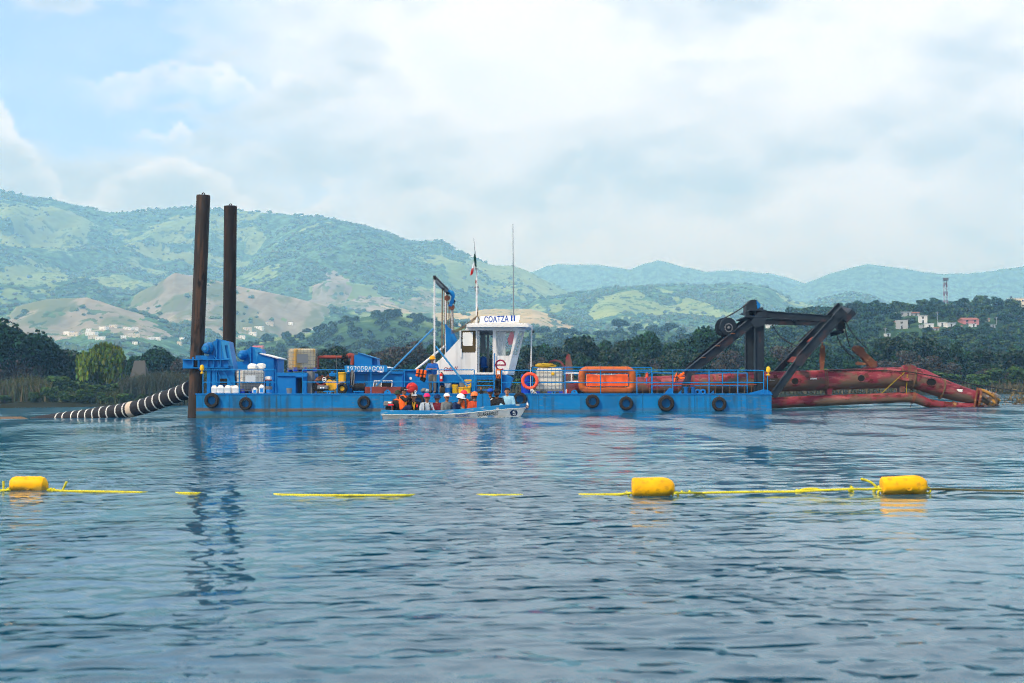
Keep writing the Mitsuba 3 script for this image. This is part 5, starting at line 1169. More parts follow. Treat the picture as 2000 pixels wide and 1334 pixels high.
    for x in (-.036, .036): put('eye', moved(ball(.0125, 1), hd((x, -.090, .020))), 'dark', t, True, M=G)
    if beard: put('beard', fuse(limb(J(hd((-.06, -.045, -.06)), .040), J(hd((0, -.072, -.085)), .046), J(hd((.06, -.045, -.06)), .040)), .04, 3), 'hair', t, True, M=G)
    hm = ball(.109, 2, (1, 1.08, 1)); hm.vertices[:, 2] = np.maximum(hm.vertices[:, 2], .0 + .5 * np.clip(-hm.vertices[:, 1], -.16, .08)); 
    put('hair', moved(hm, (0, .014, .036)).apply_transform(np.vstack([np.column_stack([R_, head]), [0, 0, 0, 1]])), 'hair', t, True, M=G)
    HM = np.vstack([np.column_stack([R_, head]), [0, 0, 0, 1]])
    if hat in ('cap', 'hard', 'bucket'):
        dome = lathe([(.122, .0), (.124, .03), (.112, .075), (.075, .115), (.03, .128), (0, .130)], 20) if hat != 'hard' else lathe([(.138, .0), (.137, .04), (.120, .095), (.080, .135), (.03, .150), (0, .152)], 22)
        put('hat', moved(dome, (0, .01, .052), (1, 1.1, 1)).apply_transform(HM), hat_col, t, 50, M=G)
        if hat == 'bucket': put('hat_brim', moved(lathe([(.118, .01), (.185, -.035), (.187, -.028), (.120, .022)], 24), (0, .01, .055), (1, 1.08, 1)).apply_transform(HM), hat_col, t, 50, M=G)
        else:
            n = 12; a = np.radians(np.linspace(200, 340, n)) if hat == 'cap' else np.radians(np.linspace(0, 360, 25))[:-1]
            if hat == 'cap':
                r0, r1 = .118, .205; pk = Polygon([(r0 * math.cos(x), r0 * math.sin(x)) for x in a] + [(r1 * .70 * math.cos(x), r1 * math.sin(x)) for x in a[::-1]])
                m = trimesh.creation.extrude_polygon(pk.buffer(0), .012, engine='earcut')
            else: m = lathe([(.130, 0), (.162, -.012), (.163, -.002), (.132, .014)], 24)
            put('hat_peak' if hat == 'cap' else 'hat_brim', moved(m, (0, .0, .056), (1, 1.12, 1)).apply_transform(HM), hat_peak or hat_col, t, 50, M=G)
    if vest:
        vm = fuse(limb(J(hip + [-.07, 0, .0], .165), J(chest + [-.085, 0, 0], .175)) + limb(J(hip + [.07, 0, .0], .165), J(chest + [.085, 0, 0], .175)), .05, 4)
        vm = trimesh.boolean.difference([vm, box(-.045, .045, -.5, -.05, -.3, .8)], engine='manifold')
        put('vest', vm, vest, t, 40, M=G)
        for s in (-1, 1): put('vest_strap', tube(smooth_line([(s * .11, -.155, .38), (s * .12, -.10, .50), (s * .12, .02, .525), (s * .11, .13, .42)], 10) + np.array([0, chest[1], 0]), .034, 6), vest, t, 50, M=G)
    for nm, m, c in (extra or []): put(nm, m, c, t, 40, M=G)
    return t


def placed(hx, hy, y, turn, scale=1.0, lean=0.0):
    """Places a person so that the head is seen at a photo pixel, y metres forward; turn: 0 looks at the viewer, positive towards the right."""
    p = at_depth(hx, hy, y); Rz = trimesh.transformations.rotation_matrix(turn, [0, 0, 1])
    off = Rz[:3, :3] @ np.array([0, -.62 * lean - .02, .72]) * scale
    G = trimesh.transformations.translation_matrix(p - off) @ Rz @ np.diag([scale] * 3 + [1.0]); return G


# ---------------------------------------------------------------- the passenger boat
B0 = on_water(885, 816.2); DB = float(B0[1])
bp = lambda px, py, y=0.0: at_depth(px, py, DB + y)
BM = 1.55                                                                    # beam
_top = [(745, 800.4), (790, 801.2), (830, 801.6), (870, 800.6), (900, 799.2), (925, 796.6), (950, 793.8), (975, 791.4), (1000, 789.6), (1020, 788.6), (1030.5, 788.0)]
xs_ = np.linspace(745, 1030.5, 40); st = []
for px in xs_:
    py = np.interp(px, [p[0] for p in _top], [p[1] for p in _top]); k = np.clip((px - 930) / (1030.5 - 930), 0, 1)
    half = BM / 2 * (1 - k ** 2.6) + .02; c = bp(px, py); zt = c[2]; fall = np.clip((px - 1008) / 22.5, 0, 1)
    z_keel = -.22 + .62 * fall ** 1.4 + .10 * k; zb = zt - .165
    st.append((c[0], half, zt, zb, z_keel))
def side_half(x, z):
    X = [s[0] for s in st]; hf = np.interp(x, X, [s[1] for s in st]); zb = np.interp(x, X, [s[3] for s in st]); zk = np.interp(x, X, [s[4] for s in st])
    return hf * (.70 + .30 * np.clip((z - zk) / np.maximum(zb - zk, .02), 0, 1) ** .7)
YC = DB + BM / 2
def loft(rows):
    r = np.array(rows); n, m, _ = r.shape; f = []
    for i in range(n - 1):
        for j in range(m - 1): q = [i * m + j, (i + 1) * m + j, (i + 1) * m + j + 1, i * m + j + 1]; f += [(q[0], q[1], q[2]), (q[0], q[2], q[3])]
    v = r.reshape(-1, 3); c = len(v); v = np.vstack([v, r[0].mean(0), r[-1].mean(0)])
    for j in range(m - 1): f += [(c, j, j + 1), (c + 1, (n - 1) * m + j + 1, (n - 1) * m + j)]
    return trimesh.Trimesh(v, f, process=False)
def boat_col(p, n, uv):
    c = mix([.84, .83, .79], [.74, .70, .62], fbm(p.x * 2, p.z * 5)); return mix(c, [.55, .42, .26], .5 * smoothstep(.52, .72, fbm(p.x * 1.7 + 3, p.z * 9, 1.0)) * smoothstep(.32, .02, p.z))
def gunwale_col(p, n, uv):
    c = mix([.012, .17, .42], [.02, .24, .50], fbm(p.x * 2, p.z * 8)); return mix(c, [.50, .50, .46], smoothstep(.60, .70, fbm(p.x * 5, p.z * 22, 2.0, 4)) * (.5 + .5 * smoothstep(2.0, 3.0, p.x - float(B0[0]) + 1.0)))
plain('boat_white', proc(boat_col), .5); plain('boat_blue', proc(gunwale_col), .5)
BT = thing('passenger_boat', 'small white boat with blue gunwale full of seated passengers in front of the dredger', 'boat')
rows = [[(x, YC - h, zb)] + [(x, YC - float(side_half(x, z)), z) for z in np.linspace(zb, zk, 7)[1:]] + [(x, YC, zk - .03)] + [(x, YC + float(side_half(x, z)), z) for z in np.linspace(zk, zb, 7)[:-1]] + [(x, YC + h, zb), (x, YC + max(h - .06, .0), zb), (x, YC + max(h * .7 - .05, .0), max(zk + .1, -.12)), (x, YC - max(h * .7 - .05, .0), max(zk + .1, -.12)), (x, YC - max(h - .06, .0), zb), (x, YC - h, zb)] for x, h, zt, zb, zk in st]
put('hull', loft(rows), 'boat_white', BT, 35)
for s, nm in ((-1, 'gunwale'), (1, 'gunwale')):
    rows = [[(x, YC + s * (h + .03), zb - .012), (x, YC + s * (h + .05), zt - .02), (x, YC + s * (h + .04), zt), (x, YC + s * max(h - .08, 0), zt), (x, YC + s * max(h - .05, 0), zb - .012), (x, YC + s * (h + .03), zb - .012)] for x, h, zt, zb, zk in st]
    m = loft(rows); m.fix_normals(); put(nm, m, 'boat_blue', BT, 30)
    put('rubbing_strake', tube([(x, YC + s * (h + .045), zb - .012) for x, h, zt, zb, zk in st][::3], .014, 6), 'rope_white', BT, 50)
x, h, zt, zb, zk = st[0]; put('transom', box(x - .03, x + .03, YC - h, YC + h, -.15, zt - .02, .02), 'boat_blue', BT)
x, h, zt, zb, zk = st[-1]; put('stem_head', box(x - .06, x + .05, YC - .11, YC + .11, zt - .20, zt + .01, .04), 'boat_white', BT); put('mooring_ring', moved(torus(.05, .015, 14, 6), (x - .02, YC - .14, zt - .14)), 'rust', BT, True)
for px in (770, 812, 838, 858, 876, 908, 928, 958, 985):
    q = bp(px, 806); put('thwart', box(q[0] - .13, q[0] + .13, YC - .72 if px < 960 else YC - .5, YC + .72 if px < 960 else YC + .5, .03, .07), 'boat_blue', BT)
def on_side(m, lift=.004):
    v = m.vertices; v[:, 1] = YC - side_half(v[:, 0], v[:, 2]) + v[:, 1] - lift; return m
def letter(text, xa, ya, xb, yb, hpx, col, bold=True, name='lettering'):
    a, b = bp(xa, ya), bp(xb, yb); m = text_uz(text, hpx * DB / FOC, .006, bold, fit=b[0] - a[0]); v = m.vertices; sl = (b[2] - a[2]) / (b[0] - a[0])
    v[:, 2] += v[:, 0] * sl; m.apply_translation((a[0], 0, a[2])); put(name, on_side(m), col, BT)
letter('GUARAMBUT', 932.6, 813.6, 972.4, 810.6, 6.8, 'dark')
letter('MA1870052PM0202', 889, 815.0, 916.6, 813.4, 4.2, 'sign_blue')
letter('DARETA DUARAN DE ZI A TEL', 795.6, 815.2, 846, 815.6, 3.2, 'cloth_navy', False)
letter('TIPO/IC', 850, 815.2, 864, 815.0, 3.0, 'cloth_navy', False)
q = bp(1003.6, 806.8); dsk = moved(lathe([(0, 0), (.155, 0), (.155, .01), (0, .01)], 28, 'y'), (0, 0, 0), (1, 1, .82)); dsk.vertices[:, 0] += q[0]; dsk.vertices[:, 2] += q[2]; dsk.vertices[:, 1] *= -1; dsk = dsk.subdivide().subdivide(); put('number_disc', on_side(dsk, .008), 'cloth_navy', BT)
rg = torus(.16, .012, 28, 6, sz=.84); rg.apply_translation((q[0], 0, q[2])); put('number_disc__ring', on_side(rg, .006), 'sign_white', BT)
m = text_uz('5', .165, .006, True); m.apply_translation((q[0] - .065, 0, q[2] - .082)); m = m.subdivide(); put('number_disc__numeral', on_side(m, .022), 'sign_white', BT)
# blue splash board standing in the boat
c0 = bp(932, 795, .25); pl_ = [bp(x, y, .25) for x, y in ((931, 797), (931.5, 774), (934, 770), (945, 768.6), (953, 771), (957, 778), (958.8, 797))]
bm = prism([(p[0], p[2]) for p in pl_], DB + .25, DB + .31); put('splash_board', bm, 'hull_paint', BT)
# outboard motor on the transom
t = thing('outboard_motor', 'dark grey outboard motor with red and white stripes on the boat stern', 'outboard motor')
a, b = bp(749, 783.4, .5), bp(766.4, 800, .5)
put('cowl', box(a[0], b[0], DB + .5, DB + .92, b[2] + .13, a[2], .05), 'grey_steel', t); put('mid_section', box(a[0] + .06, b[0] - .06, DB + .58, DB + .84, -.25, b[2] + .13, .03), 'dark', t)
s0, s1 = bp(750, 787.6, .5), bp(756.4, 784.6 + 1, .5); put('white_stripe', box(bp(750.2, 0, .5)[0], bp(756.4, 0, .5)[0], DB + .494, DB + .5, bp(750, 787.6, .5)[2], bp(750, 785, .5)[2]), 'sign_white', t)
put('red_stripe', box(bp(749.6, 0, .5)[0], bp(761, 0, .5)[0], DB + .494, DB + .5, bp(750, 792.2, .5)[2], bp(750, 789.2, .5)[2]), 'hard_red', t)
put('tiller', tube([(b[0] - .05, DB + .7, b[2] + .16), (b[0] + .25, DB + .7, b[2] + .2)], .022, 6), 'dark', t)

PI = math.pi
st_ = lambda x, z0=.06, z1=.5: [('strap', tube([(x, -.165, z0 + .05), (x * .95, -.16, .36), (x * .85, -.10, .50), (x * .85, .02, .53)], .020, 6), 'dark')]
person('person in black seen from behind with orange vest edging and olive hat', placed(777.6, 769.5, DB + 0.98, 2.5), top='cloth_black', vest=None, hat='bucket', hat_col='cloth_olive', extra=[('vest_edging', tube(smooth_line([(.17, .10, -.02), (.21, .08, .25), (.16, .05, .46), (.0, .12, .50), (-.16, .05, .46)], 24), .03, 6), 'orange_vest')])
person('person in black with orange life vest and dark cap holding up a phone', placed(789, 763.6, DB + 0.85, 1.25), top='cloth_black', vest='orange_vest', hat='cap', hat_col='cloth_black', hat_peak='cloth_white', arms=(((-.24, -.20, .32), (-.10, -.36, .58)), ((.24, -.20, .32), (.08, -.36, .58))), extra=[('phone', box(-.08, .06, -.46, -.44, .60, .70, .01), 'dark'), ('reflective_patch', box(-.19, -.10, -.165, -.15, .18, .40), 'gold')])
person('person in white cap and black jacket with yellow lanyard', placed(808, 775, DB + 0.83, .1), top='cloth_black', hat='cap', hat_col='cloth_white', skin='skin_tan', extra=[('lanyard', tube([(-.05, -.13, .50), (-.03, -.185, .36), (.0, -.20, .20), (.03, -.185, .36), (.05, -.13, .50)], .014, 5), 'gold'), ('red_badge', box(.10, .15, -.185, -.16, .30, .42), 'hard_red')])
person('smiling person in pink cap and pale grey blue t-shirt with backpack straps', placed(834, 776.4, DB + 0.80, .15, 1.06), top='cloth_greyblue', sleeve=.42, hat='cap', hat_col='cloth_pink', arms=(((-.27, -.08, .16), (-.06, -.27, .10)), ((.27, -.10, .16), (.30, -.32, .08))), extra=st_(-.11) + st_(.11))
person('person in navy bucket hat and maroon shirt', placed(854, 777.6, DB + 0.85, .1), top='cloth_maroon', sleeve=.45, hat='bucket', hat_col='cloth_navy', arms=(((-.25, -.10, .17), (-.02, -.30, .10)), ((.25, -.10, .17), (.06, -.32, .10))))
person('person in white and orange cap and grey shirt looking right', placed(873, 776, DB + 0.91, .6), top='cloth_grey', sleeve=.5, hat='cap', hat_col='cloth_white', hat_peak='hard_orange', skin='skin_brown')
person('person in white hard hat and navy hooded jacket bending forward', placed(900, 778.4, DB + 0.81, 1.15, 1.1, .45), top='cloth_navy', lean=.45, head_nod=.25, hat='hard', hat_col='hard_white', arms=(((-.27, -.18, .22), (-.12, -.42, .12)), ((.27, -.18, .22), (.12, -.42, .12))), extra=[('hood', moved(ball(1, 2, (.16, .10, .10)), (0, -.08, .50)), 'cloth_navy')])
person('person in red hard hat and orange vest waving one hand', placed(906.5, 770.6, DB + 1.06, .5), top='cloth_grey', vest='orange_vest', hat='hard', hat_col='hard_red', arms=(((-.25, -.06, .20), (-.12, -.27, .10)), ((.33, -.06, .42), (.27, -.14, .72))))
person('person in orange hard hat and orange red jacket over dark gaiter', placed(927, 774, DB + 0.83, .2, 1.05), top='cloth_red', skin='skin_dark', hat='hard', hat_col='hard_orange', extra=[('gaiter', moved(ball(1, 2, (.075, .075, .06)), (0, -.03, .575)), 'cloth_grey'), ('chest_bag', box(-.20, .0, -.22, -.15, .05, .22, .03), 'cloth_black')])
person('person in blue cap and black jacket with white bands raising an arm', placed(957.5, 766.4, DB + 0.94, -.15), top='cloth_black', hat='cap', hat_col='hat_blue', arms=(((-.34, -.04, .52), (-.36, -.08, .84)), ((.25, -.10, .18), (.10, -.28, .12))), extra=[('white_band', tube([(-.275, -.02, .487), (-.315, -.03, .507)], .074, 12), 'cloth_white'), ('white_band', tube([(-.20, -.0, .458), (-.235, -.01, .472)], .084, 12), 'cloth_white'), ('collar_band', tube(smooth_line([(-.10, -.12, .47), (0, -.16, .42), (.10, -.12, .47)], 8), .022, 6), 'cloth_white')])
person('bearded person in dark cap and dark jacket leaning on an elbow', placed(970.5, 767.6, DB + 0.77, -.25, 1.1, .15), top='cloth_black', lean=.15, beard=True, hat='cap', hat_col='cloth_black', bottom='cloth_blue', arms=(((-.26, -.16, .18), (-.02, -.36, .24)), ((.28, -.10, .16), (.06, -.34, .20))))
person('smiling bareheaded person in light blue shirt at the bow', placed(990.5, 763.6, DB + 0.83, -.1, 1.08), top='cloth_lightblue', skin='skin_tan', sleeve=.95, arms=(((-.27, -.12, .20), (-.10, -.34, .16)), ((.27, -.06, .18), (.14, -.28, .08))))
G = MD @ trimesh.transformations.translation_matrix((U(845, .42), .42, .895)) @ trimesh.transformations.rotation_matrix(-.12, [0, 0, 1]) @ np.diag([.97, .97, .985, 1])
person('man in yellow hard hat and blue shirt leaning on the dredger railing', G, seated=False, top='cloth_blue', sleeve=.62, bottom='cloth_khaki', skin='skin_brown', lean=.10, head_nod=.15, hat='hard', hat_col='hard_yellow', arms=(((-.29, -.16, .25), (-.02, -.36, .265)), ((.29, -.16, .25), (.03, -.38, .25))), group=None)
# ---------------------------------------------------------------- buoy line in the foreground
def rope_col(p, n, uv):
    s = p.x * 42 + p.z * 90; a = s - dr.floor(s); return mix([.66, .60, .035], [.30, .27, .02], smoothstep(.62, .80, a) * .7 + .5 * smoothstep(.62, .75, noise(p.x * 31, p.y * 31, p.z * 31)))
plain('rope_two_tone', proc(rope_col), .8)
def buoy(label, x0, x1, ytop, ybot, rounded, worn, tilt=0.0):
    t = thing('buoy', label, 'buoy', 'yellow buoys along the rope'); c = on_water((x0 + x1) / 2, ybot - 1.5); D = c[1]; Ln = (x1 - x0) * D / FOC; R = (ybot - ytop) * D / FOC / 2 * 1.12
    if rounded: pr = [(0, 0), (.55 * R, .012 * Ln), (.86 * R, .07 * Ln), (R, .17 * Ln), (1.01 * R, .5 * Ln), (R, .80 * Ln), (.88 * R, .92 * Ln), (.5 * R, .99 * Ln), (0, Ln)]
    else: pr = [(0, 0), (.90 * R, 0), (.97 * R, .015 * Ln), (R, .05 * Ln), (1.0 * R, .62 * Ln), (.965 * R, .74 * Ln), (.86 * R, .85 * Ln), (.66 * R, .94 * Ln), (.38 * R, .99 * Ln), (0, Ln)]
    b = lathe(pr, 40, 'x'); b = b.subdivide() ; b.vertices += (.010 if worn else .003) * (meshkit.fbm(b.vertices * 22, 3) - .5)[:, None]
    if worn: b.vertices[:, 2] -= .035 * np.exp(-((b.vertices[:, 0] - .9 * Ln) / .05) ** 2) * (b.vertices[:, 2] < 0)
    G = trimesh.transformations.translation_matrix(at_depth(x0, (ytop + ybot) / 2 + 1.5, D)) @ trimesh.transformations.rotation_matrix(tilt, [0, 1, 0])
    put('float', b, 'buoy_yellow', t, 35, M=G)
    for x in (-.012, Ln + .004): put('eye', moved(torus(.022, .009, 14, 6), (x, 0, -R * .72)), 'rope_two_tone', t, True, M=G)
    if worn: put('moulding_boss', moved(torus(.022, .006, 14, 6), (Ln * .55, -R * .93, -R * .25)), 'buoy_yellow', t, True, M=G)
    return D
buoy('dented yellow buoy with rounded ends, at the left edge', 19.5, 92, 930.5, 959.5, True, True, .02)
buoy('clean yellow bullet shaped buoy in the middle of the rope', 1235, 1317.5, 934, 970, False, False, -.01)
buoy('yellow bullet shaped buoy tilted up with loose rope end, at the right', 1722, 1810, 932.5, 965, False, True, -.05)
RP = [(-60, 958, .01), (4, 957.6, .012), (19, 956.5, .02), (30, 957, .02), (86, 956.6, .02), (92, 957, .016), (100, 957.5, .012), (128, 958.8, .010), (200, 960, .012), (275, 961.6, .008), (300, 962, -.025), (338, 962.8, -.02), (352, 963, .004), (385, 963.4, .004), (405, 963.8, -.05), (525, 965.8, -.05), (545, 966, .006), (680, 967.4, .010), (790, 967.4, .008), (815, 967, -.02), (925, 967, -.02), (945, 967, .004), (1010, 967.2, .004), (1030, 967, -.035), (1120, 966.6, -.03), (1140, 966, .008), (1200, 965.8, .010), (1233, 962.5, .03), (1300, 964, .03), (1318, 963.5, .03), (1352, 962.6, .012), (1372, 963, -.006), (1380, 962.6, .014), (1470, 960.8, .02), (1555, 960, .03), (1600, 957.8, .04), (1660, 955.6, .05), (1700, 955.6, .04), (1721, 955, .04), (1800, 955, .04), (1811, 954.8, .04), (1822, 954.8, .04), (1880, 956.6, .02), (1950, 958.5, .012), (2080, 961, .012)]
def rp(x, y, z): p = on_water(x, y, 0.0) if False else on_water(x, y + 0, z); return p
RO = [q for q in RP if q[0] >= 1809]
plain('rope_old', [.10, .105, .055], .9)
_roots.add('buoy_rope'); tag('buoy_rope', 'yellow floating rope tying the buoys together', 'rope')
for xa, xb in ((-61, 20), (90, 1234), (1317, 1722)):
    run = [(q[0], q[1], q[2] if q[2] > 0 else q[2] * .45) for q in RP if xa <= q[0] <= xb]
    put('run', tube(smooth_line([rp(*q) for q in run], max(20, int((xb - xa) * .22))), .0098, 8), 'rope_two_tone', 'buoy_rope', 60)
for dz_ in (0, .022): put('old_rope', tube(smooth_line([rp(q[0], q[1] + 60 * dz_, q[2] - dz_) for q in RO], 60), .0085, 8), 'rope_old', 'buoy_rope', 60, label='dark weathered rope right of the last buoy')
P_ = lambda x, y, z=.03: on_water(x, 960, 0) + (at_depth(x, y, on_water(x, 960, 0)[1]) - at_depth(x, 960, on_water(x, 960, 0)[1]))
for pts, nm in (([(7, 957), (7, 948), (6.4, 939.5)], 'rope_tail'), ([(122, 958), (126, 950), (130, 941)], 'rope_tail'), ([(1714, 955), (1704, 944), (1694, 939), (1681, 935.5)], 'rope_tail'), ([(1555, 961), (1575, 955), (1590, 954.4), (1604, 958)], 'rope_tail'), ([(1660, 949.5), (1666, 955), (1660, 963), (1668, 960)], 'rope_tail')):
    q = smooth_line([P_(*p) for p in pts], 14); kk = put(nm, tube(q, np.linspace(.009, .011, 14), 8), 'rope_two_tone', 'buoy_rope', 50)
for x, y in ((98, 957), (104, 958), (1222, 963.5), (1330, 963), (1345, 962.5), (1556, 961), (1661, 956), (1708, 957), (1716, 954)):
    put('knot', moved(torus(.014, .012, 12, 8, axis=0), P_(x, y), ry=rng.random()), 'rope_two_tone', 'buoy_rope', True)

# ---------------------------------------------------------------- trees: a few kinds, placed as instances
plain('leaf', {'type': 'mesh_attribute', 'name': 'vertex_color'}, .85, .05)
plain('bark', [.060, .050, .042], .9, .1)
def make_tree(kind, seed, n_leaf=2600, unit=False):
    """Unit tree: height 1, crown width about .9; trunk, limbs and leaf clumps. Returns (wood, crown, colours)."""
    r = np.random.default_rng(seed); wood, lobes = [], []
    P = {'broad': (.22, .58, .42, 14, .60), 'spread': (.30, .72, .52, 13, .40), 'dry': (.20, .60, .44, 15, .55), 'willow': (.22, .60, .40, 12, .62), 'bush': (.05, .48, .50, 11, .80), 'tall': (.30, .62, .30, 12, .95)}[kind]
    t0, zc, rad, nl, flat = P
    wood.append(tube([(0, 0, -.05), (.01, 0, t0 * .5), (.02 * r.normal(), .02 * r.normal(), t0), (.03 * r.normal(), .03 * r.normal(), zc)], [.034, .026, .022, .010], 7))
    for k in range(nl):
        a = r.random() * 6.283; e = math.sqrt(r.random()); z = zc + flat * rad * (r.uniform(-.75, .85)); w = math.sqrt(max(.08, 1 - ((z - zc) / (flat * rad * 1.05)) ** 2))
        c = np.array([rad * .72 * e * w * math.cos(a), rad * .72 * e * w * math.sin(a), z]); s = rad * r.uniform(.28, .46)
        lobes.append((c, s)); b = np.array([0, 0, t0 + .2 * (zc - t0) * r.random()])
        wood.append(tube([b, (b + c) / 2 + [0, 0, -.03], c], [.014, .009, .004], 5))
        if kind == 'dry':
            for _ in range(5):
                d = r.normal(0, 1, 3); d[2] = abs(d[2]) * .6; d /= np.linalg.norm(d); wood.append(tube([c, c + d * s * .6, c + d * s * 1.15 + [0, 0, -.02]], [.005, .0035, .0015], 3))
    V, C = [], []
    base = {'broad': [.0115, .039, .0185], 'spread': [.0085, .031, .018], 'dry': [.043, .046, .041], 'willow': [.070, .125, .018], 'bush': [.032, .070, .022], 'tall': [.011, .033, .016]}[kind]
    per = n_leaf // nl
    for c, s in lobes:
        n = per; d = r.normal(0, 1, (n, 3)); d /= np.linalg.norm(d, axis=1, keepdims=True); rr = s * (.55 + .55 * r.random(n) ** .5); p = c + d * rr[:, None] * [1, 1, .72 if kind != 'willow' else 1.05]
        if kind == 'willow': p[:, 2] -= .12 * np.maximum(0, np.hypot(p[:, 0], p[:, 1]) / rad) ** 2 * r.random(n) * 2.2
        sz = (.030 if kind not in ('dry', 'willow') else .020) * r.uniform(.6, 1.5, n) * (2600 / n_leaf) ** .5
        nn = d + .8 * r.normal(0, 1, (n, 3)); nn /= np.linalg.norm(nn, axis=1, keepdims=True)
        u = np.cross(nn, [0, 0, 1.0]) + 1e-6; u /= np.linalg.norm(u, axis=1, keepdims=True); v = np.cross(nn, u)
        if kind == 'willow': v = np.tile([0, 0, 1.0], (n, 1)); stretch = 2.6
        else: stretch = .8
        q = np.stack([p + u * sz[:, None] * 1.1, p + v * sz[:, None] * stretch, p - u * sz[:, None], p - v * sz[:, None] * stretch], 1)
        V.append(q.reshape(-1, 3)); lob = r.uniform(.7, 1.35)
        cc = np.array(base) * lob * r.uniform(.55, 1.6, (n, 1)) * np.stack([r.uniform(.8, 1.5, n), r.uniform(.9, 1.15, n), r.uniform(.8, 1.2, n)], 1)
        if kind == 'broad' and seed % 3 == 1: cc[:] = cc * .7 + np.array([.040, .040, .036]) * (r.random((n, 1)) < .45) * .9
        C.append(np.repeat(cc, 4, 0))
    V, C = np.vstack(V), np.vstack(C); k = len(V) // 4; i = np.arange(k) * 4; F = np.vstack([np.stack([i, i + 1, i + 2], 1), np.stack([i, i + 2, i + 3], 1)])
    if kind != 'dry':                                                # opaque cores, darker than the leaves, that close the crown
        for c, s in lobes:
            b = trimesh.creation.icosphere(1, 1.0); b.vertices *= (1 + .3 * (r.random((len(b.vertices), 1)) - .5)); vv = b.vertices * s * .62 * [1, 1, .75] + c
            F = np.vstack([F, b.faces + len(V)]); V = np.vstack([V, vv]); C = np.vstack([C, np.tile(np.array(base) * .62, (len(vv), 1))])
    return cat(wood), trimesh.Trimesh(V, F, process=False), C


KINDS = {}
for kind, seeds, nl in (('broad', (1, 2, 3, 4, 5), 2800), ('spread', (11, 12), 3000), ('dry', (21, 22), 1500), ('willow', (31,), 4200), ('bush', (41, 42, 43), 1500), ('tall', (51,), 2400)):
    KINDS[kind] = []
    for s in seeds:
        w, c, cc = make_tree(kind, s, nl); g = f'{kind}_model_{s}'
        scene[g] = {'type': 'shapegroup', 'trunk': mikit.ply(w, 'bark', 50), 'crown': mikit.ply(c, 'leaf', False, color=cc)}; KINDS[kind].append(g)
NM = {'broad': 'broadleaf_tree', 'spread': 'spreading_tree', 'dry': 'bare_tree', 'willow': 'willow_tree', 'bush': 'bush', 'tall': 'slender_tree'}
def tree(kind, px, ptop, depth, wpx, label, group=None, sq=1.0, cat_='tree', gm=None):
    p = at_depth(px, ptop, depth); z0 = float(terrain_z(p[0], p[1])); h = max(p[2] - z0, .8); w = wpx * depth / FOC
    g = gm or KINDS[kind][int(rng.integers(len(KINDS[kind])))]; key = thing(NM[kind], label, cat_, group)
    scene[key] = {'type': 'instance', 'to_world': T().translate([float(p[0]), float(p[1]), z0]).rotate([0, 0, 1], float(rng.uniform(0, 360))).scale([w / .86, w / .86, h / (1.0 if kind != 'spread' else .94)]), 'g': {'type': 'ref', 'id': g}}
    return key
# the ones that can be told apart
for a in (('spread', 28, 641, 262, 120, 'tall dark spreading tree at the left edge of the bank'), ('spread', 78, 652, 272, 84, 'dark feathery tree second from the left edge'), ('broad', 124, 667, 276, 86, 'dull dark brownish tree between the feathery trees and the willow'),
          ('willow', 200, 668, 262, 128, 'yellow green willow on the bank left of the spud piles'), ('dry', 224, 659, 300, 46, 'grey bare crown showing above the willow'), ('broad', 258, 685, 292, 34, 'small dark tree just right of the willow'), ('spread', 308, 681, 310, 82, 'dark round tree between the willow and the near spud pile'), ('dry', 350, 692, 300, 48, 'brown scrubby tree just left of the near spud pile'),
          ('bush', 112, 728, 250.5, 64, 'light green bush at the water edge left of the willow'), ('bush', 148, 740, 251, 48, 'yellowish low bush below the willow, left'), ('bush', 186, 748, 251.5, 52, 'olive low bush at the water edge below the willow'), ('bush', 226, 744, 252.5, 48, 'dull bush at the right foot of the willow'),
          ('dry', 525, 683, 300, 46, 'round brown bush behind the pump shed roof'), ('broad', 600, 663, 306, 66, 'dark green tree behind the yellow container'), ('broad', 650, 662, 300, 76, 'dark green tree above the rusty pipework'),
          ('dry', 735, 676, 292, 52, 'pale leafless tree right of the blue exhaust box'), ('dry', 795, 655, 296, 96, 'large grey brown bare tree behind the blue diagonal brace'), ('broad', 852, 660, 306, 56, 'dark tree behind the hoist frame posts'),
          ('dry', 1052, 690, 284, 50, 'grey brown tree right of the wheelhouse awning post'), ('broad', 1196, 669, 288, 74, 'rounded tree with dull pinkish top above the orange float'), ('broad', 1135, 646, 312, 84, 'tall dull brown green tree behind the red trunnion plate'), ('broad', 1258, 638, 316, 76, 'dark tree tallest between the float and the winch drum'), ('broad', 1386, 627, 318, 84, 'large dark tree behind the winch drum'),
          ('dry', 1296, 692, 286, 60, 'grey brown bushy tree behind the bow railing'), ('dry', 1532, 664, 292, 80, 'brownish tree seen through the bow gantry'), ('broad', 1745, 644, 300, 92, 'big dark tree behind the rusty hoist link'), ('broad', 1806, 650, 304, 90, 'big dull green tree right of the rusty hoist link'), ('tall', 1866, 662, 300, 44, 'brownish tree left of the small ochre house'), ('broad', 1925, 672, 300, 90, 'dark tree above the cutter head'), ('broad', 1985, 678, 302, 76, 'dark brown tree at the right edge of the bank')):
    tree(*a)
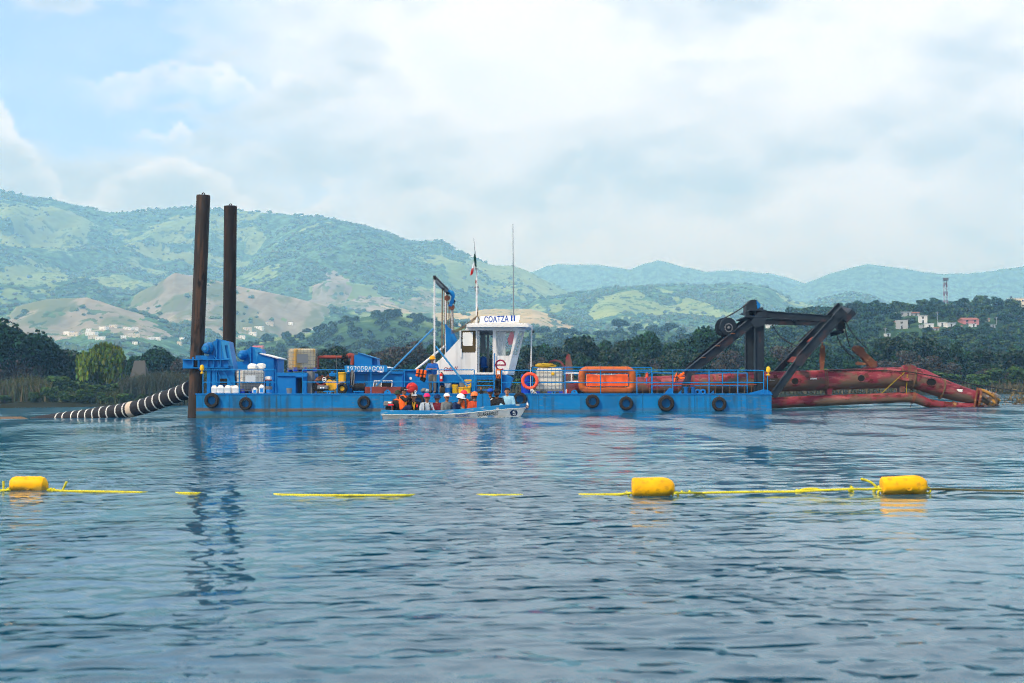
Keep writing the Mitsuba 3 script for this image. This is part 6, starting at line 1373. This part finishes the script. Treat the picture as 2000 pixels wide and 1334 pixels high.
LM = [(-60, 'the left picture edge'), (30, 'the straw coloured reeds'), (85, 'the light green bush'), (140, 'the left side of the willow'), (200, 'the willow'), (260, 'the thatched roof'), (310, 'the grey reeds'), (355, 'the floating hose'), (385, 'the near spud pile'), (425, 'the blue stern tower'), (450, 'the far spud pile'), (487, 'the grey bulk container'), (520, 'the pump shed'), (560, 'the stern house'), (590, 'the yellow container'), (630, 'the rusty pipe'), (660, 'the compressor'), (700, 'the exhaust box'), (740, 'the name board'), (785, 'the engine house end'), (812, 'the lower hoist brace'), (848, 'the standing man'), (875, 'the hoist posts'), (905, 'the wheelhouse rear window'), (948, 'the wheelhouse door'), (987, 'the wheelhouse side window'), (1038, 'the awning post'), (1075, 'the white container'), (1110, 'the red trunnion plate'), (1150, 'the left half of the float'), (1210, 'the right half of the float'), (1263, 'the signal light'), (1320, 'the knotted life jacket'), (1360, 'the gantry stay'), (1418, 'the winch drum'), (1465, 'the gantry legs'), (1500, 'the bow warning lamp'), (1545, 'the raking hoist frame'), (1607, 'the hanging block'), (1650, 'the hoist frame tip'), (1690, 'the rusty hoist link'), (1740, 'the cover disc'), (1780, 'the crown of the ladder'), (1820, 'the oval hand hole'), (1870, 'the ladder nose'), (1930, 'the cutter head'), (1985, 'the floating weed clump'), (2060, 'the right picture edge')]
_used = set()
def where(what, px):
    d, nm = min((abs(px - x), n) for x, n in LM); x0 = [x for x, n in LM if n == nm][0]
    for rel in ('straight behind', 'left behind' if px < x0 else 'right behind', 'farther left behind' if px < x0 else 'farther right behind'):
        lab = f'{what} {rel} {nm}'
        if lab not in _used: break
    _used.add(lab); return lab
ENV = np.array([(-120, 640), (0, 646), (60, 648), (95, 664), (130, 672), (170, 678), (230, 678), (265, 690), (300, 686), (345, 694), (380, 702), (440, 704), (520, 702), (560, 680), (600, 668), (640, 668), (690, 674), (740, 672), (800, 668), (860, 664), (900, 668), (1000, 666), (1040, 657), (1090, 655), (1130, 650), (1180, 655), (1240, 645), (1300, 640), (1340, 643), (1380, 634), (1420, 645), (1500, 664), (1560, 668), (1620, 672), (1690, 674), (1720, 657), (1760, 650), (1810, 656), (1850, 666), (1890, 676), (1950, 680), (2010, 684), (2140, 690)])
env = lambda x: np.interp(x, ENV[:, 0], ENV[:, 1])
for x in np.arange(-90, 2110, 36):
    px = x + rng.uniform(-9, 9); d = rng.uniform(318, 350)
    tree('broad' if rng.random() < .8 else 'tall', px, env(px) + rng.uniform(0, 12), d, rng.uniform(46, 78), where('dark tree in the back rank', px), 'trees in the back rank on the far bank')
for x in np.arange(-80, 2110, 44):
    if 130 < x < 270: continue
    px = x + rng.uniform(-12, 12); d = rng.uniform(276, 300)
    k = rng.choice(['broad', 'broad', 'broad', 'dry', 'bush']); tree(k, px, env(px) + (rng.uniform(22, 44) if k != 'bush' else rng.uniform(48, 62)), d, rng.uniform(48, 82), where({'broad': 'rounded dark tree in the front rank', 'dry': 'dry grey brown tree in the front rank', 'bush': 'low bush in the front rank'}[k], px), f'{k} growth in the front rank on the far bank')
for x in np.arange(-60, 2100, 40):
    if 10 < x < 370: continue
    px = x + rng.uniform(-12, 12); D = shore_y((px - 1000) / FOC * 262) + rng.uniform(3, 9)
    tree('bush', px, rng.uniform(712, 742), D, rng.uniform(44, 76), where('low waterside bush', px), 'waterside bushes on the far bank')
for x, top, w in ((8, 770, 34), (66, 764, 30), (96, 752, 38), (130, 762, 42), (164, 758, 46), (204, 764, 36), (246, 756, 40), (284, 768, 34), (330, 764, 36)):
    tree('bush', x, top, float(shore_y((x - 1000) / FOC * 255)) + 1.2, w, where('small bright bush at the water edge', x), 'small bushes at the left water edge')

# reeds and dry grass along the bank
def reeds(n, x0, x1, ptop, seed, cols, dy=(1.0, 9.0)):
    r = np.random.default_rng(seed); px = r.uniform(x0, x1, n); xx = (px - 1000) / FOC * 258; y = shore_y(xx) + r.uniform(*dy, n); xx = (px - 1000) / FOC * y
    z = terrain_z(xx, y); top = np.array([at_depth(a, b, c)[2] for a, b, c in zip(px, np.interp(px, [p[0] for p in ptop], [p[1] for p in ptop]) + r.normal(0, 6, n), y)]); h = np.maximum(top - z, .5)
    w = r.uniform(.05, .13, n); a = r.uniform(0, 3.14, n); lean = r.normal(0, .16, (n, 2)) * h[:, None]
    b0 = np.stack([xx - w * np.cos(a), y - w * np.sin(a), z], 1); b1 = np.stack([xx + w * np.cos(a), y + w * np.sin(a), z], 1); m0 = (b0 + b1) / 2 + np.stack([lean[:, 0] * .35, lean[:, 1] * .35, h * .62], 1); tp = (b0 + b1) / 2 + np.stack([lean[:, 0], lean[:, 1], h], 1)
    m1 = m0 + np.stack([w * np.cos(a), w * np.sin(a), 0 * w], 1) * .9; V = np.stack([b0, b1, m0, m1, tp], 1).reshape(-1, 3); i = np.arange(n) * 5
    F = np.vstack([np.stack([i, i + 1, i + 3], 1), np.stack([i, i + 3, i + 2], 1), np.stack([i + 2, i + 3, i + 4], 1)])
    c = np.array(cols)[r.integers(0, len(cols), n)] * r.uniform(.6, 1.4, (n, 1)); return trimesh.Trimesh(V, F, process=False), np.repeat(c, 5, 0)
m, c = reeds(9000, 236, 560, [(236, 744), (270, 736), (310, 730), (360, 734), (420, 742), (560, 750)], 3, [[.052, .064, .048], [.075, .074, .056], [.036, .058, .038]]); put('grey_reeds', m, 'leaf', color=c); tag('grey_reeds', 'grey reed bed between the willow and the spud piles', 'reeds', kind='stuff')
m, c = reeds(3000, -30, 100, [(-30, 752), (20, 744), (50, 738), (80, 742), (104, 756)], 4, [[.12, .105, .058], [.075, .085, .04], [.045, .07, .032]]); put('dry_reeds', m, 'leaf', color=c); tag('dry_reeds', 'straw coloured reeds at the left edge of the bank', 'reeds', kind='stuff')
m, c = reeds(9000, 560, 2080, [(560, 752), (1500, 752), (1800, 756), (1850, 752), (2080, 750)], 5, [[.12, .10, .055], [.05, .062, .035], [.075, .07, .045]]); put('bank_grass', m, 'leaf', color=c); tag('bank_grass', 'tall grass along the water edge behind the dredger', 'grass', kind='stuff')
m, c = reeds(2600, 90, 240, [(90, 770), (160, 774), (240, 768)], 6, [[.07, .085, .03], [.045, .06, .028]], (.5, 4)); put('low_weeds', m, 'leaf', color=c); tag('low_weeds', 'low weeds along the bank below the willow', 'weeds', kind='stuff')
# clump of weed afloat at the right edge
r = np.random.default_rng(12); c0 = on_water(1993, 790); n = 500; q = r.normal(0, 1, (n, 3)) * [.55, .4, .22] + c0 + [.1, 0, .18]; d = r.normal(0, .16, (n, 3)); d[:, 2] = abs(d[:, 2]); s = r.normal(0, .018, (n, 3))
kk = put('weed_clump', trimesh.Trimesh(np.stack([q - s, q + s, q + d], 1).reshape(-1, 3), np.arange(3 * n).reshape(-1, 3), process=False), 'leaf', color=np.repeat(np.array([.16, .12, .06]) * r.uniform(.5, 1.4, (n, 1)), 3, 0)); tag(kk, 'clump of dry weed floating at the right edge', 'weeds', kind='stuff')

# ---------------------------------------------------------------- houses, poles and the mast on the hills
for k_, c_ in (('wall_bright', [.85, .84, .80]), ('wall_white', [.60, .62, .62]), ('wall_cream', [.62, .55, .42]), ('wall_grey', [.34, .36, .37]), ('wall_pink', [.50, .20, .20]), ('wall_turquoise', [.22, .50, .55]), ('wall_ochre', [.55, .34, .08]), ('roof_grey', [.42, .44, .46]), ('roof_tile', [.26, .10, .07]), ('roof_red', [.38, .10, .12]), ('thatch', [.075, .078, .076]), ('glass_dark', [.05, .06, .07])): plain(k_, c_, .8, .2)
CLEAR = []
def house(label, x0, x1, ytop, ybase, wall='wall_white', roof='roof_grey', pitched=False, storeys=1, name='house', y_min=300, depth=None, group=None, tank=False):
    px = (x0 + x1) / 2
    if depth: g = at_depth(px, ybase, depth); g[2] = float(terrain_z(g[0], g[1])) 
    else: g = hit_near(px, ybase, y_min, 1000 if px > 1400 else 9000)
    D = g[1]; w = (x1 - x0) * D / FOC; h = max(float((at_depth(px, ytop, D) - g)[2]), 1.5); dp = w * .8; zb = g[2] - 2
    t = thing(name, label, 'house', group); x, y = g[0], g[1]; Rm = trimesh.transformations.translation_matrix((x, y, g[2])) @ trimesh.transformations.rotation_matrix(float(rng.uniform(-.35, .35)), [0, 0, 1])
    hw = h * ((.30 if roof == 'thatch' else .68) if pitched else .93)
    put('wall', box(-w / 2, w / 2, 0, dp, -3, hw), wall, t, M=Rm)
    if pitched: put('roof', trimesh.convex.convex_hull([(sx * (w / 2 + .3), sy, hw) for sx in (-1, 1) for sy in (-.4, dp + .4)] + [(sx * (w / 2 + .3) * (.55 if roof == 'thatch' else 1), dp / 2, h) for sx in (-1, 1)]), roof, t, M=Rm)
    else: put('roof', box(-w / 2 - .25, w / 2 + .25, -.3, dp + .25, hw, h), roof, t, M=Rm)
    n = max(1, int(w / 3.2))
    for s in range(storeys):
        for k in range(n):
            cx = -w / 2 + (k + .5) * w / n; zc = hw * (s + .55) / storeys; a = min(.55, w / n * .3)
            if s == 0 and k == n // 2: put('door', box(cx - a * .8, cx + a * .8, -.04, .03, 0, min(2.1, hw / storeys * .85)), 'glass_dark', t, M=Rm)
            else: put('window', box(cx - a, cx + a, -.03, .03, zc - .5, zc + .5), 'glass_dark', t, M=Rm)
    if tank: put('water_tank', moved(lathe([(0, 0), (.6, 0), (.6, 1.1), (.3, 1.5), (0, 1.5)], 12), (-w * .3, dp * .5, h)), 'dark', t, M=Rm)
    CLEAR.append((x, y, w)); return t
house('grey white two storey house with plain front on the right hill', 1750, 1773, 625, 643, 'wall_grey', storeys=2)
house('long low pale roofed house uphill of the grey white house', 1756, 1780, 609, 617.5, 'wall_grey')
house('white house with stepped walls right of the round tree', 1795, 1811, 616, 631, 'wall_white', storeys=2)
house('small white house below the utility pole on the right hill', 1808, 1824, 631, 643)
house('narrow white house right of the utility pole', 1834, 1847, 629, 638)
house('white house with dark openings left of the pink house', 1849, 1868, 630, 640.5, storeys=1)
house('pink house with tiled roof on the right hill', 1881, 1913, 620, 634.5, 'wall_pink', 'roof_tile', True, 2)
house('small white annex in front of the pink house', 1896, 1908, 632, 638.5)
house('cream two storey house with black water tank at the right skyline', 1971, 2003, 582, 594, 'wall_cream', 'wall_white', storeys=2, tank=True)
house('small turquoise house below the right hill', 1712.6, 1721.4, 658.6, 666, 'wall_turquoise')
house('small ochre house at the foot of the right hill', 1887, 1901, 667, 673, 'wall_ochre')
house('white house seen just right of the gantry legs', 1495, 1516, 634, 643.5, 'wall_white')
house('low pale house by the poles, left of the grey white house', 1730, 1740, 652, 657)
house('red roofed house behind the far spud motor', 493, 513, 674.6, 684, 'wall_pink', 'roof_red', True)
house('thatched roof among the trees right of the willow', 252, 285, 704, 721, 'wall_grey', 'thatch', True, depth=288)
house('white roofed shed left of the near spud carriage', 345, 359, 704, 714, 'wall_white', 'roof_grey', True, depth=330)
for a in ((1783, 1796, 609, 616.5, 'small white house above the stepped white house'), (1798, 1813, 634, 641, 'low white house left of the small white house below the pole'), (1825, 1834, 639, 645.5, 'tiny white house below and right of the utility pole'), (1851, 1860, 641, 646.5, 'tiny white house just below the house with dark openings'), (1867, 1879, 635.5, 642, 'pale house tucked between the white row and the pink house'), (1741, 1750, 627, 634, 'small pale house left of the grey white house'), (1925, 1933, 621, 628, 'pale hut right of the pink house'), (1702, 1711, 648, 654, 'pale hut uphill of the turquoise house'), (1936, 1944, 634, 640, 'pale house far right of the pink house, downhill'), (1958, 1968, 612, 618, 'small white house below the cream skyline house'), (1640, 1650, 640, 646, 'pale house seen under the hoist frame tip')):
    house(a[4], *a[:4], ['wall_white', 'wall_grey', 'wall_cream'][int(a[0]) % 3], ['roof_grey', 'roof_tile'][int(a[0]) % 2], int(a[0]) % 2 == 1)
r = np.random.default_rng(9)
HOODS = [(122, 138, 648, 655), (134, 153, 650, 657), (166, 186, 649, 657), (172, 190, 655, 662), (186, 204, 658, 664), (168, 178, 643, 648), (192, 207, 639, 644), (213, 228, 635, 640), (240, 256, 640, 644), (254, 270, 640, 645), (236, 246, 656, 662), (250, 264, 652, 659), (262, 272, 652, 658), (288, 300, 659, 663), (300, 312, 659, 664), (258, 268, 668, 673), (350, 358, 660, 665), (345, 353, 668, 673), (466, 478, 656, 661), (520, 534, 630, 636), (497, 512, 638, 643), (563, 571, 630, 635), (476, 492, 640, 646), (486, 500, 649, 655)]
HOODS.sort(key=lambda h: h[0] + h[1])
ORD = ['leftmost', 'second', 'third', 'fourth', 'fifth', 'sixth', 'seventh', 'eighth', 'ninth', 'tenth', 'eleventh', 'twelfth', 'thirteenth', 'fourteenth', 'fifteenth', 'sixteenth', 'seventeenth', 'eighteenth', 'nineteenth', 'twentieth', 'twenty-first', 'twenty-second', 'twenty-third', 'rightmost']
for k, (a, b, c, d) in enumerate(HOODS):
    house(f"{['white', 'cream', 'pale'][k % 3]} village house on the far slope, {ORD[k]}{'' if k in (0, 23) else ' from the left'}", a, b, c - 1, d, ['wall_bright', 'wall_cream', 'wall_bright'][k % 3], ['wall_white', 'wall_cream', 'wall_bright'][k % 3], name='village_house', y_min=1300, group='village houses on the far slope', storeys=1)
def pole(label, px, y0, y1, depth=None, cross=True):
    g = hit_near(px, y1, 300, 1000 if px > 1400 else 3000); D = g[1]; h = (y1 - y0) * D / FOC; t = thing('utility_pole', label, 'pole')
    put('post', tube([g - [0, 0, 1], g + [0, 0, h]], [.16, .11], 6), 'wall_grey', t)
    if cross: put('crossarm', bar(g + [-.9, 0, h * .93], g + [.9, 0, h * .93], .12), 'wall_grey', t)
pole('utility pole standing among the white houses on the right hill', 1831, 609, 637); pole('utility pole right of the pink house', 1946, 619, 634); pole('utility pole left of the turquoise house', 1729, 640, 653); pole('slim pole near the left end of the right hill', 1690, 640, 652, cross=False); pole('slim pole in the trees behind the far spud pile', 541, 659, 682, cross=False); pole('utility pole above the pump shed roof', 528, 676, 690)
# lattice mast
plain('mast_red', [.15, .06, .08], .6); plain('mast_grey', [.10, .10, .13], .6)
t = thing('lattice_mast', 'red and white lattice radio mast on the right hill', 'mast'); g = hit_near(1847.5, 598, 450, 1000); D = g[1]; h = float((at_depth(1847.5, 544, D) - g)[2]); w = 2.3 * D / FOC
nb = 7
for k in range(nb):
    z0, z1 = h * k / nb, h * (k + 1) / nb; c = 'mast_red' if k % 2 else 'wall_grey'; w0, w1 = w * (1.5 - .5 * k / nb), w * (1.5 - .5 * (k + 1) / nb); q = []
    for sx, sy in ((-1, -1), (1, -1), (1, 1), (-1, 1)):
        q.append(tube([g + [sx * w0, sy * w0, z0], g + [sx * w1, sy * w1, z1]], .20 if k % 2 else .14, 4)); q.append(tube([g + [sx * w0, sy * w0, z0], g + [sy * w1, -sx * w1, z1]], .13 if k % 2 else .07, 4)); q.append(tube([g + [sx * w1, sy * w1, z1], g + [sy * w1, -sx * w1, z1]], .13 if k % 2 else .07, 4))
    put('bay', q, c, t)
put('platform', [moved(lathe([(0, 0), (w * 2.2, 0), (w * 2.2, .3), (0, .3)], 12), g + [0, 0, h * .93])] + [box(*(np.array([a - .35, a + .35]) + g[0]), g[1] - w * 2, g[1] - w * 1.8, g[2] + h * .93, g[2] + h * 1.02) for a in np.linspace(-w * 1.8, w * 1.8, 4)] + [moved(torus(w * 2.1, .14, 16, 6, axis=2), g + [0, 0, h * 1.0])], 'mast_grey', t)
# single trees that stand out on the skylines
for kind, px, top, base, wpx, lab in (('broad', 1754, 588, 608, 20, 'lone tree on the right skyline left of the mast'), ('broad', 1800, 590, 604, 22, 'round low tree on the right skyline'), ('broad', 1868, 586, 602, 24, 'rounded tree on the skyline right of the mast'), ('broad', 1916, 583, 602, 44, 'large rounded tree on the right skyline'), ('broad', 1664, 589, 612, 34, 'tree on the skyline just right of the hoist frame tip'), ('broad', 1612, 596, 614, 34, 'tree on the skyline left of the hoist frame tip'), ('broad', 1775, 617, 640, 34, 'round dark tree between the white houses'), ('spread', 1210, 624, 650, 34, 'flat topped tree on the ridge above the float'), ('broad', 1306, 628, 652, 36, 'rounded tree on the ridge left of the winch drum'), ('broad', 1098, 638, 656, 30, 'dark tree on the ridge right of the wheelhouse roof'), ('broad', 765, 602, 622, 40, 'dark trees capping the knoll left of the hoist frame'), ('broad', 815, 610, 640, 30, 'round dark tree on the knoll right shoulder'), ('broad', 635, 629, 652, 26, 'dark tree on the knoll left shoulder')):
    g = hit_near(px, base, 450, 1000 if px > 1540 else 1900); tree(kind, px, top, g[1], wpx, lab)
# the woods on the hills: crowns standing close together
def crown_blob(sub, r, seed):
    m = trimesh.creation.icosphere(sub, 1.0) if sub else trimesh.convex.convex_hull(np.array([[1, 0, 0], [.3, .95, 0], [-.8, .6, 0], [-.8, -.6, 0], [.3, -.95, 0], [.45, .2, .62], [-.25, .4, .7], [-.1, -.5, .66], [0, 0, -.3]])); k = np.random.default_rng(seed)
    v = m.vertices * (1 + .28 * (k.random(len(m.vertices)) - .5)[:, None]); v[:, 2] = np.maximum(v[:, 2], -.35)
    return v * r, np.asarray(m.faces)


def woods(n, ya, yb, sub, size, seed, dens=.5):
    r = np.random.default_rng(seed)
    y = ya * (yb / ya) ** r.random(n); t = r.uniform(-.46, .46, n); x = t * y
    cv = cover_of(x, y); a = meshkit.fbm(np.stack([x / 220, y / 220, 0 * x], -1), 5, 61)
    clus = meshkit.fbm(np.stack([x / 70, y / 100, 0 * x], -1), 3, 66)
    p = np.where(cv == 0, np.where((a > .58) & (y > 1400), .30, 1.0) * smoothstep_np(.34, .56, clus), np.where(cv == 1, .13, .12) * smoothstep_np(.55, .68, clus))
    e = .7
    tt = np.stack([terrain_z(x, y), terrain_z(x, y + 12)], -1)
    ok = (r.random(n) < p)
    for cx, cy, cw in CLEAR: ok &= ~((np.abs(x - cx) < cw * .8 + 4) & (y - cy > -70) & (y - cy < cw + 8))
    x, y, z = x[ok], y[ok], tt[ok, 0]; k = len(x)
    base = [crown_blob(sub, 1.0, s) for s in range(6)]
    sz = size * (y / yb) ** .35 * r.uniform(.45, 1.5, k); hz = r.uniform(.75, 1.15, k)
    V, Fc, C, off = [], [], [], 0
    tint = np.array([.036, .078, .040]) * r.uniform(.6, 1.6, (k, 1)) * np.stack([r.uniform(.8, 1.7, k), r.uniform(.9, 1.15, k), r.uniform(.7, 1.2, k)], -1)
    for b in range(6):
        idx = np.where(r.integers(0, 6, k) == b)[0] if b < 0 else np.arange(b, k, 6)
        v, f = base[b]; ca = r.uniform(0, 6.28, len(idx)); c, s = np.cos(ca), np.sin(ca)
        vv = np.stack([v[None, :, 0] * c[:, None] - v[None, :, 1] * s[:, None], v[None, :, 0] * s[:, None] + v[None, :, 1] * c[:, None], np.broadcast_to(v[None, :, 2], (len(idx), len(v)))], -1)
        vv = vv * np.stack([sz[idx], sz[idx], sz[idx] * hz[idx]], -1)[:, None]
        vv = vv + np.stack([x[idx], y[idx], z[idx] + .3 * sz[idx]], -1)[:, None]
        V.append(vv.reshape(-1, 3)); Fc.append((f[None] + (np.arange(len(idx)) * len(v))[:, None, None]).reshape(-1, 3) + off); off += len(idx) * len(v)
        C.append(np.repeat(tint[idx], len(v), 0))
    return trimesh.Trimesh(np.vstack(V), np.vstack(Fc), process=False), np.vstack(C)


wm, wc = woods(92000, 1560, 5300, 0, 6.4, 3)
put('hillside_woods', wm, 'crown_colour', color=wc); labels['hillside_woods'] = {'label': 'scrub and trees covering the far hillsides', 'category': 'trees', 'kind': 'stuff'}
# woods on the near hill: many copies of the same crowns
r = np.random.default_rng(23); n = 7600; y = 350 * (1650 / 350) ** r.random(n); tt = r.uniform(-.43, .43, n); x = tt * y; z = terrain_z(x, y); cnt = 0
gm = []
for k_, (kind, s_) in enumerate((('broad', 71), ('broad', 72), ('broad', 73), ('bush', 74))):
    w, c, cc = make_tree(kind, s_, 420, True); scene[f'hill_tree_model_{k_}'] = {'type': 'shapegroup', 'trunk': mikit.ply(w, 'bark', 50), 'crown': mikit.ply(c, 'leaf', False, color=cc)}; gm.append(f'hill_tree_model_{k_}')
for i in range(n):
    if any(abs(x[i] - cx) < w * .55 + 2 and -34 < y[i] - cy < w + 3 for cx, cy, w in CLEAR): continue
    s = r.uniform(4.2, 8.5) * (y[i] / 700) ** .25; cnt += 1
    scene[f'hill_trees__{cnt:04d}'] = {'type': 'instance', 'to_world': T().translate([float(x[i]), float(y[i]), float(z[i]) - .8]).rotate([0, 0, 1], float(r.uniform(0, 360))).scale([s * 1.25, s * 1.25, s * r.uniform(.8, 1.15)]), 'g': {'type': 'ref', 'id': gm[i % len(gm)]}}
labels['hill_trees'] = {'label': 'massed trees covering the low hills behind the far bank', 'category': 'trees', 'kind': 'stuff'}
t = thing('bird', 'tiny dark bird in flight over the far right ridge', 'bird'); c = at_depth(1973.5, 525.5, 330); put('body', ball(1, 1, (.10, .3, .09), c), 'dark', t); put('wing', cat([quad3(c, c + [.4, 0, .12], c + [.38, .14, .12], c + [0, .2, 0], .02)]), 'dark', t); put('wing', cat([quad3(c, c + [0, .2, 0], c + [-.38, .14, .10], c + [-.4, 0, .10], .02)]), 'dark', t)
